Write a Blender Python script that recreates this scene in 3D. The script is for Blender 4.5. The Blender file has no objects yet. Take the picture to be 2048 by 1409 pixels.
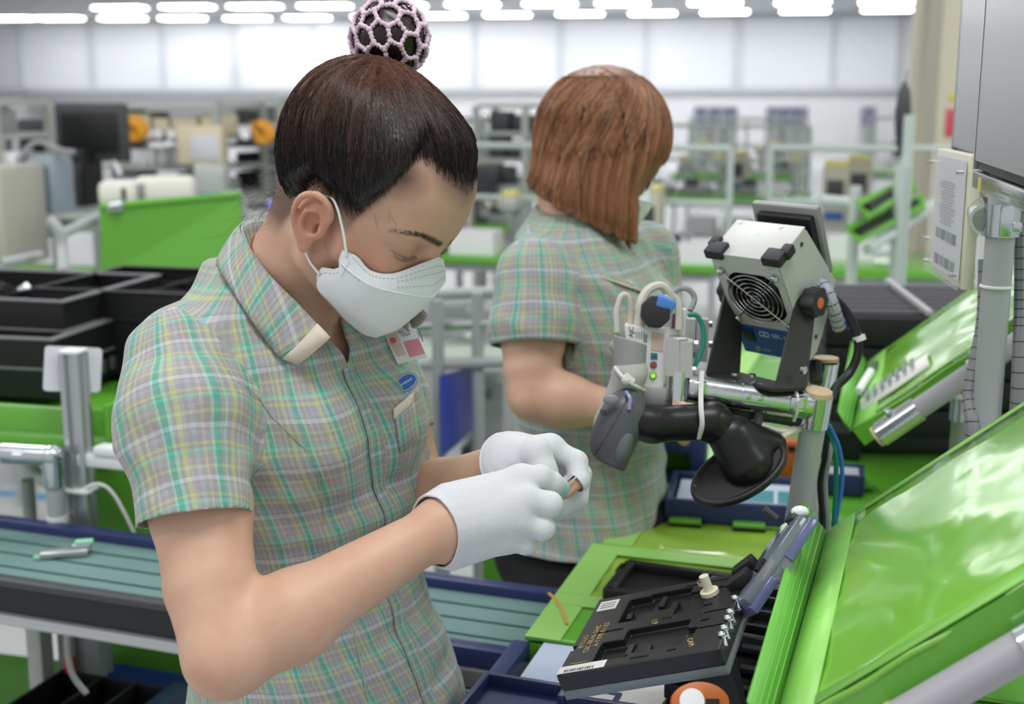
import bpy, bmesh, math, random
import numpy as np
from mathutils import Vector, Matrix, Euler
R = math.radians
sc = bpy.context.scene
COL = sc.collection
# ---------------------------------------------------------------- camera
PITCH = R(11.57); FPX = 2560.0; CAMZ = 1.5
cd = bpy.data.cameras.new('camera'); cam = bpy.data.objects.new('camera', cd); COL.objects.link(cam)
cd.sensor_width = 36.0; cd.lens = 36.0 * FPX / 2048.0
cam.location = (0, 0, CAMZ); cam.rotation_euler = (math.pi / 2 - PITCH, 0, 0)
cd.clip_start = 0.05; cd.clip_end = 200
cd.dof.use_dof = True; cd.dof.focus_distance = 1.22; cd.dof.aperture_fstop = 4.8; cd.dof.aperture_blades = 0
sc.camera = cam
# ---------------------------------------------------------------- light
sc.view_settings.view_transform = 'Standard'; sc.view_settings.look = 'None'
sc.view_settings.gamma = 1.0; sc.view_settings.use_curve_mapping = False
sc.view_settings.exposure = 0.0
w = bpy.data.worlds.new('hall_air'); sc.world = w; w.use_nodes = True
w.node_tree.nodes['Background'].inputs[0].default_value = (0.97, 0.985, 1.0, 1)
w.node_tree.nodes['Background'].inputs[1].default_value = 0.66
def area(name, loc, rot, sx, sy, power, col=(1, 1, 1)):
    l = bpy.data.lights.new(name, 'AREA'); l.shape = 'RECTANGLE'; l.size = sx; l.size_y = sy; l.energy = power; l.color = col
    o = bpy.data.objects.new(name, l); COL.objects.link(o); o.location = loc; o.rotation_euler = rot
    return o
# ceiling troffers of the near bays, above the frame
for k, (x, y) in enumerate([(-2.3, 0.2), (0.1, 0.6), (2.5, 0.2), (-2.3, 3.4), (0.1, 3.2), (2.5, 3.4), (-5, 2.0), (5, 2.0)]):
    area('troffer_light', (x, y, 3.15), (0, 0, R(-17.7)), 1.2, 0.6, 26)
# ---------------------------------------------------------------- frames of reference
CP, SP = math.cos(PITCH), math.sin(PITCH)
def P(px, py, d):
    """point d metres deep in the view through photo position px,py"""
    x = (px - 1024) / FPX; v = (py - 704.5) / FPX
    return Vector((d * x, d * (CP - v * SP), CAMZ - d * (SP + v * CP)))
def G(px, py, z):
    """point at height z seen at px,py"""
    v = (py - 704.5) / FPX
    return P(px, py, (CAMZ - z) / (SP + v * CP))
HALL = R(-17.7)                      # the hall's grid is turned against the view
def H(u, v, z=0.0):
    c, s = math.cos(HALL), math.sin(HALL)
    return Vector((u * c - v * s, u * s + v * c, z))
def toH(p):
    c, s = math.cos(-HALL), math.sin(-HALL)
    return (p[0] * c - p[1] * s, p[0] * s + p[1] * c)
# ---------------------------------------------------------------- tagging
def tag(o, label=None, cat=None, group=None, kind=None):
    if label: o['label'] = label
    if cat: o['category'] = cat
    if group: o['group'] = group
    if kind: o['kind'] = kind
    return o
def thing(name, label, cat, loc=(0, 0, 0), rz=0.0, group=None, rot=None):
    o = bpy.data.objects.new(name, None); COL.objects.link(o); o.empty_display_size = 0.05
    o.location = loc; o.rotation_euler = rot if rot is not None else (0, 0, rz)
    return tag(o, label, cat, group)
def copy_tree(o, parent=None):
    c = o.copy(); COL.objects.link(c)
    if parent is not None:
        c.parent = parent; c.matrix_parent_inverse = o.matrix_parent_inverse.copy()
    for ch in list(o.children): copy_tree(ch, c)
    return c
# ---------------------------------------------------------------- materials
MATS = {}
def srgb(h):
    if isinstance(h, str):
        h = h.lstrip('#'); c = [int(h[i:i + 2], 16) / 255 for i in (0, 2, 4)]
    else: c = list(h)
    return tuple(((x / 12.92) if x <= 0.04045 else ((x + 0.055) / 1.055) ** 2.4) for x in c) + (1,)
def mat(name, col, rough=0.5, metal=0.0, bump=0.0, bscale=200.0, var=0.0, vscale=8.0, coat=0.0, trans=0.0, ior=1.45,
        sss=0.0, emit=0.0, alpha=1.0, sheen=0.0, aniso=None, spec=0.5, emitcol=None):
    if name in MATS: return MATS[name]
    m = bpy.data.materials.new(name); m.use_nodes = True; MATS[name] = m
    nt = m.node_tree; b = nt.nodes['Principled BSDF']; c = srgb(col)
    b.inputs['Base Color'].default_value = c; b.inputs['Roughness'].default_value = rough; b.inputs['Metallic'].default_value = metal
    b.inputs['IOR'].default_value = ior; b.inputs['Specular IOR Level'].default_value = spec
    if coat: b.inputs['Coat Weight'].default_value = coat; b.inputs['Coat Roughness'].default_value = 0.08
    if trans: b.inputs['Transmission Weight'].default_value = trans
    if sheen: b.inputs['Sheen Weight'].default_value = sheen
    if alpha < 1: b.inputs['Alpha'].default_value = alpha
    if sss:
        b.inputs['Subsurface Weight'].default_value = sss; b.inputs['Subsurface Radius'].default_value = (1, .35, .2)
        b.inputs['Subsurface Scale'].default_value = 0.006
    if emit:
        b.inputs['Emission Color'].default_value = srgb(emitcol) if emitcol else c; b.inputs['Emission Strength'].default_value = emit
    if bump or var:
        tc = nt.nodes.new('ShaderNodeTexCoord')
    if var:
        n = nt.nodes.new('ShaderNodeTexNoise'); n.inputs['Scale'].default_value = vscale; n.inputs['Detail'].default_value = 3
        nt.links.new(tc.outputs['Object'], n.inputs['Vector'])
        mx = nt.nodes.new('ShaderNodeMix'); mx.data_type = 'RGBA'
        mx.inputs[6].default_value = tuple(x * (1 - var) for x in c[:3]) + (1,); mx.inputs[7].default_value = tuple(min(1, x * (1 + var)) for x in c[:3]) + (1,)
        nt.links.new(n.outputs['Fac'], mx.inputs[0]); nt.links.new(mx.outputs[2], b.inputs['Base Color'])
    if bump:
        n = nt.nodes.new('ShaderNodeTexNoise'); n.inputs['Scale'].default_value = bscale; n.inputs['Detail'].default_value = 2
        nt.links.new(tc.outputs['Object'], n.inputs['Vector'])
        bp = nt.nodes.new('ShaderNodeBump'); bp.inputs['Strength'].default_value = bump; bp.inputs['Distance'].default_value = 0.001
        nt.links.new(n.outputs['Fac'], bp.inputs['Height']); nt.links.new(bp.outputs['Normal'], b.inputs['Normal'])
    return m
# ---------------------------------------------------------------- mesh helpers
def new_obj(name, me, m=None, parent=None, smooth=None):
    o = bpy.data.objects.new(name, me); COL.objects.link(o)
    if m is not None:
        for mm in (m if isinstance(m, (list, tuple)) else [m]): me.materials.append(mm)
    if parent is not None: o.parent = parent
    return o
class MB:
    """collects shapes in one bmesh; every shape may carry its own material index"""
    def __init__(s): s.bm = bmesh.new(); s.mi = 0
    def _faces(s, vs, fs, smooth=False):
        bv = [s.bm.verts.new(v) for v in vs]; out = []
        for f in fs:
            try:
                q = s.bm.faces.new([bv[i] for i in f]); q.material_index = s.mi; q.smooth = smooth; out.append(q)
            except ValueError: pass
        return bv, out
    def box(s, c, d, rot=None, bev=0.0, M=None, taper=None, seg=2):
        bm2 = bmesh.new(); bmesh.ops.create_cube(bm2, size=1.0)
        for v in bm2.verts:
            v.co = Vector((v.co.x * d[0], v.co.y * d[1], v.co.z * d[2]))
            if taper and v.co.z > 0: v.co.x *= taper[0]; v.co.y *= taper[1]
        if bev > 0: bmesh.ops.bevel(bm2, geom=list(bm2.edges), offset=min(bev, min(d) * .45), segments=seg, affect='EDGES', profile=0.5)
        T = Matrix.Translation(Vector(c)) @ (Euler(rot).to_matrix().to_4x4() if rot is not None and not isinstance(rot, Matrix) else (rot.to_4x4() if rot is not None else Matrix()))
        if M is not None: T = M @ T
        bm2.verts.ensure_lookup_table()
        s._faces([T @ v.co for v in bm2.verts], [[v.index for v in f.verts] for f in bm2.faces], bev > 0)
        bm2.free(); return s
    def loft(s, rings, close=True, caps=True, smooth=True):
        n = len(rings[0]); vs = [Vector(p) for r in rings for p in r]; fs = []
        for i in range(len(rings) - 1):
            for j in range(n if close else n - 1):
                a = i * n + j; b = i * n + (j + 1) % n; fs.append((a, b, b + n, a + n))
        bv, _ = s._faces(vs, fs, smooth)
        if caps and close:
            for idx in (list(range(n))[::-1], list(range((len(rings) - 1) * n, len(rings) * n))):
                try:
                    q = s.bm.faces.new([bv[i] for i in idx]); q.material_index = s.mi
                except ValueError: pass
        return s
    def tube(s, pts, r, n=10, caps=True, up=None):
        pts = [Vector(p) for p in pts]; rs = r if isinstance(r, (list, tuple)) else [r] * len(pts)
        rings = []; prev = None
        for i, p in enumerate(pts):
            t = (pts[min(i + 1, len(pts) - 1)] - pts[max(i - 1, 0)])
            if t.length < 1e-9: t = Vector((0, 0, 1))
            t.normalize()
            if prev is None:
                a = Vector(up) if up else (Vector((0, 0, 1)) if abs(t.z) < 0.9 else Vector((1, 0, 0)))
            else: a = prev
            x = (a - t * a.dot(t)).normalized(); prev = x; y = t.cross(x)
            rings.append([p + (x * math.cos(k * 2 * math.pi / n) + y * math.sin(k * 2 * math.pi / n)) * rs[i] for k in range(n)])
        return s.loft(rings, True, caps)
    def cyl(s, a, b, r, n=20, r2=None, caps=True): return s.tube([a, b], [r, r if r2 is None else r2], n, caps)
    def ball(s, c, r, n=12, sc=(1, 1, 1), M=None):
        rings = []; c = Vector(c)
        for i in range(1, n):
            th = math.pi * i / n
            ring = [Vector((math.sin(th) * math.cos(2 * math.pi * j / (2 * n)) * r * sc[0], math.sin(th) * math.sin(2 * math.pi * j / (2 * n)) * r * sc[1], math.cos(th) * r * sc[2])) for j in range(2 * n)]
            if M is not None: ring = [M @ q for q in ring]
            rings.append([c + q for q in ring])
        return s.loft(rings)
    def prism(s, poly, M, h, bev=0.0, z0=0.0):
        """poly: 2-D outline in the XY plane of M, extruded h along its Z"""
        bm2 = bmesh.new(); lo = [bm2.verts.new((x, y, z0)) for x, y in poly]
        f = bm2.faces.new(lo); r = bmesh.ops.extrude_face_region(bm2, geom=[f])
        for v in [g for g in r['geom'] if isinstance(g, bmesh.types.BMVert)]: v.co.z += h
        bmesh.ops.recalc_face_normals(bm2, faces=bm2.faces)
        if bev > 0: bmesh.ops.bevel(bm2, geom=list(bm2.edges), offset=bev, segments=2, affect='EDGES', profile=.5)
        bm2.verts.ensure_lookup_table(); bm2.verts.index_update()
        s._faces([M @ v.co for v in bm2.verts], [[v.index for v in f.verts] for f in bm2.faces], bev > 0)
        bm2.free(); return s
    def lathe(s, prof, M, n=24, caps=True):
        rings = [[M @ Vector((r * math.cos(2 * math.pi * k / n), r * math.sin(2 * math.pi * k / n), z)) for k in range(n)] for r, z in prof]
        return s.loft(rings, True, caps)
    def torus(s, M, Rr, r, n=28, k=8, a0=0.0, a1=2 * math.pi):
        full = abs(a1 - a0 - 2 * math.pi) < 1e-6
        pts = [M @ Vector((Rr * math.cos(a0 + (a1 - a0) * i / n), Rr * math.sin(a0 + (a1 - a0) * i / n), 0)) for i in range(n + 1)]
        return s.tube(pts, r, k, not full, up=(M.to_3x3() @ Vector((0, 0, 1))))
    def quad(s, pts, smooth=False): s._faces([Vector(p) for p in pts], [list(range(len(pts)))], smooth); return s
    def build(s, name, m, parent=None, sharp=35):
        bmesh.ops.recalc_face_normals(s.bm, faces=s.bm.faces)
        me = bpy.data.meshes.new(name); s.bm.to_mesh(me); s.bm.free()
        o = new_obj(name, me, m, parent)
        if sharp is not None:
            try: me.set_sharp_from_angle(angle=R(sharp))
            except Exception: pass
        return o
def basis(origin, x, y=None, z=None):
    """frame with given x axis and approx y (or z) axis"""
    x = Vector(x).normalized()
    if z is not None: z = Vector(z); y = z.cross(x).normalized(); z = x.cross(y)
    else: y = Vector(y); z = x.cross(y).normalized(); y = z.cross(x)
    return Matrix(((x.x, y.x, z.x, origin[0]), (x.y, y.y, z.y, origin[1]), (x.z, y.z, z.z, origin[2]), (0, 0, 0, 1)))
def bez(pts, n=8):
    """Catmull-Rom through points"""
    p = [Vector(q) for q in pts]; p = [p[0] * 2 - p[1]] + p + [p[-1] * 2 - p[-2]]; out = []
    for i in range(1, len(p) - 2):
        for k in range(n):
            t = k / n; a, b, c, d = p[i - 1:i + 3]
            out.append(0.5 * ((2 * b) + (c - a) * t + (2 * a - 5 * b + 4 * c - d) * t * t + (3 * b - a - 3 * c + d) * t ** 3))
    out.append(p[-2]); return out
def text_obj(name, body, M, size, m, parent=None, depth=0.0003, align='CENTER'):
    c = bpy.data.curves.new(name, 'FONT'); c.body = body; c.size = size; c.extrude = depth; c.align_x = align; c.align_y = 'CENTER'
    t = bpy.data.objects.new('tmp_text', c); COL.objects.link(t)
    dg = bpy.context.evaluated_depsgraph_get(); me = bpy.data.meshes.new_from_object(t.evaluated_get(dg))
    bpy.data.objects.remove(t); bpy.data.curves.remove(c)
    me.transform(M); me.materials.clear(); me.name = name
    return new_obj(name, me, m, parent)
# ---------------------------------------------------------------- implicit surfaces
def smin(a, b, k): h = np.clip(0.5 + 0.5 * (b - a) / k, 0, 1); return b * (1 - h) + a * h - k * h * (1 - h)
def smax(a, b, k): return -smin(-a, -b, k)
def s_ell(p, c, r):
    q = p - np.asarray(c, dtype=np.float32); r = np.asarray(r, dtype=np.float32)
    k0 = np.sqrt(((q / r) ** 2).sum(-1)); k1 = np.sqrt(((q / (r * r)) ** 2).sum(-1)) + 1e-9
    return k0 * (k0 - 1) / k1
def s_cone(p, a, b, ra, rb):
    a = np.asarray(a, dtype=np.float32); b = np.asarray(b, dtype=np.float32); ab = b - a; q = p - a
    t = np.clip((q @ ab) / max(float(ab @ ab), 1e-12), 0, 1)
    d = q - t[:, None] * ab
    return np.sqrt((d * d).sum(-1)) - (ra + (rb - ra) * t)
def s_chain(p, pts, rs, k=0.0):
    f = None
    for i in range(len(pts) - 1):
        g = s_cone(p, pts[i], pts[i + 1], rs[i], rs[i + 1])
        f = g if f is None else (smin(f, g, k) if k else np.minimum(f, g))
    return f
def nets(f, lo, hi, h, newton=1):
    lo = np.asarray(lo, dtype=np.float64); hi = np.asarray(hi, dtype=np.float64)
    B = 8; nb = np.ceil((hi - lo) / (h * B)).astype(int); n = nb * B + 1
    g = np.stack(np.meshgrid(*[np.arange(k) for k in nb], indexing='ij'), -1).reshape(-1, 3)
    cen = lo + (g * B + B / 2) * h; fc = f(cen.astype(np.float32))
    arr = np.ones(n, dtype=np.float32); keep = np.abs(fc) < h * B * 1.35
    for b in g[(fc < 0) & ~keep]: arr[b[0] * B:b[0] * B + B + 1, b[1] * B:b[1] * B + B + 1, b[2] * B:b[2] * B + B + 1] = -1
    kb = g[keep]
    off = np.stack(np.meshgrid(*[np.arange(B + 1)] * 3, indexing='ij'), -1).reshape(-1, 3)
    for s in range(0, len(kb), 200):
        bb = kb[s:s + 200]; idx = (bb[:, None, :] * B + off[None]).reshape(-1, 3)
        arr[idx[:, 0], idx[:, 1], idx[:, 2]] = f((lo + idx * h).astype(np.float32))
    S = arr < 0
    c = [S[i:n[0] - 1 + i, j:n[1] - 1 + j, k:n[2] - 1 + k] for i in (0, 1) for j in (0, 1) for k in (0, 1)]
    tot = sum(x.astype(np.int8) for x in c); act = (tot > 0) & (tot < 8); ci = np.argwhere(act)
    vid = -np.ones(act.shape, dtype=np.int64); vid[act] = np.arange(len(ci))
    acc = np.zeros((len(ci), 3)); cnt = np.zeros(len(ci))
    co = [(i, j, k) for i in (0, 1) for j in (0, 1) for k in (0, 1)]
    vals = {o: arr[ci[:, 0] + o[0], ci[:, 1] + o[1], ci[:, 2] + o[2]] for o in co}
    for o in co:
        for ax in range(3):
            if o[ax] == 0:
                o2 = list(o); o2[ax] = 1; o2 = tuple(o2); a, b = vals[o], vals[o2]; m = (a < 0) != (b < 0)
                t = np.where(m, a / np.where(m, a - b, 1), 0); q = np.tile(np.array(o, float), (len(ci), 1)); q[:, ax] += t
                acc[m] += q[m]; cnt[m] += 1
    V = lo + (ci + acc / cnt[:, None]) * h
    for _ in range(newton):
        e = h * .5; v32 = V.astype(np.float32); f0 = f(v32)
        gr = np.stack([f(v32 + np.eye(3, dtype=np.float32)[k] * e) - f(v32 - np.eye(3, dtype=np.float32)[k] * e) for k in range(3)], -1) / (2 * e)
        gl = (gr * gr).sum(-1) + 1e-6; st = -(f0 / gl)[:, None] * gr
        ln = np.sqrt((st * st).sum(-1)) + 1e-12; st *= np.minimum(1, h * .6 / ln)[:, None]; V = V + st
    Fs = []
    for ax in range(3):
        a1, a2 = [(1, 2), (2, 0), (0, 1)][ax]
        sl0 = [slice(1, n[k] - 1) for k in range(3)]; sl0[ax] = slice(0, n[ax] - 1); sl1 = list(sl0); sl1[ax] = slice(1, n[ax])
        A = S[tuple(sl0)]; Bq = S[tuple(sl1)]; e = np.argwhere(A != Bq)
        if len(e) == 0: continue
        inside = A[e[:, 0], e[:, 1], e[:, 2]]
        base = e.copy()
        for k in range(3):
            if k != ax: base[:, k] += 1
        def vv(d1, d2):
            q = base.copy(); q[:, a1] += d1; q[:, a2] += d2; return vid[q[:, 0], q[:, 1], q[:, 2]]
        Q = np.stack([vv(-1, -1), vv(0, -1), vv(0, 0), vv(-1, 0)], -1)
        Q[~inside] = Q[~inside][:, ::-1]; Fs.append(Q)
    Fq = np.concatenate(Fs); Fq = Fq[(Fq >= 0).all(1)]
    return V, Fq
def np_mesh(name, V, Fq, smooth=True):
    me = bpy.data.meshes.new(name); k = Fq.shape[1]
    me.vertices.add(len(V)); me.vertices.foreach_set('co', np.asarray(V, dtype=np.float32).ravel())
    me.loops.add(Fq.size); me.loops.foreach_set('vertex_index', Fq.ravel().astype(np.int32))
    me.polygons.add(len(Fq)); me.polygons.foreach_set('loop_start', (np.arange(len(Fq)) * k).astype(np.int32))
    me.polygons.foreach_set('loop_total', np.full(len(Fq), k, dtype=np.int32))
    me.polygons.foreach_set('use_smooth', np.full(len(Fq), smooth)); me.update(calc_edges=True); me.validate()
    return me
def sdf_obj(name, f, lo, hi, h, m, parent=None, newton=1, cut=None):
    V, Fq = nets(f, lo, hi, h, newton)
    if cut is not None:                       # drop faces outside (cut > 0), snapping is left to the fine grid
        keep = cut(V) < 0; fk = keep[Fq].all(1); Fq = Fq[fk]; used = np.unique(Fq); rm = -np.ones(len(V), dtype=np.int64); rm[used] = np.arange(len(used))
        V = V[used]; Fq = rm[Fq]
    me = np_mesh(name, V, Fq); return new_obj(name, me, m, parent)
def attr(me, name, arr):
    arr = np.asarray(arr, dtype=np.float32)
    if arr.ndim == 1:
        a = me.attributes.new(name, 'FLOAT', 'POINT'); a.data.foreach_set('value', arr)
    else:
        a = me.attributes.new(name, 'FLOAT_VECTOR', 'POINT'); a.data.foreach_set('vector', arr.ravel())
def verts_np(me):
    a = np.empty(len(me.vertices) * 3, dtype=np.float32); me.vertices.foreach_get('co', a); return a.reshape(-1, 3)
def w2px(V):
    """world points to photo pixels, used to lay out garments' seams"""
    V = np.asarray(V); q = V - np.array([0, 0, CAMZ]); d = q[..., 1] * CP - q[..., 2] * SP; up = q[..., 1] * SP + q[..., 2] * CP
    return 1024 + FPX * q[..., 0] / d, 704.5 - FPX * up / d, d
# ================================================================ the hall
white_wall = mat('panel_white', 'dfe2e6', .6); frame_m = mat('frame_grey_white', 'c6cacf', .5); wall_low = mat('partition_white', 'dcdcdf', .6)
ceil_m = mat('ceiling_tiles', 'bfc3c6', .8); lamp_m = mat('lamp_diffuser', 'ffffff', .5, emit=16)
floor_m = mat('floor_epoxy', 'c9cbcc', .25, var=.05, vscale=1.5)
def struct(name, mb, m, **k): o = mb.build(name, m); o['kind'] = 'structure'; return o
mb = MB(); mb.box((0, 14, -.03), (44, 44, .06)); fl_o = struct('floor', mb, floor_m)
mb = MB(); mb.box((0, 19.5, 3.26), (44, 28, .06)); struct('ceiling', mb, ceil_m)
WA = R(-9); wc, ws = math.cos(WA), math.sin(WA)
MW = Matrix.Translation((0, 31.5, 0)) @ Matrix.Rotation(WA, 4, 'Z')
mb = MB(); mb.box((0, .15, 1.6), (46, .2, 3.2), M=MW); struct('wall_back', mb, wall_low)
mb = MB(); mb.box((0, .02, 2.38), (46, .06, 1.64), M=MW); struct('trim_1', mb, white_wall)       # pale upper panels
def wpx(px):                                                                                      # wall coordinate under a photo column
    a = (px - 1024) / FPX; Y = 31.5; 
    for _ in range(6): u = a * Y / wc; Y = (31.5 + u * ws) * CP + 0
    return u
k = 2
for px in (-90, 50, 190, 330, 475, 630, 785, 950, 1120, 1290, 1470, 1660, 1790, 1950, 2120):
    wd = .10 if px in (190, 475, 1470) else .05
    mb = MB(); mb.box((wpx(px), -.06, 2.38), (wd * 1.5, .10, 1.64), M=MW); struct('trim_%d' % k, mb, frame_m); k += 1
mb = MB(); mb.box((0, -.05, 1.52), (46, .12, .10), M=MW); struct('trim_%d' % k, mb, frame_m); k += 1
mb = MB(); mb.box((0, -.05, 3.14), (46, .12, .10), M=MW); struct('trim_%d' % k, mb, frame_m); k += 1
# ceiling lamps in rows, all alike
lamp0 = None; rowsL = []
for px, py in [(240, 15), (375, 13), (510, 12), (650, 11), (800, 10), (945, 8), (1100, 7), (1245, 6), (1430, 5), (1605, 4), (1775, 3), (20, 36), (120, 36), (245, 36), (365, 36), (495, 36), (615, 35), (750, 33), (885, 31), (1015, 29), (1160, 27), (1305, 26), (1450, 23), (1610, 21), (1775, 19)]:
    v = (py - 704.5) / FPX; rowsL.append(P(px, py, -1.69 / (SP + v * CP)))
for i, q in enumerate(rowsL):
    if lamp0 is None:
        lamp0 = thing('ceiling_light', 'white ceiling light in the upper of the two visible rows', 'light', q, R(-9), 'ceiling lights of the upper row')
        mb = MB(); mb.box((0, 0, .012), (1.10, .60, .03), bev=.01); mb.build('housing', mat('lamp_housing', 'd8dadc', .5), lamp0)
        mb = MB(); mb.box((0, 0, -.012), (1.00, .50, .02), bev=.008); mb.build('diffuser', lamp_m, lamp0)
    else:
        o = copy_tree(lamp0); o.location = q
        if i > 10: tag(o, 'white ceiling light in the lower visible row, just above the wall panels', None, 'ceiling lights of the lower row')
for v in (9, 13, 17, 21):
    for u in (-6, -2.5, 1, 4.5, 8):
        o = copy_tree(lamp0); o.location = Vector((u, v, 3.19)); tag(o, 'white ceiling light over the middle of the hall, above the picture', None, 'ceiling lights over the middle of the hall')

mb = MB(); a = wpx(60); b = wpx(700); mb.box(((a + b) / 2, -.10, 1.22), (b - a, .12, .50), M=MW); struct('trim_%d' % k, mb, mat('partition_grey', '9a9ca0', .6)); k += 1
green = mat('green_esd_mat', '5fa632', .18, coat=.35, var=.04, vscale=3); green_pale = mat('green_tape', '8fc465', .38); green_dk = mat('green_board', '589c2a', .45)
pipe = mat('grey_coated_pipe', 'a3a7a8', .42); chrome = mat('chrome_joint', 'c9d0d2', .20, 1.0, bump=.15, bscale=120); blackp = mat('black_plastic', '17181a', .45, bump=.1, bscale=400)
navy = mat('navy_plastic', '29335f', .4); blue_pl = mat('blue_sheet', '2238a0', .35); teal_belt = mat('teal_belt', '6a8985', .4); belt_line = mat('belt_seam', '1e4d4c', .5)
alu = mat('aluminium', 'b9bdbf', .35, .85); alu_pale = mat('painted_aluminium', 'b4bab4', .4, .3); white_pl = mat('white_plastic', 'e3e4e6', .4); cream = mat('cream_plastic', 'd9cfb2', .5); greyp = mat('grey_plastic', '8f9294', .5)
dark_gr = mat('dark_grey_steel', '47494c', .45, .3); cable_w = mat('white_cable', 'dfe0dd', .5); cable_k = mat('black_cable', '121214', .45); cap_m = mat('beige_cap', 'cbb48f', .6)
red_m = mat('red_plastic', 'c23a2e', .4); orange_m = mat('orange_plastic', 'd6681f', .4); yellow_m = mat('yellow_label', 'd9cc2c', .5); amber = mat('amber_plastic', 'e09a1e', .4)
lblue = mat('pale_blue_sheet', 'b4c2d8', .3); clear = mat('clear_acrylic', 'e8eef2', .05, trans=.9, ior=1.45); cover = mat('acrylic_cover', 'e6eaee', .08, alpha=.16); purple_g = mat('violet_film', '8d92c9', .15, trans=.6)
teal_c = mat('teal_cable', '16806c', .4); blue_c = mat('blue_cable', '2a6fb8', .4); steel = mat('stainless', 'c8c8c4', .22, 1.0); screen_m = mat('screen_glass', '8c8e90', .12, coat=.6)
FWD = Vector((0, CP, -SP)); UPV = Vector((0, SP, CP)); RGT = Vector((1, 0, 0))
def CV(x, y, z): return RGT * x + UPV * y + FWD * z          # camera-side direction: right, up, away
# ================================================================ left side and far benches
def bench_frame(root, M, w, d, z, top, rail=pipe, r=.014, shelf=None, th=.02, board=None):
    """pipe-legged bench in frame M (x wide, y deep); top surface at z"""
    mb = MB(); mb.box((0, 0, z - th / 2), (w, d, th), M=M, bev=.003); mb.build('bench_top', top, root)
    for sx in (-1, 1):
        for sy in (-1, 1):
            mb = MB(); mb.cyl(M @ Vector((sx * (w / 2 - .03), sy * (d / 2 - .03), .0)), M @ Vector((sx * (w / 2 - .03), sy * (d / 2 - .03), z - th)), r, 10); mb.build('leg', rail, root)
    mb = MB()
    for sy in (-1, 1): mb.cyl(M @ Vector((-w / 2 + .03, sy * (d / 2 - .03), z - .05)), M @ Vector((w / 2 - .03, sy * (d / 2 - .03), z - .05)), r, 10)
    mb.build('cross_rail', rail, root)
    if shelf:
        mb = MB(); mb.box((0, 0, shelf), (w - .06, d - .06, .015), M=M); mb.build('lower_shelf', rail, root)
    if board:
        mb = MB(); mb.box((0, -d / 2 + .005, z - board / 2), (w - .07, .008, board), M=M); mb.build('skirt_board', green_dk, root)
def Mz(loc, rz): return Matrix.Translation(Vector(loc)) @ Matrix.Rotation(rz, 4, 'Z')
# --- conveyor across the picture, between the two workers
cA = G(-420, 982, .82); cB = G(1128, 1190, .82); cu = (cB - cA).normalized(); cn = Vector((cu.y, -cu.x, 0)); cL = (cB - cA).length
Mc = basis(cA, cu, z=(0, 0, 1)); cv = thing('conveyor', 'long teal belt conveyor with navy rails running behind the front woman', 'conveyor', (cA.x, cA.y, 0)); Mi = Matrix.Translation((-cA.x, -cA.y, 0)) @ Mc
# local: x along, y away from camera is +, belt between y=-.245 and -.02
mb = MB(); mb.box((cL / 2, .004, -.008), (cL, .024, .020), M=Mi, bev=.003); mb.box((cL / 2, .012, -.035), (cL, .02, .05), M=Mi); mb.build('far_rail', navy, cv)
mb = MB(); mb.box((cL / 2, -.092, -.018), (cL, .182, .010), M=Mi); mb.build('belt', teal_belt, cv)
for y in (-.050, -.095, -.142):
    mb = MB(); mb.box((cL / 2, y, -.0130), (cL, .004, .0025), M=Mi); mb.build('belt_groove', belt_line, cv)
L1_ = (G(560, 1180, .82) - cA).length
mb = MB(); mb.box((L1_ / 2, -.194, -.010), (L1_, .022, .012), M=Mi, bev=.003); mb.build('near_rail', dark_gr, cv)
mb = MB(); mb.box(((cL + L1_) / 2, -.194, -.012), (cL - L1_, .024, .026), M=Mi, bev=.003); mb.build('near_rail', navy, cv)
mb = MB(); mb.box((L1_ / 2, -.197, -.034), (L1_, .014, .036), M=Mi); mb.build('side_guard', blackp, cv)
mb = MB(); mb.box((cL / 2, -.200, -.062), (cL, .026, .018), M=Mi, bev=.004); mb.box(((cL + L1_) / 2, -.200, -.038), (cL - L1_, .018, .026), M=Mi, bev=.004); mb.build('lower_rail', alu, cv)
for x in (.10, L1_ * .50, cL - .06):
    for y in (-.170, -.01):
        mb = MB(); mb.box((x, y, -.4225), (.030, .030, .795), M=Mi, bev=.003); mb.build('leg', alu_pale, cv)
# part lying on the belt
q = G(130, 1113, .807); t = thing('circuit_part', 'small silver and mint part lying on the teal belt', 'part', q); mb = MB(); Mq = Matrix.Rotation(R(12), 4, 'Z')
mb.box((0, 0, .006), (.070, .026, .010), M=Mq, bev=.003); mb.box((.025, .006, .011), (.028, .018, .012), M=Mq, bev=.002); mb.build('metal_body', alu, t)
mb = MB(); mb.box((.028, .008, .018), (.026, .016, .005), M=Mq, bev=.001); mb.build('mint_cap', mat('mint_plastic', '8fc9a8', .4), t)
mb = MB(); mb.box((-.032, -.006, .003), (.024, .010, .004), M=Mq); mb.build('tab', mat('mint_plastic', '8fc9a8', .4), t)
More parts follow.
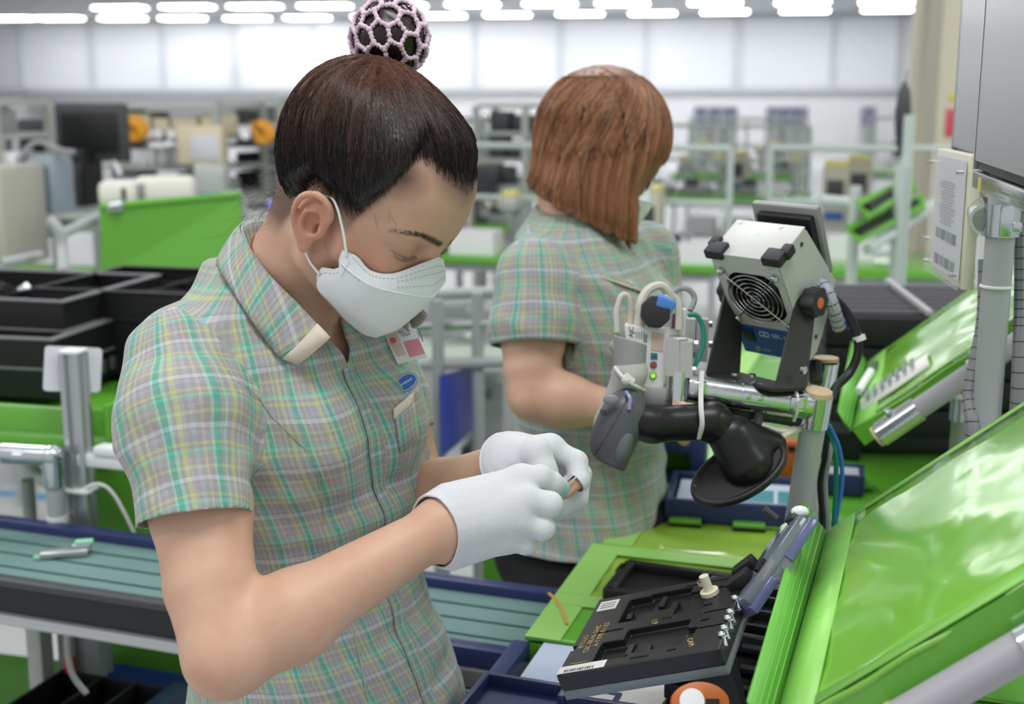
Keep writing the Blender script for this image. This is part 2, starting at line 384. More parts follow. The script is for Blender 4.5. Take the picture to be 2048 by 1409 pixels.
# --- black tray stacks on the green bench at the left
def tray_stack(name, near_right, w, d, z, n, label, rim=blackp, fill=0, ang=HALL + R(3), divs=(3, 2), h=.055, col=blackp):
    """near_right: world corner (x right, near) of the topmost rim"""
    e1 = Vector((math.cos(ang), math.sin(ang), 0)); e2 = Vector((-e1.y, e1.x, 0)); c = Vector(near_right) - e1 * w / 2 + e2 * d / 2
    for k in range(n):
        zz = z - h * k; root = thing('black_tray', label if k == 0 else label.replace('topmost', 'stacked below the top'), 'tray', (c.x, c.y, zz), ang, None if k == 0 else 'black trays in the left stacks')
        if k > 0: root['label'] = 'black slotted tray below the top of the stacks on the green bench'
        mb = MB(); t_ = .006
        for s_ in (-1, 1): mb.box((s_ * (w / 2 - t_ / 2), 0, -h / 2), (t_, d, h - .004)); mb.box((0, s_ * (d / 2 - t_ / 2), -h / 2), (w - 2 * t_, t_, h - .004))
        mb.box((0, 0, -h + .006), (w - 2 * t_, d - 2 * t_, .004)); mb.build('tray_shell', col, root)
        mb = MB()
        for s_ in (-1, 1): mb.box((s_ * (w / 2 - .004), 0, .001), (.016, d + .008, .005), bev=.002); mb.box((0, s_ * (d / 2 - .004), .001), (w - .024, .016, .005), bev=.002)
        mb.build('rim', rim, root)
        if k == 0:
            mb = MB()
            for i in range(1, divs[0]): mb.box((-w / 2 + w * i / divs[0], 0, -h * .55), (.004, d - .014, h * .7))
            for i in range(1, divs[1]): mb.box((0, -d / 2 + d * i / divs[1], -h * .55), (w - .014, .004, h * .7))
            mb.build('divider', col, root)
        else:
            mb = MB()
            for i in range(6): mb.box((w / 2 + .001, -d / 2 + d * (i + .5) / 6, -h / 2), (.006, d / 12, h * .45), bev=.001)
            mb.build('side_slots', mat('slot_grey', '55575a', .5), root)
    return c, e1, e2
random.seed(5)
rimg = mat('tray_rim_grey', '6e6f72', .5)
c1, e1, e2 = tray_stack('s', G(125, 606, 1.115), .62, .36, 1.115, 3, 'wide black tray heaped with parts, topmost behind the white sign', rimg, ang=HALL + R(4))
for i in range(22):
    a, b = random.uniform(-.27, .27), random.uniform(-.14, .14); p_ = c1 + e1 * a + e2 * b
    o = MB().box((0, 0, 0), (random.uniform(.02, .05), random.uniform(.015, .03), .02), rot=(random.random(), random.random(), random.random() * 3), bev=.004).build('small_part', blackp if i % 4 else alu); o.location = (p_.x, p_.y, 1.115 - .032)
    tag(o, 'small moulded part heaped in the wide black tray', 'part', 'parts heaped in the wide tray')
tray_stack('s', G(436, 594, 1.115), .40, .34, 1.115, 3, 'black tray, topmost beside the front woman\'s shoulder', blackp, ang=HALL + R(4), divs=(4, 3))
c3, e1, e2 = tray_stack('s', G(105, 682, 1.06), .46, .22, 1.06, 2, 'black tray holding pale pink film pieces, topmost nearest the sign', rimg, ang=HALL + R(6), divs=(2, 1))
pinkf = mat('pink_film', 'd9bcc6', .3)
for i, (a, b) in enumerate([(-.02, -.02), (.08, -.07), (.13, .05), (-.10, .00), (-.14, -.08), (.02, .07)]):
    p_ = c3 + e1 * a + e2 * b; mb = MB(); mb.prism([(-.035, -.012), (.01, -.02), (.045, .0), (.02, .018), (-.02, .014)], Matrix(), .0015); o = mb.build('film_piece', pinkf); o.location = (p_.x, p_.y, 1.06 - .030 + .001 * i); o.rotation_euler = (R(8), R(-6), i * .7)
    tag(o, 'pale pink film piece lying in the black tray nearest the sign', 'film piece', 'pink film pieces')
# green bench carrying the trays
ba = thing('workbench', 'green matted bench carrying the stacks of black trays', 'bench', (0, 0, 0))
p0 = G(212, 890, .935); Mb_ = Mz(p0, HALL + R(4)); 
mb = MB(); mb.box((-.75, .42, -.012), (1.5, .84, .024), M=Mb_, bev=.004); mb.build('bench_top', green, ba)
mb = MB(); mb.box((.002, .42, .028), (.008, .84, .075), M=Mb_, bev=.003); mb.build('side_lip', green, ba)
mb = MB(); mb.box((-.75, .02, .030), (1.5, .010, .045), M=Mb_, bev=.003, rot=(R(-18), 0, 0)); mb.build('front_lip', green, ba)
mb = MB(); mb.box((.015, .46, -.49), (.012, .66, .88), M=Mb_); mb.build('end_board', green_dk, ba)
mb = MB(); mb.box((.08, .045, -.485), (.34, .012, .86), M=Mb_); mb.build('back_board', green_dk, ba)
for x, y in ((-.16, .14), (-1.4, .14), (-.05, .78), (-1.4, .78)):
    mb = MB(); mb.cyl(Mb_ @ Vector((x, y, -.935)), Mb_ @ Vector((x, y, -.02)), .014, 12); mb.build('leg', pipe, ba)
# pipe frame in front of it with a chrome corner joint
fr = thing('pipe_frame', 'grey pipe frame with chrome corner joint at the left edge', 'frame', (0, 0, 0))
d_ = 2.04; a0, a1, a2 = P(-220, 893, d_ + .06), P(105, 912, d_), P(128, 1060, d_ + .02)
mb = MB(); mb.cyl(a0, a1, .014, 14); mb.build('horizontal_pipe', pipe, fr); bot = a1 + (a2 - a1) * 3.0; bot = Vector((a1.x, a1.y, 0)); mb = MB(); mb.cyl(a1, bot, .014, 14); mb.build('upright_pipe', pipe, fr)
mb = MB(); mb.cyl(a1 + (a0 - a1).normalized() * .085, a1, .0175, 16); mb.ball(a1, .019, 10); mb.cyl(a1, a1 - Vector((0, 0, .05)), .0175, 16); mb.box(a1 + (a0 - a1).normalized() * .05, (.03, .04, .012), bev=.003); mb.build('corner_joint', chrome, fr)
mb = MB(); q0 = P(30, 905, d_ + .4); mb.cyl(q0, P(120, 990, d_ + .02), .011, 10); mb.cyl(P(55, 960, d_ + .3), Vector((P(55, 960, d_ + .3).x, P(55, 960, d_ + .3).y, 0)), .012, 10); mb.build('brace_pipe', pipe, fr)
mb = MB(); mb.cyl(Vector((a1.x, a1.y, a1.z - .10)), Vector((a1.x, a1.y, a1.z - .11)), .0165, 12); mb.build('cable_tie', cable_w, fr)
# aluminium post with a white sign plate
po = thing('sign_post', 'slotted aluminium post with blank white plate beside the front woman', 'post', (0, 0, 0)); dt = 2.035
top = P(146, 706, dt); px_, py_ = top.x, top.y; Mp = Mz((px_, py_, 0), HALL + R(6)); hT = top.z
mb = MB(); prof = []
s = .0165; g_ = .004; sl = .007
for k in range(4):
    c_, s_ = [(1, 0), (0, 1), (-1, 0), (0, -1)][k]
    for x, y in ((s, -s), (s, -g_ - .004), (s - sl, -g_), (s - sl, g_), (s, g_ + .004)): prof.append((x * c_ - y * s_, x * s_ + y * c_))
mb.prism(prof, Mp, hT - .64, z0=.64); mb.build('slotted_profile', alu, po)
mb = MB(); mb.box((0, 0, .32), (.045, .045, .64), M=Mp, bev=.003); mb.build('post_foot', pipe, po)
mb = MB(); mb.box((0, 0, hT + .003), (.035, .035, .006), M=Mp, bev=.002); mb.build('end_cap', white_pl, po)
Ms = basis(P(150, 740, dt - .0), (P(205, 742, dt + .02) - P(90, 738, dt - .02)), z=-(FWD)); mb = MB(); pts = []
for cx_, cy_, a0_ in ((.038, .030, 0), (-.038, .030, 90), (-.038, -.030, 180), (.038, -.030, 270)):
    for k in range(5): pts.append((cx_ + .006 * math.cos(R(a0_ + k * 22.5)), cy_ + .006 * math.sin(R(a0_ + k * 22.5))))
mb.prism(pts, Ms, .003, z0=-.024); mb.build('sign_plate', mat('sign_white', 'd6d8de', .5), po)
mb = MB(); q = Vector((px_, py_, P(150, 930, dt).z)); Mq = Mz(q, HALL); mb.box((.105, .0, 0), (.21, .022, .020), M=Mq, bev=.003); mb.box((.06, 0, .018), (.055, .03, .018), M=Mq, bev=.006); mb.build('side_bracket', white_pl, po)
mb = MB(); zt = P(160, 995, dt).z; mb.tube(bez([Vector((px_ + .0, py_ - .02, zt)), Vector((px_ + .03, py_ - .015, zt + .012)), Vector((px_ + .055, py_ - .01, zt - .01)), Vector((px_ + .085, py_, zt - .09))], 6), .0028, 7); mb.build('white_cable', cable_w, po)
mb = MB(); mb.box((0, 0, zt), (.046, .046, .006), M=Mz((px_, py_, 0), HALL + R(6)), bev=.002); mb.build('cable_tie', cable_w, po)
# things under the conveyor at the lower left
ub = thing('blue_sheet_board', 'bright blue sheet board slanting under the conveyor at the left', 'board', (0, 0, 0))
mb = MB(); a = [P(180, 1348, 2.15), P(302, 1262, 2.5), P(500, 1285, 2.45), P(420, 1400, 2.08)]
nb = (a[1] - a[0]).cross(a[3] - a[0]).normalized() * .006; mb.loft([a, [q - nb for q in a]], True, True, False); mb.build('blue_sheet', blue_pl, ub)
for q in (a[0], a[2]):
    mb = MB(); mb.cyl(q, Vector((q.x, q.y, 0)), .012, 10); mb.build('support_leg', pipe, ub)
gp = thing('green_skirt_board', 'dark green board standing under the conveyor behind the blue sheet', 'board', (0, 0, 0)); a = [P(150, 1180, 2.72), P(360, 1200, 2.66), P(300, 1420, 2.6), P(150, 1420, 2.7)]
mb = MB(); w2_ = (a[1] - a[0]); mb.loft([[a[0], a[1], Vector((a[1].x, a[1].y, 0)), Vector((a[0].x, a[0].y, 0))], [q + FWD * .01 for q in (a[0], a[1])] + [Vector((a[1].x, a[1].y, 0)) + FWD * .01, Vector((a[0].x, a[0].y, 0)) + FWD * .01]], True, True, False); mb.build('board_panel', green_dk, gp)
bb = G(20, 1409, .45); 
lg = thing('low_green_shelf', 'low green shelf in the bottom left corner below the conveyor', 'shelf', (0, 0, 0)); Mlg = Mz(G(-60, 1420, .40), HALL + R(4)); mb = MB(); mb.box((-.02, .05, -.01), (.56, .34, .02), M=Mlg); mb.build('shelf_board', green_dk, lg)
for x in (-.28, .28):
    mb = MB(); mb.cyl(Mlg @ Vector((x * .9, .15, -.40)), Mlg @ Vector((x * .9, .15, -.02)), .012, 8); mb.build('leg', pipe, lg)
# compartment bin, black
bx = thing('compartment_bin', 'black compartment bin with navy end at the bottom left edge', 'bin', (0, 0, 0)); W_, D_ = .20, .30; Mbx = Mz(G(338, 1376, .58), HALL - R(1)) @ Matrix.Translation((0, -D_ / 2, 0))
mb = MB()
for x in (-W_, -W_ * .62, -W_ * .30, 0): mb.box((x, -.0, -.03), (.006, D_, .06), M=Mbx, bev=.002)
for y in (-D_ / 2, D_ / 2): mb.box((-W_ / 2, y, -.03), (W_ + .006, .006, .06), M=Mbx, bev=.002)
mb.box((-W_ / 2, 0, -.058), (W_, D_, .004), M=Mbx); mb.build('bin_shell', blackp, bx)
mb = MB(); mb.box((.022, 0, -.03), (.032, D_ + .02, .08), M=Mbx, bev=.003); mb.build('end_block', navy, bx)
mb = MB(); mb.box((-W_ * .92, D_ / 2, .010), (.016, .014, .028), M=Mbx, bev=.003); mb.build('red_clip', red_m, bx)
for x, y in ((-W_ + .02, D_ / 2 - .02), (-.02, D_ / 2 - .02), (-W_ + .02, -D_ / 2 + .02), (-.02, -D_ / 2 + .02)):
    mb = MB(); mb.cyl(Mbx @ Vector((x, y, -.58)), Mbx @ Vector((x, y, -.06)), .010, 8); mb.build('leg', pipe, bx)
mb = MB(); q0 = P(135, 1235, 2.0); mb.tube(bez([q0, q0 + CV(.0, -.05, 0), q0 + CV(.008, -.09, 0), q0 + CV(.03, -.12, 0)], 5), .005, 8); o = mb.build('white_cable', cable_w); tag(o, 'white cable hanging under the conveyor at the left', 'cable')
# --- equipment of the row behind, left
def box_thing(name, label, cat, px, py, d, w, dp, h, m, rz=0.0, group=None, z0=None):
    """a cabinet whose top centre is seen at px,py; returns root and its frame (origin top centre)"""
    q = P(px, py, d); root = thing(name, label, cat, (q.x, q.y, q.z - h if z0 is None else z0), rz, group); return root, q, (q.z - (q.z - h if z0 is None else z0))
gb = thing('green_screen_board', 'large bright green board standing on the bench behind the tray stacks', 'board', (0, 0, 0)); dq = 3.6
A = [P(200, 418, dq), P(480, 392, dq + .25), P(484, 528, dq + .22), P(202, 556, dq)]
mb = MB(); mb.loft([A, [q + CV(0, 0, .018) for q in A]], True, True, False); mb.build('board_panel', green_dk, gb)
mb = MB(); mb.tube([A[0] + CV(0, .004, 0), A[1] + CV(0, .004, 0)], .010, 8); mb.build('top_edge', green, gb)
mb = MB(); mb.cyl(A[0] + CV(.01, .004, .02), A[0] + CV(.06, .012, .02), .016, 10); mb.cyl(A[1] + CV(-.05, .004, .02), A[1] + CV(0, .008, .02), .016, 10); mb.build('clamp', chrome, gb)
for i in (0, 1):
    mb = MB(); q = A[i] + CV(0, 0, .03); mb.cyl(q, Vector((q.x, q.y, 0)), .014, 10); mb.build('upright_pipe', pipe, gb)
b2 = thing('workbench', 'green bench with pipe rails left of the big green board', 'bench', (0, 0, 0)); 
q = G(40, 545, .95); Mg = Mz((q.x, q.y, 0), HALL); bench_frame(b2, Mg, 1.5, .4, .95, green); 
mb = MB(); mb.tube(bez([P(98, 440, 3.5), P(118, 462, 3.5), P(124, 500, 3.5), P(127, 545, 3.45)], 5), .016, 10); mb.cyl(P(120, 470, 3.5), P(200, 432, 3.7), .014, 10); mb.cyl(P(0, 528, 3.4), P(80, 512, 3.6), .014, 10); mb.build('rail_pipe', pipe, b2)
# tall racks and machines
def rack(label, px, pytop, pybot, w, d, depth, cols, seed, nsh=5, group=None):
    q = P(px, pytop, d); zt = q.z; zb = P(px, pybot, d).z; root = thing('equipment_rack', label, 'rack', (q.x, q.y, 0), HALL, group); r_ = random.Random(seed)
    for sx in (-1, 1):
        for sy in (-1, 1):
            mb = MB(); mb.box((sx * w / 2, sy * depth / 2, zt / 2), (.03, .03, zt)); mb.build('upright', alu_pale, root)
    for i in range(nsh):
        z = zb + (zt - zb) * i / (nsh - 1); mb = MB(); mb.box((0, 0, z), (w, depth, .02)); mb.build('shelf_board', alu_pale, root)
        if i < nsh - 1:
            x = -w / 2 + .05
            while x < w / 2 - .08:
                ww = r_.uniform(.06, .16); hh = (zt - zb) / (nsh - 1) * r_.uniform(.45, .85); mb = MB(); mb.box((x + ww / 2, -depth * .2, z + .01 + hh / 2), (ww * .85, depth * .4, hh), bev=.006)
                c_ = r_.choice(cols); k_ = r_.random(); fx = x + ww / 2
                if k_ < .5: mb.cyl((fx, -depth * .4 - .006, z + hh * .6), (fx, -depth * .4 + .02, z + hh * .6), ww * .22, 10)
                mb.box((fx, -depth * .4 - .004, z + .01 + hh * .2), (ww * .5, .01, hh * .15)); o = mb.build('rack_unit', c_, root); x += ww
    return root
rack('grey machine rack at the left edge beyond the trays', -5, 205, 470, .20, 4.6, .3, [greyp, dark_gr, alu_pale, white_pl], 1)
rack('instrument rack with orange reels behind the green board', 355, 213, 392, .62, 5.6, .4, [greyp, white_pl, dark_gr, cream], 2, 4)
rack('instrument rack left of the front woman\'s hair', 540, 200, 420, .32, 5.9, .4, [greyp, dark_gr, white_pl, alu_pale], 3, 6)
for px, py, d in ((270, 258, 5.22), (526, 265, 5.5)):
    q = P(px, py, d); t = thing('wire_reel', 'amber wire reel on the instrument rack, ' + ('left one' if px < 400 else 'nearer the front woman\'s hair'), 'reel', q); Mr = basis((0, 0, 0), (1, 0, 0), y=UPV)
    mb = MB(); mb.lathe([(.012, -.02), (.052, -.02), (.052, -.012), (.040, -.010), (.040, .010), (.052, .012), (.052, .02), (.012, .02)], Mr, 24); mb.build('reel_body', amber, t); mb = MB(); mb.cyl(Mr @ Vector((0, 0, -.22)), Mr @ Vector((0, 0, .22)), .009, 12); mb.build('hub', mat('amber_dark', 'b5721a', .5), t)
for px in (300, 318, 345, 492):
    q = P(px, 270, 5.35); t = thing('gauge', 'round white gauge in the row on the instrument rack', 'gauge', q, 0, 'white gauges on the rack'); mb = MB(); mb.cyl(CV(0, 0, -.02), CV(0, 0, .03), .022, 16); mb.build('dial', white_pl, t)
    mb = MB(); mb.cyl(CV(0, 0, -.005), CV(0, 0, .035), .026, 16); mb.build('bezel', dark_gr, t)
def simple(name, label, cat, px, py, d, dims, m, rz=0, bev=.01, group=None, extra=None, tilt=None):
    q = P(px, py, d); root = thing(name, label, cat, q, rz if tilt is None else 0, group, tilt); mb = MB(); mb.box((0, 0, 0), dims, bev=bev); mb.build('body', m, root)
    if extra: extra(root, dims)
    return root
def front(mt, w=.7, h=.6, nm='front_panel', dx=0, dz=0):
    def f(root, dm): mb = MB(); mb.box((dx * dm[0], -dm[1] / 2 - .002, dz * dm[2]), (dm[0] * w, .006, dm[2] * h), bev=.002); mb.build(nm, mt, root)
    return f
simple('control_box', 'cream control box with white notice on the instrument rack', 'control box', 405, 290, 5.34, (.19, .12, .16), cream, 0, extra=front(mat('notice_white', 'd5d6de', .5), .6, .62, 'notice', .12, -.05))
simple('monitor', 'large dark monitor seen from behind at the upper left', 'monitor', 186, 265, 4.9, (.28, .05, .22), dark_gr, R(-6), extra=front(blackp, .8, .7, 'rear_cover'))
simple('machine_housing', 'black machine housing below the dark monitor', 'machine', 165, 365, 4.9, (.10, .16, .26), blackp, R(-8), extra=front(dark_gr))
simple('machine_housing', 'dark stepped machine housing left of the monitor', 'machine', 95, 285, 5.0, (.16, .16, .18), dark_gr, R(-8), extra=front(blackp))
t = simple('tester_cabinet', 'grey blue glazed tester cabinet behind the tray stacks', 'cabinet', 92, 390, 4.6, (.17, .15, .30), mat('hood_blue_grey', '8b979f', .3), R(-10), .03, extra=front(mat('hood_glass', '5f6f78', .1), .7, .7, 'window'))
mb = MB(); mb.tube(bez([P(20, 345, 4.5), P(60, 292, 4.5), P(85, 285, 4.5), P(120, 300, 4.5), P(150, 305, 4.5)], 5), .010, 8); o = mb.build('bent_pipe', greyp); tag(o, 'bent grey duct pipe arching over the glazed tester cabinet', 'pipe')
mb = MB(); mb.tube(bez([P(250, 222, 4.95), P(228, 262, 4.9), P(226, 310, 4.9), P(240, 350, 4.9)], 6), .011, 8); o = mb.build('hose', white_pl); tag(o, 'pale curved hose beside the left amber reel', 'hose')
t = simple('assembly_machine', 'long cream coloured machine lying behind the green board', 'machine', 330, 378, 4.4, (.20, .16, .085), mat('cream_white', 'e2dfd6', .5), R(10), .02, extra=front(greyp, .1, .6, 'vent', -.35))
simple('assembly_machine', 'small cream machine with dark knobs left of the long cream machine', 'machine', 238, 385, 4.3, (.12, .14, .08), mat('cream_white', 'e2dfd6', .5), R(10), .02, extra=front(dark_gr, .12, .5, 'knob_strip', .2))
simple('parts_cabinet', 'pale grey cabinet right of the long cream machine', 'cabinet', 425, 365, 5.0, (.12, .12, .14), alu_pale, 0, extra=front(mat('label_blue', '4d6fc0', .5), .7, .18, 'blue_label', 0, -.35))
simple('indicator_lamp', 'small violet indicator lamp behind the front woman\'s neck', 'lamp', 546, 410, 4.6, (.03, .03, .035), mat('violet_glow', '7a78f0', .4, emit=.8), 0, .012, extra=front(greyp, 1.1, .2, 'lamp_base', 0, -.5))
simple('machine_housing', 'dark grey machine block behind the front woman\'s nape', 'machine', 520, 440, 4.8, (.14, .14, .12), dark_gr, 0, extra=front(greyp))
simple('storage_cabinet', 'cream cabinet at the left edge below the machine rack', 'cabinet', 15, 430, 4.4, (.14, .3, .34), mat('beige_grey', 'b3b1a6', .5), R(-8), extra=front(greyp, .6, .25))
# machines carried by benches: base table under the row
tb = thing('workbench', 'long grey bench carrying the machines behind the green board', 'bench', (0, 0, 0)); q = P(270, 410, 4.9); bench_frame(tb, Mz((q.x, q.y, 0), R(-4)), 1.5, .8, q.z, alu_pale, shelf=.4)
# blue board and shelf stand right of the front woman's arm
bl = thing('blue_bin_board', 'upright royal blue board between the front woman and the grey post', 'board', (0, 0, 0)); a = [P(878, 752, 2.75), P(942, 735, 2.9), P(942, 860, 2.9), P(880, 918, 2.75)]
mb = MB(); mb.loft([a, [q + CV(.004, 0, .02) for q in a]], True, True, False); mb.build('board_panel', blue_pl, bl); mb = MB(); mb.cyl(a[3] + CV(.01, 0, .03), Vector((a[3].x, a[3].y + .03, 0)), .012, 8); mb.build('support_leg', pipe, bl)
sr = thing('shelf_stand', 'pipe shelf stand with pale crates between the two women', 'stand', (0, 0, 0))
for px, y0 in ((955, 585), (1008, 585), (875, 600)):
    q = P(px, y0, 2.8 if px != 1008 else 3.2); mb = MB(); mb.cyl(q, Vector((q.x, q.y, 0)), .014, 10); mb.build('upright', pipe, sr)
for y, ln in ((590, 1), (655, 1), (730, 0)):
    mb = MB(); mb.cyl(P(840, y, 2.85), P(1010, y - 6, 2.8), .013, 10); mb.build('cross_rail', chrome if y == 655 else pipe, sr)
mb = MB(); q = P(930, 705, 3.0); mb.box(q, (.30, .3, .012)); mb.build('shelf_board', mat('tinted_sheet', 'a8b5a6', .3), sr)
for px, py, h in ((905, 615, .05), (960, 622, .04)): simple('parts_crate', 'grey parts crate on the stand between the two women', 'crate', px, py, 3.1, (.10, .12, h), alu, 0, .004, 'crates on the stand', front(greyp))
simple('storage_crate', 'large pale grey crate below the forearm of the second woman', 'crate', 990, 805, 3.15, (.11, .2, .15), mat('pale_grey', 'b9bbbd', .5), HALL, .01, extra=front(greyp, .5, .15, 'handle', 0, .3))
simple('parts_bin', 'dark bin of assorted parts low between the two women', 'bin', 985, 915, 3.1, (.11, .16, .09), dark_gr, HALL, .01, extra=front(blackp))
gl = thing('green_skirt_board', 'green board low between the two women', 'board', (0, 0, 0)); a = [P(966, 1090, 2.35), P(1020, 1092, 2.35)]; mb = MB(); mb.loft([[a[0], a[1], Vector((a[1].x, a[1].y, 0)), Vector((a[0].x, a[0].y, 0))], [a[0] + FWD * .01, a[1] + FWD * .01, Vector((a[1].x, a[1].y + .01, 0)), Vector((a[0].x, a[0].y + .01, 0))]], True, True, False); mb.build('board_panel', green_dk, gl)
# --- rows of far benches
BENCHES = [(1100, 505, .85, 1.45, .45, 'green bench behind the second woman\'s shoulder'), (900, 440, .86, .8, .4, 'green bench between the women\'s heads'), (1365, 385, .85, 1.6, .6, 'green bench right of the second woman\'s face'),
           (1480, 345, .85, 1.0, .7, 'far green bench below the middle wall panels'), (1830, 522, .85, 1.15, .60, 'long green bench behind the fan unit'), (985, 375, .85, 1.1, .5, 'far green bench beyond the front woman\'s forehead'),
           (1850, 341, .85, 1.0, .6, 'far green bench left of the beige pillar')]
far_tops = []
for i, (px, py, z, w, d, lb) in enumerate(BENCHES):
    q = G(px, py, z); root = thing('workbench', lb, 'bench', (q.x, q.y, 0), HALL if i != 4 else R(-6)); bench_frame(root, Matrix(), w, d, z, green, shelf=.35, th=.03); far_tops.append((q, w, d, z, root))
    mb = MB()
    for sx in (-1, 0, 1): mb.cyl((sx * (w / 2 - .03), d / 2 - .03, z), (sx * (w / 2 - .03), d / 2 - .03, z + .42), .014, 8)
    for hz in (.2, .42): mb.cyl((-w / 2 + .03, d / 2 - .03, z + hz), (w / 2 - .03, d / 2 - .03, z + hz), .014, 8)
    mb.build('rear_frame', mat('pale_pipe', 'b9c4c0', .4), root)
kinds = []
def k_press(root, s):
    mb = MB(); mb.box((0, 0, .015 * s), (.14 * s, .16 * s, .03 * s), bev=.004); mb.box((0, .05 * s, .12 * s), (.05 * s, .05 * s, .2 * s), bev=.004); mb.box((0, 0, .22 * s), (.09 * s, .14 * s, .06 * s), bev=.008); mb.build('press_frame', alu_pale, root)
    mb = MB(); mb.cyl((0, -.03 * s, .07 * s), (0, -.03 * s, .19 * s), .014 * s, 10); mb.build('ram', steel, root); mb = MB(); mb.box((0, -.02 * s, .265 * s), (.07 * s, .08 * s, .03 * s), bev=.006); mb.build('top_cap', mat('cap_yellow', 'd8d089', .5), root)
def k_jig(root, s):
    mb = MB(); mb.box((0, 0, .03 * s), (.18 * s, .14 * s, .06 * s), bev=.008); mb.build('jig_base', greyp, root); mb = MB(); mb.box((-.03 * s, 0, .08 * s), (.08 * s, .1 * s, .05 * s), bev=.006); mb.build('jig_head', dark_gr, root)
    mb = MB(); mb.cyl((.06 * s, 0, .06 * s), (.06 * s, 0, .12 * s), .012 * s, 10); mb.build('post', chrome, root)
def k_crate(root, s):
    mb = MB()
    for a in (-1, 1): mb.box((a * .09 * s, 0, .045 * s), (.006, .14 * s, .09 * s)); mb.box((0, a * .07 * s, .045 * s), (.18 * s, .006, .09 * s))
    mb.box((0, 0, .004), (.18 * s, .14 * s, .006)); mb.build('crate_shell', white_pl, root); mb = MB(); mb.box((0, 0, .05 * s), (.15 * s, .11 * s, .05 * s), bev=.01); mb.build('contents', alu, root)
def k_screen(root, s):
    mb = MB(); mb.box((0, 0, .01), (.10 * s, .08 * s, .02)); mb.cyl((0, 0, .01), (0, 0, .12 * s), .012, 8); mb.build('stand', dark_gr, root); mb = MB(); mb.box((0, 0, .2 * s), (.22 * s, .02, .15 * s), bev=.004); mb.build('screen', mat('screen_dark', '3c4145', .25), root)
def k_tower(root, s):
    mb = MB(); mb.box((0, 0, .14 * s), (.12 * s, .12 * s, .28 * s), bev=.008); mb.build('tower_body', mat('tower_beige', 'b8b6a4', .5), root); mb = MB(); mb.box((0, -.062 * s, .17 * s), (.08 * s, .006, .10 * s), bev=.003); mb.build('vent', dark_gr, root)
    mb = MB(); mb.box((0, 0, .295 * s), (.11 * s, .11 * s, .03 * s), bev=.006); mb.build('yellow_top', mat('cap_yellow', 'd8d089', .5), root); mb = MB(); mb.box((0, -.063 * s, .05 * s), (.09 * s, .006, .04 * s)); mb.build('blue_plate', mat('plate_blue', '2f5f9a', .5), root)
KN = [(k_press, 'bench_press', 'pale bench press', 'press'), (k_jig, 'test_jig', 'grey test jig', 'jig'), (k_crate, 'parts_crate', 'white crate of metal parts', 'crate'), (k_screen, 'monitor', 'small dark monitor', 'monitor'), (k_tower, 'tester_tower', 'beige tester tower with yellow top', 'tester')]
protos = []
rr = random.Random(11)
for i, (q, w, d, z, root) in enumerate(far_tops):
    n = int(w / .12); c_, s_ = math.cos(root.rotation_euler.z), math.sin(root.rotation_euler.z)
    for k in range(n):
        fn, nm, lb, cat = KN[rr.choice([0, 1, 1, 2, 2, 3, 0, 4]) if i != 4 else rr.choice([1, 2, 2])]; x = -w / 2 + .1 + (w - .2) * k / max(1, n - 1); y = rr.uniform(-.3, .3) * d
        if i == 4 and rr.random() < .5: continue
        t = thing(nm, '%s on the %s' % (lb, BENCHES[i][5]), cat, (q.x + x * c_ - y * s_, q.y + x * s_ + y * c_, z), root.rotation_euler.z + rr.uniform(-.2, .2), '%s on the %s' % (cat, BENCHES[i][5])); fn(t, rr.uniform(.75, 1.05))
    for k in range(int(w / .3)):
        x = -w / 2 + .2 + .3 * k; t = thing('parts_crate', 'white crate on the shelf under the %s' % BENCHES[i][5], 'crate', (q.x + x * c_, q.y + x * s_, .36), root.rotation_euler.z, 'crates under the %s' % BENCHES[i][5]); k_crate(t, 1.3)
# tall equipment left of the second woman's hair
rack('slim rack of dark instruments left of the second woman\'s hair', 1020, 212, 480, .25, 6.3, .3, [dark_gr, greyp, alu_pale, cream], 7, 6)
rack('tall pale rack right of the front woman\'s forehead', 960, 238, 470, .14, 6.9, .3, [cream, greyp, alu_pale], 8, 6)
# two tester towers right of centre
tz_ = P(1690, 325, 6.6).z - .30
for px, py, lb in ((1675, 318, 'beige tester tower with dark fan and yellow top, nearer one'), (1722, 292, 'beige tester tower behind the other tower')):
    q = P(px, py, 6.35 if px < 1700 else 6.85); t = thing('tester_tower', lb, 'tester', (q.x, q.y, tz_), HALL); k_tower(t, 1.05)
tw = thing('workbench', 'pale bench carrying the two beige tester towers', 'bench', (0, 0, 0)); q = P(1690, 325, 6.6); bench_frame(tw, Mz((q.x, q.y, 0), HALL), .7, .9, tz_, alu_pale)
# sloping green rack with black rails, upright pipes
sg = thing('sloping_rack', 'sloping green rack with black rails left of the beige pillar', 'rack', (0, 0, 0)); ds = 3.6
for (x0, y0, x1, y1) in ((1732, 418, 1812, 372), (1712, 468, 1832, 408)):
    a = [P(x0 - 20, y0 - 16, ds), P(x1 + 14, y1 - 22, ds + .3), P(x1 + 20, y1 + 6, ds + .25), P(x0 + 4, y0 + 14, ds - .05)]; mb = MB(); mb.loft([a, [q - Vector((0, 0, .01)) for q in a]], True, True, False); mb.build('green_panel', green, sg)
    mb = MB(); mb.cyl(P(x0, y0, ds - .02), P(x1, y1, ds + .26), .016, 8); mb.build('black_rail', blackp, sg)
for px, y0 in ((1712, 372), (1820, 230), (1802, 330)):
    q = P(px, y0, ds + .1); mb = MB(); mb.cyl(q, Vector((q.x, q.y, 0)), .017, 10); mb.build('upright_pipe', mat('pale_pipe', 'b9c4c0', .4), sg)
mb = MB(); mb.cyl(P(1735, 500, ds), P(1872, 408, ds + .4), .016, 10); mb.build('sloping_pipe', mat('pale_pipe', 'b9c4c0', .4), sg)
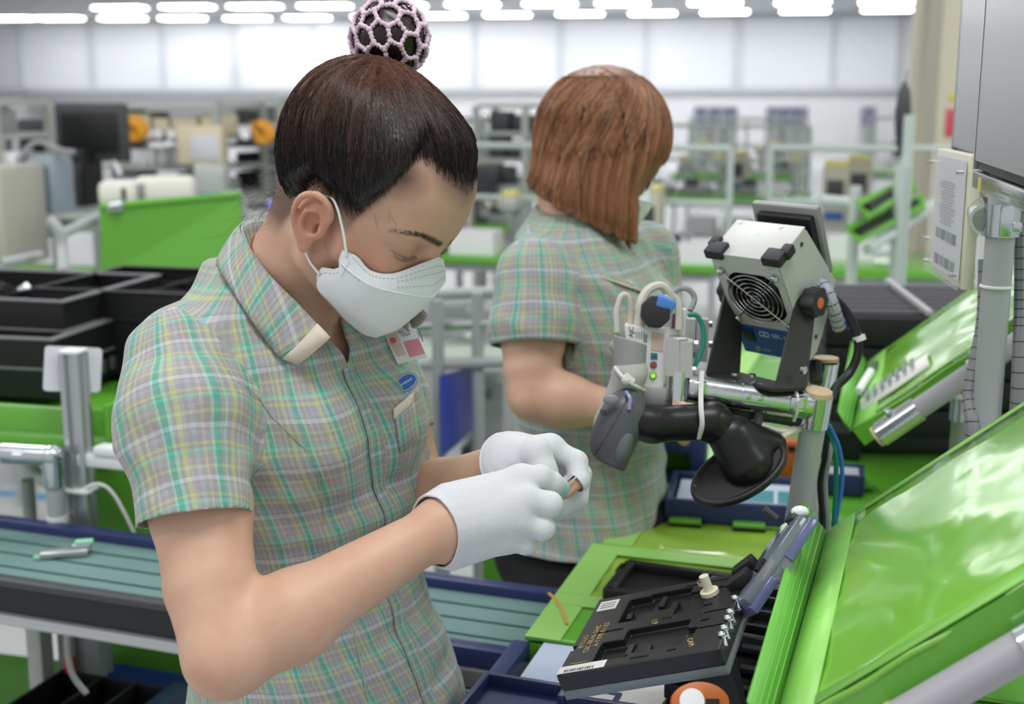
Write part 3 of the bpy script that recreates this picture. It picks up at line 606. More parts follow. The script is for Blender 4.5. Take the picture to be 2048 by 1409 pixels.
mb = MB(); mb.cyl(P(1640, 402, ds + .3), P(1740, 410, ds + .3), .02, 10); mb.build('cross_rail', mat('pale_pipe', 'b9c4c0', .4), sg)
# dark jacket-like bundle hung on the pipe
q = P(1806, 225, 3.75); t = thing('hanging_bundle', 'dark bundle hanging on the upright pipe before the far wall', 'bundle', q); mb = MB(); mb.loft([[Vector((math.cos(a * math.pi / 5) * r1, math.sin(a * math.pi / 5) * r1, z)) for a in range(10)] for r1, z in ((.004, .09), (.018, .06), (.024, 0), (.02, -.06), (.012, -.10), (.004, -.12))]); mb.build('cloth', dark_gr, t)
mb = MB(); mb.cyl((0, 0, .08), (.005, 0, .12), .003, 6); mb.build('hook', steel, t)
# beige pillars with labels
pil = mat('pillar_beige', 'd3cdb6', .6)
for px, d, w, lb in ((1855, 8.0, .30, 'beige pillar with small red and yellow labels, farther one'), (1900, 6.0, .26, 'beige pillar with large red label beside the monitors')):
    q = P(px, 500, d); t = thing('pillar', lb, 'pillar', (q.x, q.y, 0), R(-6)); mb = MB(); mb.box((0, 0, 1.6), (w, w, 3.2), bev=.004); mb.build('shaft', pil, t)
    def lab(p0, p1, mt, nm):
        a, b = P(p0[0], p0[1], d), P(p1[0], p1[1], d); mb = MB(); cx_ = (a.x + b.x) / 2 - q.x; mb.box((max(-w / 2 + abs(b.x - a.x) / 2, min(w / 2 - abs(b.x - a.x) / 2, cx_)), -w / 2 - .004, (a.z + b.z) / 2), (abs(b.x - a.x), .006, abs(a.z - b.z)), bev=.001); mb.build(nm, mt, t)
    if px == 1855: lab((1836, 202), (1858, 228), mat('label_red', 'd4535c', .5), 'red_label'); lab((1840, 176), (1862, 186), yellow_m, 'yellow_band'); lab((1842, 275), (1860, 285), yellow_m, 'yellow_band')
    else: lab((1862, 217), (1896, 270), mat('label_red', 'd4535c', .5), 'red_label'); lab((1866, 188), (1898, 200), yellow_m, 'yellow_band'); lab((1852, 333), (1882, 345), yellow_m, 'yellow_band')
# light stripe on the wall at the right, hanging tube
mb = MB(); q = P(1870, 110, 6.4); mb.cyl((q.x, q.y, 3.22), (q.x, q.y, q.z - .14), .012, 8); o = mb.build('white_conduit', white_pl); tag(o, 'white conduit running down between the beige pillars', 'conduit')
# low far shapes along the white partition
pinkish = mat('people_tone', 'b9b4c4', .8)
for i, px in enumerate((1400, 1430, 1460, 1545, 1575, 1600, 1735)):
    q = P(px, 262, 22); t = thing('far_machine', 'small blurred grey machine along the foot of the white partition', 'machine', (q.x, q.y, 0), 0, 'small machines at the far partition'); mb = MB(); mb.box((0, 0, .45), (.2, .4, .9)); mb.build('base', alu_pale, t); mb = MB(); mb.box((0, 0, 1.05), (.2, .3, .35), bev=.02); mb.build('head', mat('far_violet_grey', '8f8ea6', .6), t)
# floor line, blue
mb = MB(); a, b = G(-20, 984, 0), G(125, 998, 0); mb.box((0, 0, .002), ((b - a).length * 3, .05, .003), M=Mz((a + b) / 2, math.atan2(b.y - a.y, b.x - a.x))); o = mb.build('floor_line', mat('line_blue', '6ea6d8', .5)); o['kind'] = 'structure'; o.name = 'trim_30'
# ================================================================ right side: bench, racks, devices
u0 = toH(G(1050, 1280, .85))[0]; BZ = .85
def HV(px, py, z=BZ): return toH(G(px, py, z))[1]
vN = HV(1050, 1281); vM = HV(1165, 1093); vF = HV(1236, 1018)
MH = Matrix.Rotation(HALL, 4, 'Z')
bt = thing('workbench', 'long green matted workbench in front of both women', 'bench', (0, 0, 0))
mb = MB(); mb.box((u0 + .42, (vN + 3.6) / 2, BZ - .016), (.84, 3.6 - vN, .026), M=MH, bev=.003); mb.build('bench_top', green_dk, bt)
for u in (u0 + .05, u0 + .79):
    for v in (vN + .05, 2.5, 3.5):
        mb = MB(); mb.cyl(MH @ Vector((u, v, 0)), MH @ Vector((u, v, BZ - .03)), .014, 12); mb.build('leg', pipe, bt)
mb = MB(); mb.box((u0 + .80, (vN + 3.4) / 2, .45), (.012, 3.3 - vN, .75), M=MH); mb.build('rear_board', green_dk, bt)
def sheet(name, label, uA, uB, vA, vB, z, m, group=None, th=.003, tape=True, wave=.0):
    t = thing(name, label, 'mat', MH @ Vector(((uA + uB) / 2, (vA + vB) / 2, z)), HALL, group); w_, d_ = uB - uA, vB - vA
    rows = []; nx, ny = 26, 14
    for j in range(ny + 1):
        y = -d_ / 2 + d_ * j / ny; rows.append([Vector((-w_ / 2 + w_ * i / nx, y, th + wave * (math.sin(i * .9 + j * .5) * math.sin(j * .8 + 1) + .6 * math.sin(i * .37 + j * 1.3)))) for i in range(nx + 1)])
    mb = MB(); mb.loft(rows, close=False, caps=False); o = mb.build('mat_sheet', m, t); s_ = o.modifiers.new('s', 'SOLIDIFY'); s_.thickness = th; s_.offset = -1
    if tape:
        mb = MB(); mb.box((-w_ / 2 + .022, 0, th + .0012 + wave), (.044, d_, .0012)); mb.build('edge_tape', green_pale, t)
        mb = MB(); mb.box((0, d_ / 2 - .018, th + .0018 + wave), (w_, .036, .0012)); mb.build('edge_tape', green_pale, t)
    return t
amber_film = mat('amber_film_mat', '8ab23a', .16, coat=.4, var=.10, vscale=9)
vS = HV(1085, 1190)
sheet('bench_mat', 'green work mat strip nearest the pale blue sheet', u0, u0 + .60, vN, vS, BZ, green, wave=.0006)
sheet('work_mat', 'glossy yellow green work mat under the black test jig', u0, u0 + .60, vS + .001, vM, BZ, amber_film, wave=.0012)
sheet('work_mat', 'glossy green work mat under the navy tray with feet', u0 + .012, u0 + .62, vM + .006, vF, BZ, amber_film, wave=.0010)
sheet('work_mat', 'far green work mat beside the second woman', u0 + .02, u0 + .75, vF + .004, vF + 1.3, BZ, green, wave=.0008)
# orange crayon marks on the mats
for i, pts in enumerate([[(1098, 1188), (1112, 1200), (1126, 1225), (1134, 1250)], [(1225, 1022), (1250, 1015), (1285, 1012)]]):
    mb = MB(); mb.tube([G(x, y, BZ + .0062) for x, y in pts], .0022, 6); o = mb.build('orange_mark', mat('crayon_orange', 'c9903f', .6)); tag(o, 'orange crayon mark on the bench mat, ' + ('near the black jig' if i == 0 else 'near the second woman'), 'mark')
# navy conveyor end with the pale blue sheet in front of the bench
vE = vN - .55
nv = thing('navy_tray_bed', 'navy edged tray bed with pale blue sheet at the bottom middle', 'tray', (0, 0, 0))
mb = MB(); mb.box((u0 - .004, (vE + vN) / 2, BZ - .02), (.022, vN - vE, .04), M=MH, bev=.003); mb.box((u0 + .36, (vE + vN) / 2, BZ - .03), (.012, vN - vE, .03), M=MH, bev=.003); mb.box((u0 + .18, (vE + vN) / 2, BZ - .055), (.37, vN - vE, .01), M=MH); mb.build('frame_bed', navy, nv)
for v in (vE + .05, vN - .06):
    for u in (u0 + .02, u0 + .33):
        mb = MB(); mb.cyl(MH @ Vector((u, v, 0)), MH @ Vector((u, v, BZ - .05)), .013, 10); mb.build('leg', pipe, nv)
o = MB().box((u0 + .155, (vE + vN) / 2, BZ + .0005), (.26, vN - vE - .004, .0015), M=MH).build('pale_sheet', lblue); o.parent = nv
nt_ = thing('navy_tray', 'small navy tray standing on the pale blue sheet at the bottom edge', 'tray', G(1075, 1440, BZ), HALL + R(-2)); w_, d_ = .15, .10
mb = MB(); [mb.box((s_ * w_ / 2, 0, .010), (.007, d_ + .007, .018), bev=.002) for s_ in (-1, 1)]; [mb.box((0, s_ * d_ / 2, .010), (w_, .007, .018), bev=.002) for s_ in (-1, 1)]; mb.box((0, 0, .003), (w_, d_, .003)); mb.build('tray_shell', navy, nt_)
o = MB().box((0, 0, 0), (.020, .010, .001)).build('cyan_tag', mat('cyan_tag', '3fb8cf', .5)); o.location = G(1142, 1404, BZ + .003); o.rotation_euler = (0, 0, R(12)); tag(o, 'small cyan tag on the pale blue sheet under the jig', 'tag')
# --- sloping green troughs
uD = MH.to_3x3() @ Vector((1, 0, 0)); inc = (uD + Vector((0, 0, .84))).normalized(); inN = inc.cross((MH.to_3x3() @ Vector((0, 1, 0)))).normalized()
def trough(label, fn, ff, L, lipv, label_cap):
    t = thing('sloping_tray', label, 'tray', (0, 0, 0)); fn, ff = Vector(fn), Vector(ff); vd = (ff - fn).normalized(); N = inc.cross(vd).normalized(); N = N if N.z > 0 else -N
    rows = []; n = 24
    for j in range(13):
        q = fn.lerp(ff, j / 12); rows.append([q + inc * (L * i / n) + N * (.0017 * math.sin(i * 1.1 + j * .6) * math.sin(j * .9 + i * .2) + .0012 * math.sin(i * .53 + j * 1.5)) for i in range(n + 1)])
    mb = MB(); mb.loft(rows, close=False, caps=False); o = mb.build('panel_sheet', mat('glossy_green_film', '76b53e', .15, coat=.35, var=.05, vscale=6), t); s_ = o.modifiers.new('s', 'SOLIDIFY'); s_.thickness = .006; s_.offset = -1
    ln_ = lipv * .74; lip = [fn + ln_, ff + lipv]; mb = MB(); mb.loft([[fn, ff], [fn + ln_ * .5 + uD * -.002, ff + lipv * .5 - uD * .002], lip], close=False, caps=False); o = mb.build('side_lip', mat('green_lip', '6bb547', .4), t); s_ = o.modifiers.new('s', 'SOLIDIFY'); s_.thickness = .003
    for k in range(4):
        mb = MB(); f_ = .2 + .2 * k; mb.tube([fn + ln_ * f_ - uD * .0012 + Vector((0, 0, .0006)), ff + lipv * f_ - uD * .0012 + Vector((0, 0, .0006))], .0006, 4); mb.build('lip_rib', mat('rib_green', '7cc257', .5), t)
    for a, b in ((.002, .040),):
        mb = MB(); mb.loft([[fn + inc * a + N * .0025, fn + inc * b + N * .0025], [ff + inc * a + N * .0025, ff + inc * b + N * .0025]], close=False, caps=False); o = mb.build('tape_band', mat('green_band', '8acb5e', .38, var=.05, vscale=40), t); s_ = o.modifiers.new('s', 'SOLIDIFY'); s_.thickness = .001
    for q, w_ in ((ff, -.014), (fn, .016)):
        mb = MB(); mb.loft([[q + inc * .04 + N * .0022, q + inc * L + N * .0022], [q + inc * .04 + N * .0022 + vd * w_, q + inc * L + N * .0022 + vd * w_]], close=False, caps=False); o = mb.build('edge_band', mat('green_band', '8acb5e', .38), t); s_ = o.modifiers.new('s', 'SOLIDIFY'); s_.thickness = .001
    mb = MB(); mb.loft([[fn, fn + inc * L, fn + inc * L - N * .026, fn - N * .026], [fn + vd * .01, fn + inc * L + vd * .01, fn + inc * L - N * .026 + vd * .01, fn - N * .026 + vd * .01]], True, True, False); mb.build('front_edge', green, t)
    return t, vd, N
fn1, ff1 = P(1593, 1440, .962) - inc * .022, P(1688, 1045, 1.402) - inc * .022
lv = P(1612, 1003, 1.409) - ff1
t1, vd1, N1_ = trough('large glossy green sloping panel in the right foreground', fn1, ff1, .42, lv, 1)
fn2, ff2 = P(1706, 862, 1.775), P(1736, 726, 2.215)
t2, vd2, N2_ = trough('glossy green sloping panel with paper notes behind the foreground panel', fn2, ff2, .50, lv * 1.1, 1)
def slope_pipe(label, a, L, joints, t=None):
    t = thing('sloping_pipe', label, 'pipe', (0, 0, 0)); b = a + inc * L; mb = MB(); mb.cyl(a, b, .0142, 20); mb.build('pipe_tube', mat('pipe_lilac_grey', 'a3a2a8', .4), t)
    for x0, x1 in joints:
        mb = MB(); mb.cyl(a + inc * x0, a + inc * x1, .0172, 20); mb.box(a + inc * (x0 + x1) / 2 + N1_ * .017, (.02, .02, .006), bev=.002); mb.build('chrome_clamp', chrome, t)
    mb = MB(); mb.cyl(a - inc * .0035, a + inc * .0005, .0150, 20); mb.build('end_cap', cap_m, t); return t
a_ = P(1757, 872, 1.735); slope_pipe('grey sloping pipe with beige cap under the farther green panel', a_, .50, ((.002, .065), (.150, .185)))
a_ = P(1800, 1440, .925); slope_pipe('grey sloping pipe with chrome clamp in the lower right corner', a_, .36, ((.105, .16),))
# supports under the troughs down to the floor
for lb, fa, fb, L, dz in (('pipe stand carrying the foreground green panel', fn1, ff1, .40, .05), ('pipe stand carrying the farther green panel', fn2, ff2, .48, .045)):
    t = thing('rack_stand', lb, 'stand', (0, 0, 0))
    for q in (fa + (fb - fa) * .06, fb - (fb - fa) * .06):
        for s_ in (L * .92,):
            p_ = q + inc * s_ - Vector((0, 0, dz)); mb = MB(); mb.cyl(Vector((p_.x, p_.y, 0)), p_, .014, 12); mb.build('upright', pipe, t)
# note papers and a marker on the farther panel
def on2(u, v, lift=.003): return fn2 + inc * u + (ff2 - fn2) * v + N2_ * lift
pp = thing('note_paper', 'folded white note paper at the lower edge of the farther green panel', 'paper', on2(.02, .10)); M_ = basis(on2(.012, .16, .004), inc, y=vd2); M_.translation = M_.translation - pp.location
mb = MB(); mb.loft([[M_ @ Vector((x, y, z)) for x in (0, .055, .115)] for y, z in ((0, 0), (.045, .006), (.085, .001))], close=False, caps=False); o = mb.build('sheet', mat('paper_white', 'e4e4e0', .7), pp); s_ = o.modifiers.new('s', 'SOLIDIFY'); s_.thickness = .004
for k in range(7): mb = MB(); mb.box((.015 + .013 * k, .040, .0098), (.007, .055, .0006), M=M_); mb.build('print_line', mat('ink_grey', '7d8790', .6), pp)
mk = thing('marker_pen', 'white marker pen lying above the note paper', 'pen', on2(.01, .55)); mb = MB(); a_, b_ = on2(.004, .42, .010) - mk.location, on2(.030, .72, .010) - mk.location; mb.tube([a_, a_.lerp(b_, .7)], .0065, 10); mb.build('barrel', white_pl, mk); mb = MB(); mb.tube([a_.lerp(b_, .7), b_], .0050, 10); mb.build('cap', dark_gr, mk)
# --- tall grey post at the right with conduits
dp = 1.36; tp = P(2003, 440, dp); post = thing('machine_post', 'tall grey post with chrome clamp at the right edge', 'post', (tp.x, tp.y, 0)); X0, Y0 = tp.x, tp.y
mb = MB(); mb.cyl((0, 0, 0), (0, 0, 1.72), .0152, 24); mb.build('post_tube', pipe, post)
zc = tp.z; mb = MB(); mb.cyl((0, 0, zc - .017), (0, 0, zc + .017), .0195, 28); mb.box((-.002, -.0190, zc), (.014, .004, .032), bev=.0015); mb.box((.010, -.0175, zc - .006), (.010, .005, .010), bev=.001); mb.build('chrome_clamp', chrome, post)
mb = MB(); mb.torus(Matrix.Translation((0, 0, P(2003, 577, dp).z)), .0162, .0018, 28, 6); mb.build('cable_tie', cable_w, post)
arm = thing('cross_arm', 'short pipe arm reaching left behind the document panel from the chrome clamp', 'arm', (0, 0, 0)); a_ = Vector((X0 - .016, Y0, zc)); b_ = P(1955, 395, 1.50)
mb = MB(); mb.cyl(a_, b_, .0142, 18); mb.build('arm_tube', mat('arm_beige', 'c4bcab', .4), arm); mb = MB(); mb.cyl(a_, a_.lerp(b_, .3), .0175, 18); mb.build('chrome_collar', chrome, arm)
def conduit(name, label, pts, r, m, n=10, rib=True):
    t = thing(name, label, 'conduit', (0, 0, 0)); pts = bez([Vector(p) for p in pts], 10); mb = MB(); mb.tube(pts, r, n); mb.build('sleeve', m, t)
    if rib:
        mb = MB(); acc = 0
        for i in range(1, len(pts) - 1):
            acc += (pts[i] - pts[i - 1]).length
            if acc > .009:
                acc = 0; tn = (pts[i + 1] - pts[i]).normalized(); mb.tube([pts[i] - tn * .0006, pts[i] + tn * .0006], r * 1.03, n)
        mb.build('slit_lines', mat('slit_dark', '3f4244', .6), t)
    return t
wrap = mat('spiral_wrap', '85888b', .5)
conduit('cable_conduit', 'grey ribbed conduit left of the tall grey post', [P(1972, 520, 1.41), P(1968, 640, 1.41), P(1953, 720, 1.41), P(1940, 790, 1.41), P(1946, 860, 1.40), P(1938, 960, 1.42)], .0085, wrap)
conduit('cable_conduit', 'grey ribbed conduit right of the tall grey post', [P(2044, 380, 1.37), P(2044, 600, 1.38), P(2038, 760, 1.38), P(2030, 900, 1.40)], .0085, wrap)
o = MB().loft([[P(1950, 470, 1.62), P(2010, 425, 1.62), P(2005, 560, 1.62), P(1950, 575, 1.62)], [P(1950, 470, 1.64), P(2010, 425, 1.64), P(2005, 560, 1.64), P(1950, 575, 1.64)]], True, True, False).build('white_plate', white_pl); tag(o, 'white plate behind the tall grey post', 'plate')
t = thing('post_pair', 'thinner grey upright left of the tall post, going down to the bench', 'post', (0, 0, 0)); q = P(1925, 800, 1.85); mb = MB(); mb.cyl((q.x, q.y, 0), q, .014, 12); mb.build('tube', pipe, t); mb = MB(); mb.cyl(q - Vector((0, 0, .03)), q + Vector((0, 0, .004)), .017, 12); mb.build('chrome_cap', chrome, t)
# --- monitors
def monitor(label, A, B, h, scr, ext=.5):
    t = thing('monitor', label, 'monitor', (0, 0, 0)); x = (B - A).normalized(); x = Vector((x.x, x.y, 0)).normalized(); n = Vector((x.y, -x.x, 0)); n = n if n.x < 0 else -n; M_ = basis(A, x, z=n)
    y = M_.to_3x3() @ Vector((0, 1, 0)); sg = 1 if y.z > 0 else -1
    mb = MB(); mb.box((ext / 2, sg * h / 2, -.012), (ext, h, .022), M=M_, bev=.002); mb.build('housing', blackp, t)
    mb = MB(); mb.box((ext / 2 + .001, sg * (h / 2 + .002), .0005), (ext - .012, h - .014, .002), M=M_); mb.build('screen', scr, t)
    mb = MB(); mb.box((.0015, sg * h / 2, .0), (.003, h, .004), M=M_); mb.build('silver_edge', alu, t)
    mb = MB(); mb.box((ext / 2, sg * -.010, -.008), (ext, .018, .020), M=M_, bev=.002); mb.build('lower_bezel', mat('bezel_mirror', '8a908c', .12, .7), t)
    mb = MB(); mb.box((ext / 2, sg * h / 2, -.06), (.12, .12, .07), M=M_); mb.build('wall_mount', dark_gr, t); return t, M_, sg
scr = mat('screen_dull', '8c8e90', .28)
tm, Mm, sg = monitor('near monitor with blank grey screen at the top right edge', P(1950, 338, 1.30), P(2048, 374, 1.05), .36, scr, .45)
mb = MB(); mb.box((.058, sg * -.012, .0035), (.012, .014, .0015), M=Mm); mb.build('yellow_tag', mat('tag_yellow', 'c7c05a', .5), tm)
monitor('farther monitor with blank grey screen, left of the near monitor', P(1905, 306, 1.72), P(1960, 318, 1.48), .205, scr, .42)
mo = thing('monitor_mast', 'grey mast behind the two monitors', 'mast', (0, 0, 0)); mb = MB(); q = P(2120, 300, 1.6); mb.cyl((q.x, q.y, 0), (q.x, q.y, 1.9), .02, 14); mb.build('mast_tube', pipe, mo)
mb = MB(); mb.cyl((q.x, q.y, 1.62), P(1990, 100, 1.5), .012, 10); mb.cyl((q.x, q.y, 1.55), P(2080, 250, 1.12), .012, 10); mb.build('mount_arm', dark_gr, mo)
# document panel
dcl = P(1874, 297, 1.56); dcr = P(1942, 303, 1.39); x = (dcr - dcl); x.z = 0; W_ = x.length; x.normalize(); hD = .148; Md = basis(Vector((dcl.x, dcl.y, dcl.z)), x, z=-Vector((-x.y, x.x, 0))); sg = 1 if (Md.to_3x3() @ Vector((0, 1, 0))).z < 0 else -1
dd = thing('document_panel', 'acrylic covered document panel with printed sheet beside the monitors', 'panel', (0, 0, 0)); nz = 1 if (Md.to_3x3() @ Vector((0, 0, 1))).dot(dcl - cam.location) < 0 else -1
mb = MB(); mb.box((W_ / 2, sg * hD / 2, -nz * .007), (W_, hD, .012), M=Md, bev=.001); mb.build('cream_back', mat('cream_frame', 'd9d8c2', .5), dd)
mb = MB(); mb.box((W_ / 2, sg * hD / 2, nz * .0004), (W_ * .84, hD * .90, .001), M=Md); mb.build('printed_sheet', mat('sheet_lilac', 'd4d4dc', .5), dd)
mb = MB(); mb.box((W_ / 2, sg * hD / 2, nz * .005), (W_ * 1.0, hD, .003), M=Md); mb.build('acrylic_cover', cover, dd)
random.seed(9); ink = mat('ink_grey', '7d8790', .6); inkd = mat('ink_dark', '585c66', .6)
for k in range(16):
    mb = MB(); mb.box((W_ * random.uniform(.42, .5), sg * hD * (.24 + .022 * k), nz * .0012), (W_ * random.uniform(.3, .5), .0011, .0004), M=Md); mb.build('print_line', ink, dd)
for i in range(4):
    for j in range(2): mb = MB(); mb.box((W_ * (.24 + .16 * i), sg * hD * (.66 + .21 * j), nz * .0012), (W_ * .13, .012, .0004), M=Md); mb.build('picture_block', inkd if (i + j) % 2 else ink, dd)
for x_, y_ in ((.02, .11), (.95, .13), (.02, .74), (.08, .92), (.93, .90)):
    mb = MB(); mb.cyl(Md @ Vector((W_ * x_, sg * hD * y_, nz * .004)), Md @ Vector((W_ * x_, sg * hD * y_, nz * .012)), .0022, 8); mb.build('screw', steel, dd)
mb = MB(); mb.cyl(Md @ Vector((W_ * .9, sg * hD * .6, -nz * .01)), arm.matrix_world @ b_, .008, 8); mb.build('rear_peg', steel, dd)
# --- device post with chrome cross pipe
D = 1.42; K = D / FPX
ptop = P(1636, 792, D); pbot = P(1573, 1172, 1.50); dr = (pbot - ptop).normalized()
dpst = thing('device_post', 'leaning grey post with chrome sleeve and beige cap carrying the devices', 'post', (0, 0, 0))
mb = MB(); mb.cyl(ptop, pbot, .0142, 22); mb.build('post_tube', pipe, dpst)
mb = MB(); mb.cyl(ptop - dr * .001, ptop + dr * .036, .0166, 24); mb.build('chrome_sleeve', chrome, dpst)
mb = MB(); mb.cyl(ptop - dr * .006, ptop - dr * .001, .0152, 24); mb.build('end_cap', cap_m, dpst)
mb = MB(); mb.cyl(pbot - dr * .03, pbot + dr * .006, .0168, 20); mb.box(pbot, (.012, .045, .022), bev=.003); mb.build('foot_clamp', chrome, dpst)
mb = MB(); q = Vector((pbot.x, pbot.y, BZ)); mb.cyl(pbot, q, .013, 14); mb.cyl(pbot + Vector((-.012, 0, -.01)), pbot + Vector((-.035, -.005, -.012)), .010, 14); mb.build('foot_stub', cap_m, dpst)
pl_, pr_ = P(1374, 776, D), P(1622, 812, D); ax_ = (pr_ - pl_).normalized()
cp = thing('chrome_cross_pipe', 'chrome jointed cross pipe between scanner clamps and the leaning post', 'pipe', (0, 0, 0)); Lp = (pr_ - pl_).length
mb = MB(); mb.cyl(pl_, pr_, .0150, 24); mb.build('inner_pipe', chrome, cp)
for x0, x1, r in ((.0, .058, .0163), (.0595, .088, .0166), (.0895, .134, .0163)):
    mb = MB(); mb.cyl(pl_ + ax_ * x0, pl_ + ax_ * min(x1, Lp), r, 26); mb.build('joint_half', chrome, cp)
for x0 in (.010, .122):
    c_ = pl_ + ax_ * x0 - FWD * .015; mb = MB(); mb.box(c_, (.020, .008, .018), rot=(0, 0, 0), bev=.003); mb.build('bolt_lug', chrome, cp); mb = MB(); mb.cyl(c_ - FWD * .003, c_ - FWD * .008, .0045, 12); mb.build('socket_bolt', steel, cp)
for x0 in (.066, .080):
    mb = MB(); c_ = pl_ + ax_ * x0 - FWD * .0158; mb.box(c_, (.007, .003, .006), bev=.001); mb.build('joint_tooth', chrome, cp)
vc = thing('clamp_column', 'short chrome column left of the cross pipe', 'column', (0, 0, 0)); a_, b_ = P(1357, 745, D), P(1354, 802, D); mb = MB(); mb.cyl(a_, b_, .0128, 22); mb.build('column_tube', chrome, vc)
gb_ = mat('grey_clamp_block', 'b3b4b3', .45, .3)
for (x0, x1, y0, y1, dz) in ((1334, 1359, 678, 752, 0), (1360, 1385, 682, 755, .0),):
    a = [P(x0, y0, D - .01), P(x1, y0 + 3, D - .012), P(x1, y1 + 2, D - .012), P(x0 - 4, y1, D - .01)]; mb = MB(); mb.loft([a, [q + CV(.004, .004, .026) for q in a]], True, True, False); mb.build('clamp_half', gb_, vc)
mb = MB(); mb.cyl(P(1361, 680, D + .002), P(1361, 675, D + .002), .0082, 16); mb.build('white_button', white_pl, vc)
for q in ((1388, 688), (1384, 740)): mb = MB(); mb.cyl(P(q[0], q[1], D), P(q[0] + 7, q[1], D), .0035, 10); mb.build('bolt_head', steel, vc)
cb2 = thing('rear_clamp', 'grey clamp block behind the scanner cables', 'clamp', (0, 0, 0))
for x0, x1 in ((1374, 1392), (1394, 1418)):
    a = [P(x0, 638, 1.52), P(x1, 640, 1.52), P(x1 - 4, 725, 1.52), P(x0 - 4, 723, 1.52)]; mb = MB(); mb.loft([a, [q + CV(.003, .003, .03) for q in a]], True, True, False); mb.build('clamp_half', gb_, cb2)
for y in (650, 690): mb = MB(); mb.cyl(P(1418, y, 1.52), P(1424, y, 1.52), .004, 10); mb.build('bolt_head', steel, cb2)
mb = MB(); mb.cyl(P(1390, 705, 1.54), P(1372, 712, 1.44), .008, 12); mb.build('clamp_link', chrome, cb2)
# --- fan ionizer on its black bracket
Wv, Hv, Ev = Vector((112, -25, -107)), Vector((91, -179, 137)), Vector((54, 60, 42.5)); Wv.normalize(); Hv.normalize(); Ev.normalize()
def c2w(v): return (RGT * v.x + UPV * v.y + FWD * v.z).normalized()
wx, hx, ex = c2w(Wv), c2w(Hv), c2w(Ev); Wd, Hd, Ed = .0900, .145, .062; O = P(1419, 507, D + .028)
io = thing('fan_ionizer', 'light grey fan unit with round wire grille on a black bracket', 'fan unit', (0, 0, 0)); MI = Matrix(((wx.x, hx.x, ex.x, O.x), (wx.y, hx.y, ex.y, O.y), (wx.z, hx.z, ex.z, O.z), (0, 0, 0, 1)))
shell_m = mat('ionizer_shell', 'c3c5c0', .42); rub = mat('rubber_black', '2a2b2e', .6)
# front plate with a rounded square opening, built as a ring; side panels six-sided
def ringplate(outer, inner, z, th, m, name, parent):
    mb = MB(); n = len(inner); vs = []
    o_ = []
    for i, (x, y) in enumerate(inner):
        cx, cy = Wd / 2, .058; a = math.atan2(y - cy, x - cx); c_, s_ = math.cos(a), math.sin(a); ts = []
        for (lim, comp) in (((Wd - cx), c_), (cx, -c_), ((Hd - cy), s_), (cy, -s_)):
            if comp > 1e-6: ts.append(lim / comp)
        t_ = min(ts); o_.append((cx + c_ * t_, cy + s_ * t_))
    for zz in (z, z + th):
        mb.loft([[MI @ Vector((x, y, zz)) for x, y in o_], [MI @ Vector((x, y, zz)) for x, y in inner]], True, False, False)
    mb.loft([[MI @ Vector((x, y, z)) for x, y in inner], [MI @ Vector((x, y, z + th)) for x, y in inner]], True, False, False); return mb.build(name, m, parent)
inn = []
for k in range(48):
    a = 2 * math.pi * k / 48; c_, s_ = math.cos(a), math.sin(a); r = .0345 / (abs(c_) ** 7 + abs(s_) ** 7) ** (1 / 7); inn.append((Wd / 2 + c_ * min(r, .0395), .058 + s_ * min(r, .0395)))
ringplate(None, inn, 0, .0015, shell_m, 'front_plate', io)
for zz, nm in ((.0, 'side_panel'), (Wd, 'side_panel')):
    hexa = [(0, 0), (Hd, 0), (Hd, Ed * .25), (Hd * .93, Ed * .55), (Hd * .66, Ed * 1.38), (Hd * .03, Ed * 1.0), (0, Ed * .95)]
    Mx = MI @ Matrix(((0, 0, 1, zz - (.0015 if zz else 0)), (1, 0, 0, 0), (0, 1, 0, 0), (0, 0, 0, 1))); mb = MB(); mb.prism(hexa, Mx, .0018); mb.build(nm, shell_m, io)
mb = MB(); mb.box((Wd / 2, 0, Ed / 2), (Wd, .0018, Ed), M=MI, bev=.0006); mb.build('top_plate', shell_m, io)
mb = MB(); mb.loft([[MI @ Vector((x, y, z)) for x in (.002, Wd - .002)] for y, z in ((0, Ed * .95), (Hd * .03, Ed), (Hd * .60, Ed * 1.3), (Hd * .93, Ed * .54), (Hd, Ed * .25), (Hd, 0))], False, False, False); mb.build('rear_cover', dark_gr, io)
mb = MB(); mb.box((Wd / 2, .058, .012), (.076, .076, .004), M=MI); mb.build('fan_well', blackp, io)
for k in range(7):
    a = k * 2 * math.pi / 7; mb = MB(); mb.loft([[MI @ Vector((Wd / 2 + math.cos(a + da) * r, .058 + math.sin(a + da) * r, z)) for r in (.012, .022, .034)] for da, z in ((0, .009), (.25, .006), (.5, .0035))], False, False, True); o = mb.build('fan_blade', blackp, io); s_ = o.modifiers.new('s', 'SOLIDIFY'); s_.thickness = .001
mb = MB(); mb.cyl(MI @ Vector((Wd / 2, .058, .010)), MI @ Vector((Wd / 2, .058, .003)), .012, 18); mb.build('fan_hub', blackp, io)
Mf = MI @ Matrix.Translation((Wd / 2, .058, -.0035))
for r in (.0055, .0115, .0175, .0235, .0295, .0345): mb = MB(); mb.torus(Mf, r, .00085, 40, 6); mb.build('grille_ring', steel, io)
for a in (45, 135):
    c_, s_ = math.cos(R(a)), math.sin(R(a)); mb = MB(); mb.tube([Mf @ Vector((c_ * k_, s_ * k_, -.0006)) for k_ in (-.049, 0, .049)], .0009, 6); mb.build('grille_spoke', steel, io)
for sx in (-1, 1):
    for sy in (-1, 1): mb = MB(); mb.lathe([(.0001, -.0035), (.0035, -.0032), (.0045, -.0015), (.0045, .003)], Mf @ Matrix.Translation((sx * .0355, sy * .0355, 0)), 14); mb.build('grille_screw', steel, io)
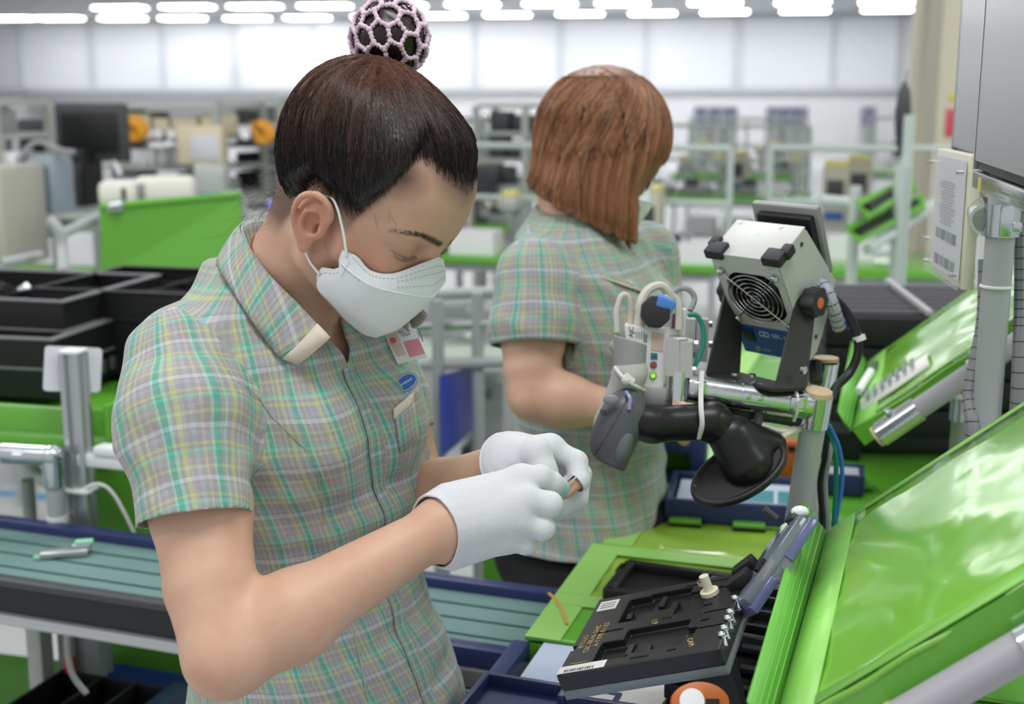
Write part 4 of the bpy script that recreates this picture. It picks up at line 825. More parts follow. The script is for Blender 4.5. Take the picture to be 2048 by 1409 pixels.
mb = MB(); mb.box((Wd / 2, .1265, -.0006), (Wd - .002, .044, .0010), M=MI); lab_ = mb.build('blue_label', mat('label_deep_blue', '1f4a8c', .35), io)
mb = MB(); mb.box((.016, .1200, -.0020), (.014, .016, .003), M=MI, bev=.0005); mb.build('rocker_switch', rub, io)
Mt = MI @ Matrix.Translation((.060, .1150, -.0013)) @ Matrix.Diagonal((1, -1, -1, 1)); text_obj('label_print', 'SBL-18', Mt, .0085, mat('print_pale', 'b9c9e0', .5), lab_, .0001)
for dx in (0, .006): mb = MB(); mb.torus(MI @ Matrix.Translation((.035 + dx, .1145, -.0014)), .0036, .0006, 18, 5); mb.build('logo_ring', MATS['print_pale'], lab_)
mb = MB(); mb.torus(MI @ Matrix.Translation((.022, .1400, -.0014)), .0028, .0007, 18, 5); mb.build('green_mark', mat('mark_green', '8fb832', .5), lab_)
text_obj('label_print', 'POWER', MI @ Matrix.Translation((.034, .1402, -.0013)) @ Matrix.Diagonal((1, -1, -1, 1)), .0030, MATS['print_pale'], lab_, .0001)
for cx in (-.002, Wd - .016):
    mb = MB(); mb.box((cx + .009, -.0005, .006), (.024, .012, .020), M=MI, bev=.002); mb.box((cx + (.000 if cx < 0 else .018), -.0005, .018), (.012, .012, .016), M=MI, bev=.002); mb.build('rubber_bumper', rub, io)
mb = MB(); mb.ball((0, 0, 0), .0042, 10, (1, .5, 1), None); o = mb.build('green_lamp', mat('lamp_green_lit', '9dffd0', .3, emit=3.0), io); o.location = MI @ Vector((Wd * .42, -.0015, Ed * .72))
for x, z in ((.010, .92), (.62, .92)): mb = MB(); mb.cyl(MI @ Vector((Wd * x + .006, -.0018, Ed * z)), MI @ Vector((Wd * x + .006, -.0005, Ed * z)), .0026, 12); mb.build('panel_screw', white_pl, io)
for y, z in ((.012, Ed * .75), (Hd * .62, Ed * 1.12), (Hd * .88, Ed * .35)): mb = MB(); mb.cyl(MI @ Vector((Wd + .0012, y, z)), MI @ Vector((Wd + .0002, y, z)), .0028, 12); mb.build('panel_screw', dark_gr, io)
# rear fan guard
mb = MB(); mb.box((Wd * .52, Hd * .27, Ed * 1.42), (Wd * .98, Hd * .60, .010), M=MI, rot=(R(-8), 0, 0), bev=.003); mb.build('rear_guard', mat('guard_grey', '8e8f8d', .45), io)
mb = MB(); mb.box((Wd * .55, Hd * .27, Ed * 1.28), (Wd * .80, Hd * .50, .012), M=MI, rot=(R(-8), 0, 0), bev=.003); mb.build('rear_fan', blackp, io)
# bracket
bk_ = mat('bracket_black', '33332f', .5, .2); ar = thing('fan_bracket', 'black U shaped bracket holding the fan unit on the cross pipe', 'bracket', (0, 0, 0))
dR, dL = D - .030, D + .045
piv = MI @ Vector((Wd + .003, Hd * .50, Ed * .34)); pvL = MI @ Vector((-.003, Hd * .50, Ed * .34))
bR = [P(1549, 779, dR - .004), P(1611, 777, dR + .020)]; bL = [P(1413, 749, dL - .006), P(1478, 744, dL + .030)]
def armplate(p0, p1, pv, w, nm):
    up_ = (pv - (p0 + p1) / 2).normalized(); sd_ = (p1 - p0).normalized(); pts = [p0, p1, pv + sd_ * w, pv + up_ * w * .9 + sd_ * w * .4, pv + up_ * w * .9 - sd_ * w * .4, pv - sd_ * w]; n_ = sd_.cross(up_).normalized() * .0016
    mb = MB(); mb.loft([[q - n_ for q in pts], [q + n_ for q in pts]], True, True, False); mb.build(nm, bk_, ar)
armplate(bR[0], bR[1], piv, .015, 'bracket_arm'); armplate(bL[0], bL[1], pvL, .017, 'bracket_arm')
mb = MB(); a = [bL[0], bL[1], bR[1], bR[0]]; mb.loft([a, [q - Vector((0, 0, .003)) for q in a]], True, True, False); mb.build('bracket_base', bk_, ar)
for q in ((1505, 755), (1507, 768), (1470, 752)): mb = MB(); p_ = P(q[0], q[1] - 1, D + .004); mb.cyl(p_, p_ + Vector((0, 0, .003)), .0042, 12); mb.build('base_screw', steel, ar)
mb = MB(); q = P(1604, 740, dR); mb.cyl(q, q - wx * -.004, .0045, 12); mb.build('side_screw', steel, ar)
kn = MB(); Mk = basis(piv + wx * .002, hx, z=wx); pr = [(.0165 * (1 + .08 * math.cos(6 * a)) * math.cos(a), .0165 * (1 + .08 * math.cos(6 * a)) * math.sin(a)) for a in [2 * math.pi * k / 48 for k in range(48)]]; kn.prism(pr, Mk, .017, .0016); ko = kn.build('clamp_knob', rub, ar)
mb = MB(); mb.lathe([(.0001, .0175), (.0062, .0175), (.0068, .0165), (.0068, .012)], Mk, 20); mb.build('orange_cap', orange_m, ko)
kn = MB(); Mk = basis(pvL - wx * .002, hx, z=-wx); kn.prism(pr, Mk, .012, .0016); kn.build('clamp_knob', rub, ar)
# second post and cables right of the fan unit
q0 = P(1652, 722, 1.52); q1 = P(1620, 900, 1.56); s2 = thing('short_post', 'second chrome topped post behind the leaning post', 'post', (0, 0, 0)); mb = MB(); mb.cyl(q0, q0 + (q1 - q0) * .45, .0155, 20); mb.build('chrome_sleeve', chrome, s2); mb = MB(); mb.cyl(q0 + Vector((0, 0, .004)), q0, .0148, 20); mb.build('end_cap', cap_m, s2)
mb = MB(); q2 = Vector((q1.x, q1.y, BZ)); mb.tube([q0 + (q1 - q0) * .4, q1, q2], .0135, 16); mb.build('post_tube', pipe, s2); mb = MB(); mb.tube([P(1630, 725, 1.50), P(1632, 765, 1.49)], .008, 10); mb.build('black_strap', blackp, s2)
def cable(label, pts, r, m, n=8, name='cable'):
    mb = MB(); mb.tube(bez([Vector(p) for p in pts], 8), r, n); o = mb.build(name, m); return tag(o, label, name)
conduit('cable_sleeve', 'lilac grey spiral sleeve behind the fan unit', [P(1634, 560, D + .05), P(1652, 580, D + .03), P(1666, 615, D + .03), P(1678, 655, D + .05)], .0080, mat('sleeve_lilac', 'a9aab4', .45))
cable('black power cable looping right of the fan unit', [P(1660, 590, D + .07), P(1690, 620, D + .06), P(1712, 665, D + .05), P(1716, 705, D + .05), P(1700, 745, D + .05), P(1672, 775, D + .04), P(1662, 800, D + .03)], .0052, cable_k)
cable('teal cable behind the fan unit', [P(1630, 552, D + .06), P(1650, 572, D + .06), P(1668, 620, D + .08), P(1700, 650, D + .07), P(1722, 672, D + .06)], .0028, teal_c); cable('blue cable running into the spiral sleeve', [P(1655, 625, D + .07), P(1682, 640, D + .07), P(1700, 655, D + .065)], .0035, blue_c)
mb = MB(); q = P(1717, 672, D + .05); mb.cyl(q, q + CV(.002, -.006, 0), .0075, 12); o = mb.build('cable_tie', cable_w); tag(o, 'white tie on the black power cable', 'cable tie')
for i, (x0, x1, x2, m_, r, lb) in enumerate(((1658, 1684, 1672, blue_c, .0026, 'blue cable hanging along the leaning post'), (1652, 1672, 1668, teal_c, .0030, 'teal cable hanging along the leaning post'), (1650, 1640, 1645, cable_k, .0034, 'black cable hanging close to the leaning post'), (1655, 1650, 1655, greyp, .0034, 'grey cable hanging along the leaning post'))):
    cable(lb, [P(x0, 850, D + .02 + i * .006), P((x0 + x1) / 2 + 8, 900, D + .03), P(x1, 965, D + .05), P(x2, 1040, D + .07), P(x2 - 4, 1090, D + .09)], r, m_)
# --- static eliminator controller with clamp and the pale scanner behind
ct = thing('controller_box', 'white controller box with green, red and blue buttons', 'controller', (0, 0, 0)); a = [P(1249, 652, D + .004), P(1340, 662, D + .004), P(1327, 780, D + .004), P(1272, 776, D + .004)]
cw_ = mat('controller_white', 'dcdcd8', .4); mb = MB(); a = [P(1249, 652, D + .004), P(1338, 662, D + .004), P(1338, 672, D + .004), P(1326, 778, D + .004), P(1318, 782, D + .004), P(1262, 778, D + .004)]; mb.loft([a, [q + CV(.003, .004, .020) for q in a]], True, True, False); mb.build('box_shell', cw_, ct)
def onf(x, y, l=.0008): return P(x, y, D + .004 - l)
def quadp(name, pts, m, par, th=.0006):
    mb = MB(); f_ = [onf(x, y) for x, y in pts]; mb.loft([f_, [q + FWD * th for q in f_]], True, True, False); return mb.build(name, m, par)
quadp('legend_panel', [(1304, 664), (1328, 668), (1326, 704), (1302, 700)], mat('legend_rose', 'c9b0a4', .5), ct); quadp('blue_key', [(1302, 706), (1315, 707), (1315, 720), (1301, 719)], mat('key_blue', '2a6f8f', .4), ct); quadp('key_face', [(1306, 709), (1312, 710), (1311, 716), (1305, 715)], mat('key_pale', '8fc0c8', .4), ct) 
for (x, y, c1_, nm) in ((1307, 730, 'b23a34', 'red_button'), (1306, 752, '8ee53a', 'green_button')):
    mb = MB(); mb.cyl(onf(x, y, .0001), onf(x, y, .0030), .0028, 14); mb.build(nm, mat('btn_' + nm, c1_, .3, emit=.6 if 'green' in nm else 0), ct); mb = MB(); mb.torus(basis(onf(x, y, .0005), RGT, z=-FWD), .0036, .0007, 18, 5); mb.build('button_ring', greyp, ct)
Mx = basis(onf(1262, 672, .0006), CV(0, -1, 0), z=-FWD); text_obj('maker_mark', 'AJC', basis(onf(1263, 664, .0006), CV(.05, 1, 0), z=-FWD), .0075, inkd, ct, .0001)
for k in range(4): quadp('print_line', [(1272 + k * 5, 664), (1274 + k * 5, 664), (1274 + k * 5, 676 + k), (1272 + k * 5, 676 + k)], ink, ct)
quadp('rating_box', [(1288, 669), (1295, 670), (1294, 685), (1287, 684)], ink, ct)
mb = MB(); mb.box(P(1312, 792, D + .014), (.034, .03, .024), bev=.002); mb.build('mount_block', gb_, ct)
# pale grey hand scanner in its cup
def sdf_cam(name, f, lo, hi, h, m, parent, O_=P(1400, 800, D)):
    """surface given in camera-side millimetre-true coordinates about O_"""
    V, Fq = nets(f, lo, hi, h); B = np.array([list(RGT), list(UPV), list(FWD)]); V = V @ B + np.array(list(O_)); me = np_mesh(name, V, Fq[:, ::-1] if np.linalg.det(B) < 0 else Fq); o = new_obj(name, me, m); o.parent = parent; return o
kk = 1 / 1803.0
def L_(x, y, z=0.0): return ((x - 1400) * kk, (800 - y) * kk, z)
gs = thing('hand_scanner', 'pale grey hand scanner standing in a grey cup behind the black scanner', 'scanner', (0, 0, 0)); lg_ = mat('scanner_pale_grey', 'bdbdba', .45); cupm = mat('scanner_cup_grey', '9a9c9d', .5)
def f_ps(p): return smin(s_cone(p, L_(1258, 745, -.018), L_(1226, 850, .005), .0175, .0215), s_cone(p, L_(1256, 745, -.018), L_(1257, 715, -.020), .0165, .014), .01)
sdf_cam('scanner_body', f_ps, (-.135, -.065, -.07), (-.04, .09, .035), .0018, lg_, gs)
def f_cup(p):
    o_ = smin(s_cone(p, L_(1256, 738, -.018), L_(1257, 676, -.021), .0176, .0186), s_cone(p, L_(1240, 705, -.018), L_(1226, 694, -.018), .008, .006), .004)
    return np.maximum(np.maximum(o_, -s_cone(p, L_(1256, 740, -.018), L_(1257, 640, -.021), .0155, .0170)), p[:, 1] - (800 - 682) * kk + .30 * (p[:, 0] + .078))
sdf_cam('scanner_cup', f_cup, (-.125, .015, -.055), (-.045, .095, .020), .0014, cupm, gs)
mb = MB(); mb.cyl(P(1265, 765, D - .038), P(1250, 752, D - .040), .0045, 10); mb.ball(P(1253, 760, D - .039), .0058, 8); mb.tube(bez([P(1230, 735, D - .028), P(1245, 754, D - .040), P(1270, 772, D - .038), P(1290, 782, D - .013)], 5), .0022, 7); mb.build('white_tie', cable_w, gs)
# cables looping above the controller
wc_ = mat('ivory_cable', 'cfccc0', .5)
for lb, pts, r, m_ in (('thin ivory cable loop at the left of the controller box', [P(1234, 665, D + .01), P(1233, 625, D + .01), P(1242, 594, D + .01), P(1254, 592, D + .012), P(1261, 615, D + .015), P(1260, 655, D + .02)], .0033, wc_),
        ('thick ivory cable loop above the controller box', [P(1279, 642, D + .02), P(1281, 610, D + .02), P(1295, 582, D + .025), P(1320, 572, D + .03), P(1338, 590, D + .035), P(1342, 625, D + .04)], .0052, wc_),
        ('second ivory cable loop behind the blue plug', [P(1325, 610, D + .03), P(1335, 592, D + .035), P(1350, 598, D + .04), P(1358, 618, D + .04), P(1358, 660, D + .04)], .0045, wc_),
        ('grey cable loop right of the ivory loops', [P(1340, 592, D + .05), P(1358, 578, D + .055), P(1378, 580, D + .055), P(1389, 598, D + .055), P(1380, 622, D + .05)], .0035, greyp),
        ('teal cable curling round the grey clamp', [P(1376, 630, D + .03), P(1394, 632, D + .03), P(1405, 655, D + .03), P(1406, 690, D + .025), P(1398, 715, D + .02), P(1385, 742, D + .01)], .0028, teal_c),
        ('blue and white cable standing out of the controller box', [P(1316, 655, D), P(1316, 630, D), P(1314, 604, D + .004)], .0034, mat('cable_sky', '6fa8d6', .4))):
    cable(lb, pts, r, m_)
pg = thing('plug', 'black plug with blue latch between the ivory cables', 'plug', (0, 0, 0)); mb = MB(); mb.prism([(.017 * math.cos(a * math.pi / 4 + .3), .019 * math.sin(a * math.pi / 4 + .3)) for a in range(8)], basis(P(1309, 625, D + .01), RGT, z=-FWD), .018, .002); mb.build('plug_body', rub, pg)
mb = MB(); mb.box(P(1330, 607, D + .0), (.022, .018, .014), rot=(0, R(24), 0), bev=.003); mb.box(P(1306, 605, D), (.008, .012, .012), bev=.002); mb.build('blue_latch', mat('latch_blue', '4f86d8', .4), pg); mb = MB(); mb.cyl(P(1278, 655, D + .02), P(1279, 632, D + .02), .0075, 12); mb.build('ivory_ferrule', wc_, pg)
dv = thing('display_unit', 'small pale display unit with red figures behind the controller box', 'unit', (0, 0, 0)); a = [P(1338, 616, D + .05), P(1372, 620, D + .05), P(1370, 672, D + .05), P(1324, 668, D + .05), P(1328, 632, D + .05)]; mb = MB(); mb.loft([a, [q + CV(.002, .003, .02) for q in a]], True, True, False); mb.build('unit_shell', cw_, dv)
a = [P(1346, 628, D + .049), P(1362, 630, D + .049), P(1360, 660, D + .049), P(1342, 657, D + .049)]; mb = MB(); mb.loft([a, [q + FWD * .001 for q in a]], True, True, False); mb.build('display_panel', mat('display_grey', '6f6a70', .3), dv)
for k in range(3): mb = MB(); mb.box(P(1351, 640 + 6 * k, D + .0482), (.004, .001, .0022)); mb.build('red_figure', mat('figure_red', 'b5414e', .4), dv)
mb = MB(); mb.cyl(P(1350, 672, D + .06), P(1350, 760, D + .06), .006, 8); mb.build('unit_stem', pipe, dv)
cable('white tie around the cross pipe and the black scanner handle', [P(1404, 744, D - .014), P(1402, 780, D - .026), P(1402, 815, D - .046), P(1404, 850, D - .046), P(1397, 876, D - .030)], .0030, cable_w, 6, 'cable_tie')
cable('white tie around the right end of the cross pipe', [P(1592, 782, D - .010), P(1596, 800, D - .019), P(1594, 825, D - .016), P(1588, 842, D - .004)], .0018, cable_w, 6, 'cable_tie')
# black handheld scanner in its oval stand
bs = thing('hand_scanner', 'black and grey hand scanner lying in its holder under the chrome cross pipe', 'scanner', (0, 0, 0)); sk = mat('scanner_dark_grey', '55565b', .36); skk = mat('scanner_black', '121213', .35)
def f_hd(p):
    q = p - np.array(L_(1228, 853, -.03), dtype=np.float32); a = R(24); c_, s_ = math.cos(a), math.sin(a); r = np.stack([q[:, 0] * c_ - q[:, 1] * s_, q[:, 0] * s_ + q[:, 1] * c_, q[:, 2]], -1)
    f = s_ell(r, (0, .002, 0), (.0260, .044, .022)); f = smax(f, np.abs(r[:, 0]) - .0245, .006); f = smin(f, s_cone(r, (.006, .018, 0), (.012, -.034, 0), .0200, .0165), .01); f = smax(f, -(r[:, 1] + .0405), .003)
    g = np.abs(r[:, 0] + .006 - .1 * r[:, 1]) - .0006; return smax(f, -np.maximum(g, -(f + .0012)), .0006)
sdf_cam('scanner_head', f_hd, (-.150, -.085, -.065), (-.055, .02, .005), .0013, sk, bs)
def f_inl(p):
    q = p - np.array(L_(1240, 884, -.040), dtype=np.float32); a = R(18); c_, s_ = math.cos(a), math.sin(a); r = np.stack([q[:, 0] * c_ - q[:, 1] * s_, q[:, 0] * s_ + q[:, 1] * c_, q[:, 2]], -1); return s_ell(r, (0, 0, 0), (.0105, .024, .014))
sdf_cam('grip_inlay', f_inl, (-.11, -.085, -.07), (-.06, -.015, -.01), .0014, mat('inlay_grey', '636b6c', .5), bs)
def f_ha(p): return smin(smin(s_cone(p, L_(1262, 838, -.028), L_(1300, 846, -.026), .021, .0190), s_cone(p, L_(1300, 846, -.026), L_(1420, 842, -.018), .0195, .0205), .01), s_cone(p, L_(1420, 842, -.018), L_(1462, 880, -.012), .0205, .019), .01)
sdf_cam('scanner_handle', f_ha, (-.105, -.07, -.06), (.06, .02, .02), .0018, skk, bs)
mb = MB(); q = P(1222, 800, D - .056); mb.ball(q, .0065, 10, (1.3, .5, .9)); mb.build('trigger_button', mat('button_silver', '8d8f93', .4), bs)
mb = MB(); mb.tube(bez([P(1252, 784, D - .046), P(1260, 798, D - .052), P(1258, 820, D - .054)], 5), .0022, 6); mb.build('light_bar', mat('bar_violet', '8d95c0', .2), bs)
for k in range(3): mb = MB(); mb.box(P(1203 + 4 * k, 826, D - .054), (.0012, .001, .007), rot=(0, R(-14), 0)); mb.build('vent_slit', blackp, bs)
st_ = thing('scanner_stand', 'black oval based stand holding the black scanner', 'stand', (0, 0, 0))
dn = Vector((.55, -.62, .56)).normalized()      # disc normal in camera-side axes: right, up, away
def f_st(p):
    la = np.array([.86, .50, 0.0]); nn = np.array([-.36, .62, -.70]); nn = nn / np.linalg.norm(nn); la = la - nn * (la @ nn); la /= np.linalg.norm(la); sb = np.cross(nn, la); q = p - np.array(L_(1474, 943, -.01), dtype=np.float32)
    a, b, c = q @ la.astype(np.float32), q @ sb.astype(np.float32), q @ nn.astype(np.float32); r = (np.sqrt((a / .058) ** 2 + (b / .036) ** 2) - 1) * .036; f = smax(r, np.abs(c) - .0048, .003); ri = (np.sqrt((a / .053) ** 2 + (b / .031) ** 2) - 1) * .031
    return smax(f, -np.maximum(ri, .0032 - c), .001)
sdf_cam('oval_base', f_st, (-.03, -.14, -.07), (.11, -.02, .06), .0016, mat('stand_black', '1e1e20', .42), st_)
def f_cp(p): return smin(s_cone(p, L_(1455, 872, -.015), L_(1490, 925, -.012), .024, .029), s_cone(p, L_(1470, 868, -.012), L_(1548, 890, .0), .020, .014), .012)
sdf_cam('holder_cup', f_cp, (-.02, -.12, -.06), (.11, .0, .04), .0018, skk, st_)
mb = MB(); mb.cyl(P(1510, 870, D), P(1520, 815, D), .006, 10); mb.build('hanger_rod', dark_gr, st_)
conduit('cable_conduit', 'dark ribbed conduit under the chrome cross pipe', [P(1440, 822, D + .012), P(1490, 826, D + .014), P(1545, 832, D + .016), P(1600, 842, D + .016)], .0085, dark_gr)
cable('pale cable end fanning out below the cross pipe', [P(1500, 846, D), P(1530, 852, D), P(1560, 862, D), P(1590, 858, D + .005)], .0035, wc_); cable('pale grey branch cable beside the leaning post', [P(1560, 880, D), P(1575, 868, D), P(1600, 858, D + .01)], .004, wc_)
# --- jigs and trays on the bench
def openbox(root, w, d, h, m, th=.006, nm='tray_shell', fl=.004):
    mb = MB()
    for s_ in (-1, 1): mb.box((s_ * (w / 2 - th / 2), 0, h / 2), (th, d, h), bev=.0015); mb.box((0, s_ * (d / 2 - th / 2), h / 2), (w - 2 * th, th, h), bev=.0015)
    mb.box((0, 0, fl / 2 + .002), (w - 2 * th, d - 2 * th, fl)); return mb.build(nm, m, root)
q = (G(1325, 1040, BZ) + G(1640, 1072, BZ)) / 2; fl_ = G(1350, 965, BZ + .035)
nb_ = thing('navy_tray', 'navy tray with printed white sheet and green feet behind the black jig', 'tray', (q.x + .018, q.y + .068, BZ + .006), HALL + R(6)); wN, dN = .235, .155
openbox(nb_, wN, dN, .034, navy, .010)
mb = MB(); mb.box((0, 0, .022), (wN - .03, dN - .03, .004)); ws_ = mb.build('printed_card', mat('card_pale', 'c9d6e6', .3), nb_)
for i in range(2):
    for j in range(4): mb = MB(); mb.box((.022 + i * .052, -.028 + j * .016, .0246), (.046, .011, .001)); mb.build('teal_cells', mat('cell_teal', '2b8e98', .35), ws_)
for x in (-.085, .01, .09): mb = MB(); mb.box((x, -dN / 2 - .008, .005), (.048, .022, .006), bev=.001); mb.build('green_foot', green, nb_); mb = MB(); mb.box((x, -dN / 2 - .010, .0005), (.048, .022, .004)); mb.build('foot_pad', blackp, nb_)
mb = MB(); mb.box((-wN / 2 - .008, .03, .005), (.016, .04, .006)); mb.build('green_foot', green, nb_)
q = G(1350, 974, BZ); n2 = thing('navy_box', 'upright navy box with open window left of the scanner stand', 'box', (q.x, q.y + .03, BZ + .006), HALL + R(4))
mb = MB(); hb_ = .082
for x in (-.043, .043): mb.box((x, 0, hb_ / 2), (.024, .06, hb_), bev=.001)
mb.box((0, 0, hb_ - .014), (.066, .06, .028), bev=.001); mb.box((0, 0, .005), (.066, .06, .01)); mb.box((0, .028, hb_ / 2), (.08, .004, hb_)); mb.build('box_shell', navy, n2); mb = MB(); mb.box((-.0, .024, .03), (.06, .003, .05)); mb.build('green_inside', green_dk, n2)
q = G(1568, 975, BZ); oj = thing('orange_jig', 'orange block with white knob beside the leaning post', 'jig', (q.x, q.y + .03, BZ + .006), HALL); mb = MB(); mb.box((0, 0, .035), (.058, .03, .07), bev=.006); mb.build('orange_body', mat('orange_brown', 'b4602a', .45), oj)
mb = MB(); mb.cyl((-.01, -.015, .056), (-.01, -.030, .056), .0105, 16); mb.build('white_knob', white_pl, oj); mb = MB(); mb.box((.018, -.016, .058), (.012, .004, .008)); mb.build('black_clip', blackp, oj); mb = MB(); mb.box((-.055, .0, .02), (.05, .03, .04), bev=.002); mb.build('grey_side', greyp, oj)
q = G(1692, 1000, BZ); nr = thing('navy_tray', 'small navy tray with grey label right of the leaning post', 'tray', (q.x, q.y + .04, BZ + .006), HALL + R(4)); openbox(nr, .075, .07, .034, navy, .006); mb = MB(); mb.box((0, 0, .028), (.058, .052, .004)); mb.build('grey_label', mat('label_grey', 'a7adb5', .4), nr)
mb = MB(); mb.box((.048, .01, .008), (.022, .03, .006)); mb.build('green_foot', green, nr)
q = G(1690, 930, BZ); kb = thing('black_case', 'black case on the bench behind the leaning post', 'case', (q.x, q.y + .06, BZ + .004), HALL); mb = MB(); mb.box((0, 0, .05), (.085, .09, .10), bev=.004); mb.build('case_body', blackp, kb); mb = MB(); mb.box((0, -.046, .06), (.05, .004, .02)); mb.build('case_latch', dark_gr, kb)
o = MB().loft([[G(1345, 905, BZ + .11) + Vector((x * .05, 0, z * .03)) for x, z in ((-1, -1), (1, -1), (1, 1), (-1, 1))], [G(1345, 905, BZ + .11) + Vector((x * .05, .004, z * .03)) for x, z in ((-1, -1), (1, -1), (1, 1), (-1, 1))]], True, True, False); o.bm.free()
# black test jig with open acrylic lid
J0, J1 = P(1112, 1353, 1.22), P(1440, 1298, 1.15); J2 = P(1200, 1199, 1.352); jx = (J1 - J0); JW = jx.length; jx.normalize(); jy = J2 - J0; jy = jy - jx * jy.dot(jx); JD = jy.length; jy.normalize(); MJ = basis(J0, jx, y=jy); jz = jx.cross(jy)
jg = thing('test_jig', 'black moulded test jig with yellow print and open clear lid', 'jig', (0, 0, 0))
def bx(p, x0, x1, y0, y1, z0, z1, r=.0012):
    c = np.array([(x0 + x1) / 2 * JW, (y0 + y1) / 2 * JD, (z0 + z1) / 2], dtype=np.float32); h_ = np.array([(x1 - x0) / 2 * JW - r, (y1 - y0) / 2 * JD - r, (z1 - z0) / 2 - r], dtype=np.float32); q = np.abs(p - c) - h_; return np.sqrt((np.maximum(q, 0) ** 2).sum(1)) + np.minimum(q.max(1), 0) - r
PK = [(.20, .42, .10, .34, -.009), (.34, .74, .14, .46, -.0075), (.42, .50, .18, .26, -.002), (.24, .40, .58, .90, -.009), (.38, .66, .66, .92, -.0075), (.60, .78, .56, .84, -.005), (.72, .80, .22, .34, -.008), (.80, .96, .30, .325, -.003), (.80, .96, .50, .525, -.003), (.80, .96, .82, .845, -.003),
      (.80, .86, .40, .425, -.004), (.78, .84, .60, .625, -.004), (.76, .84, .70, .73, -.004), (.44, .56, .06, .075, -.003), (.66, .72, .08, .10, -.003), (.10, .30, .48, .495, -.003), (.52, .60, .52, .535, -.003), (.60, .96, .93, .95, -.003)]
RB = [(.38, .42, .16, .30, -.003), (.50, .54, .14, .24, -.002), (.46, .50, .74, .88, -.002), (.56, .60, .66, .76, -.001), (.26, .30, .66, .74, -.003)]
def f_j(p):
    f = bx(p, 0, 1, 0, 1, -.017, 0, .0015); f = np.maximum(f, -bx(p, -.05, .03, .30, .36, -.004, .01))
    for a, b, c, d, z in PK: f = smax(f, -bx(p, a, b, c, d, z, .02, .0014), .0008)
    for a, b, c, d, z in RB: f = np.minimum(f, bx(p, a, b, c, d, -.010, z, .001))
    return f
V, Fq = nets(f_j, (-.003, -.003, -.020), (JW + .003, JD + .003, .003), .0011, 1); me = np_mesh('jig_block', (np.c_[V, np.ones(len(V))] @ np.array(MJ).T)[:, :3], Fq); o = new_obj('jig_block', me, mat('jig_black', '1b1b1c', .36, bump=.1, bscale=700)); o.parent = jg
mb = MB(); mb.box((JW / 2, JD / 2, -.0225), (JW * 1.0, JD, .010), M=MJ, bev=.0015); mb.build('acrylic_base', mat('acrylic_smoke', '8d989c', .1, trans=.5), jg)
lw = mat('label_white', 'd9d9d6', .5); yl = mat('print_yellow', 'c0a662', .5)
mb = MB(); mb.box((JW * .15, JD * .055, .0003), (JW * .30, JD * .085, .0005), M=MJ); lb_ = mb.build('bar_label', lw, jg)
for k in range(12): mb = MB(); mb.box((JW * (.05 + .016 * k), JD * .035, .0007), (.0012 if k % 3 else .002, JD * .03, .0003), M=MJ); mb.build('bar', inkd, lb_)
mb = MB(); mb.box((JW * .10, JD * .87, .0003), (JW * .13, JD * .13, .0005), M=MJ); l2_ = mb.build('paper_label', lw, jg)
for k in range(3): mb = MB(); mb.box((JW * .10, JD * (.84 + .03 * k), .0007), (JW * .10, JD * .010, .0003), M=MJ); mb.build('print_line', ink, l2_)
def jt(s, x, y, sz, a=90, m_=yl): text_obj('yellow_print', s, MJ @ Matrix.Translation((JW * x, JD * y, .0002)) @ Matrix.Rotation(R(a), 4, 'Z'), sz, m_, jg, .0001)
jt('A-TYPE 8.1.E2', .165, .46, .0078); jt('CSC BE-N-GHC', .115, .42, .0078); jt('BTCUCI', .065, .40, .0072); jt('CAM', .80, .14, .0075, -70); jt('CAM', .70, .93, .0070, -70); jt('1.9', .50, .50, .0085, -70)
mb = MB(); mb.tube([MJ @ Vector((JW * x, JD * y, .0004)) for x, y in ((.06, .12), (.10, .115), (.16, .12))], .0004, 4); mb.build('scribed_line', yl, jg)
pc = MJ @ Vector((JW * .80, JD * .76, 0)); mb = MB(); mb.cyl(pc, pc + jz * .020 , .0048, 12); mb.cyl(pc, pc + jz * .004, .0095, 12); mb.build('ivory_peg', mat('peg_ivory', 'd8d3bd', .5), jg)
for y in (.16, .24, .36, .44, .62):
    pc = MJ @ Vector((JW * .985, JD * y, 0)); mb = MB(); mb.ball(pc + jz * .001, .0046, 8, (1, 1, .7)); mb.build('steel_screw', chrome, jg); mb = MB(); mb.tube([pc, pc + jx * .004 - jy * .012 - jz * .006], .0022, 8); mb.build('steel_pin', chrome, jg)
for y in (.78, .96): mb = MB(); mb.box((JW * 1.0, JD * y, .006), (.026, .016, .014), M=MJ, bev=.002, rot=(0, R(-25), 0)); mb.build('hinge_block', blackp, jg)
l0, l1 = P(1478, 1212, 1.235), P(1590, 1045, 1.27); lx = (l1 - l0); LL = lx.length; lx.normalize(); Ml = basis(l0, lx, y=jy); 
lidm = mat('lid_acrylic', 'b9c3cc', .06, trans=.75)
mb = MB(); mb.box((LL / 2, .0, 0), (LL, .055, .010), M=Ml, bev=.0015); mb.build('clear_lid', lidm, jg)
mb = MB(); mb.box((.016, -.004, -.009), (.040, .050, .010), M=Ml, bev=.002); mb.box((LL - .02, -.004, -.009), (.05, .050, .010), M=Ml, bev=.002); mb.build('violet_film', purple_g, jg)
mb = MB(); mb.box((LL * .52, -.010, -.010), (.045, .034, .012), M=Ml, bev=.003); mb.cyl(Ml @ Vector((LL * .5, -.028, -.012)), Ml @ Vector((LL * .5, .005, -.012)), .0055, 12); mb.build('lid_block', lidm, jg)
mb = MB(); mb.box((LL * .40, -.012, .006), (.014, .008, .006), M=Ml); mb.build('lid_latch', blackp, jg)
mb = MB(); mb.box((LL + .002, -.004, .0), (.013, .022, .018), M=Ml, bev=.002); mb.build('lid_stop', dark_gr, jg); mb = MB(); q = P(1600, 1024, 1.262); mb.ball(q, .0075, 10, (1.2, .8, .8)); mb.build('white_bumper', white_pl, jg)
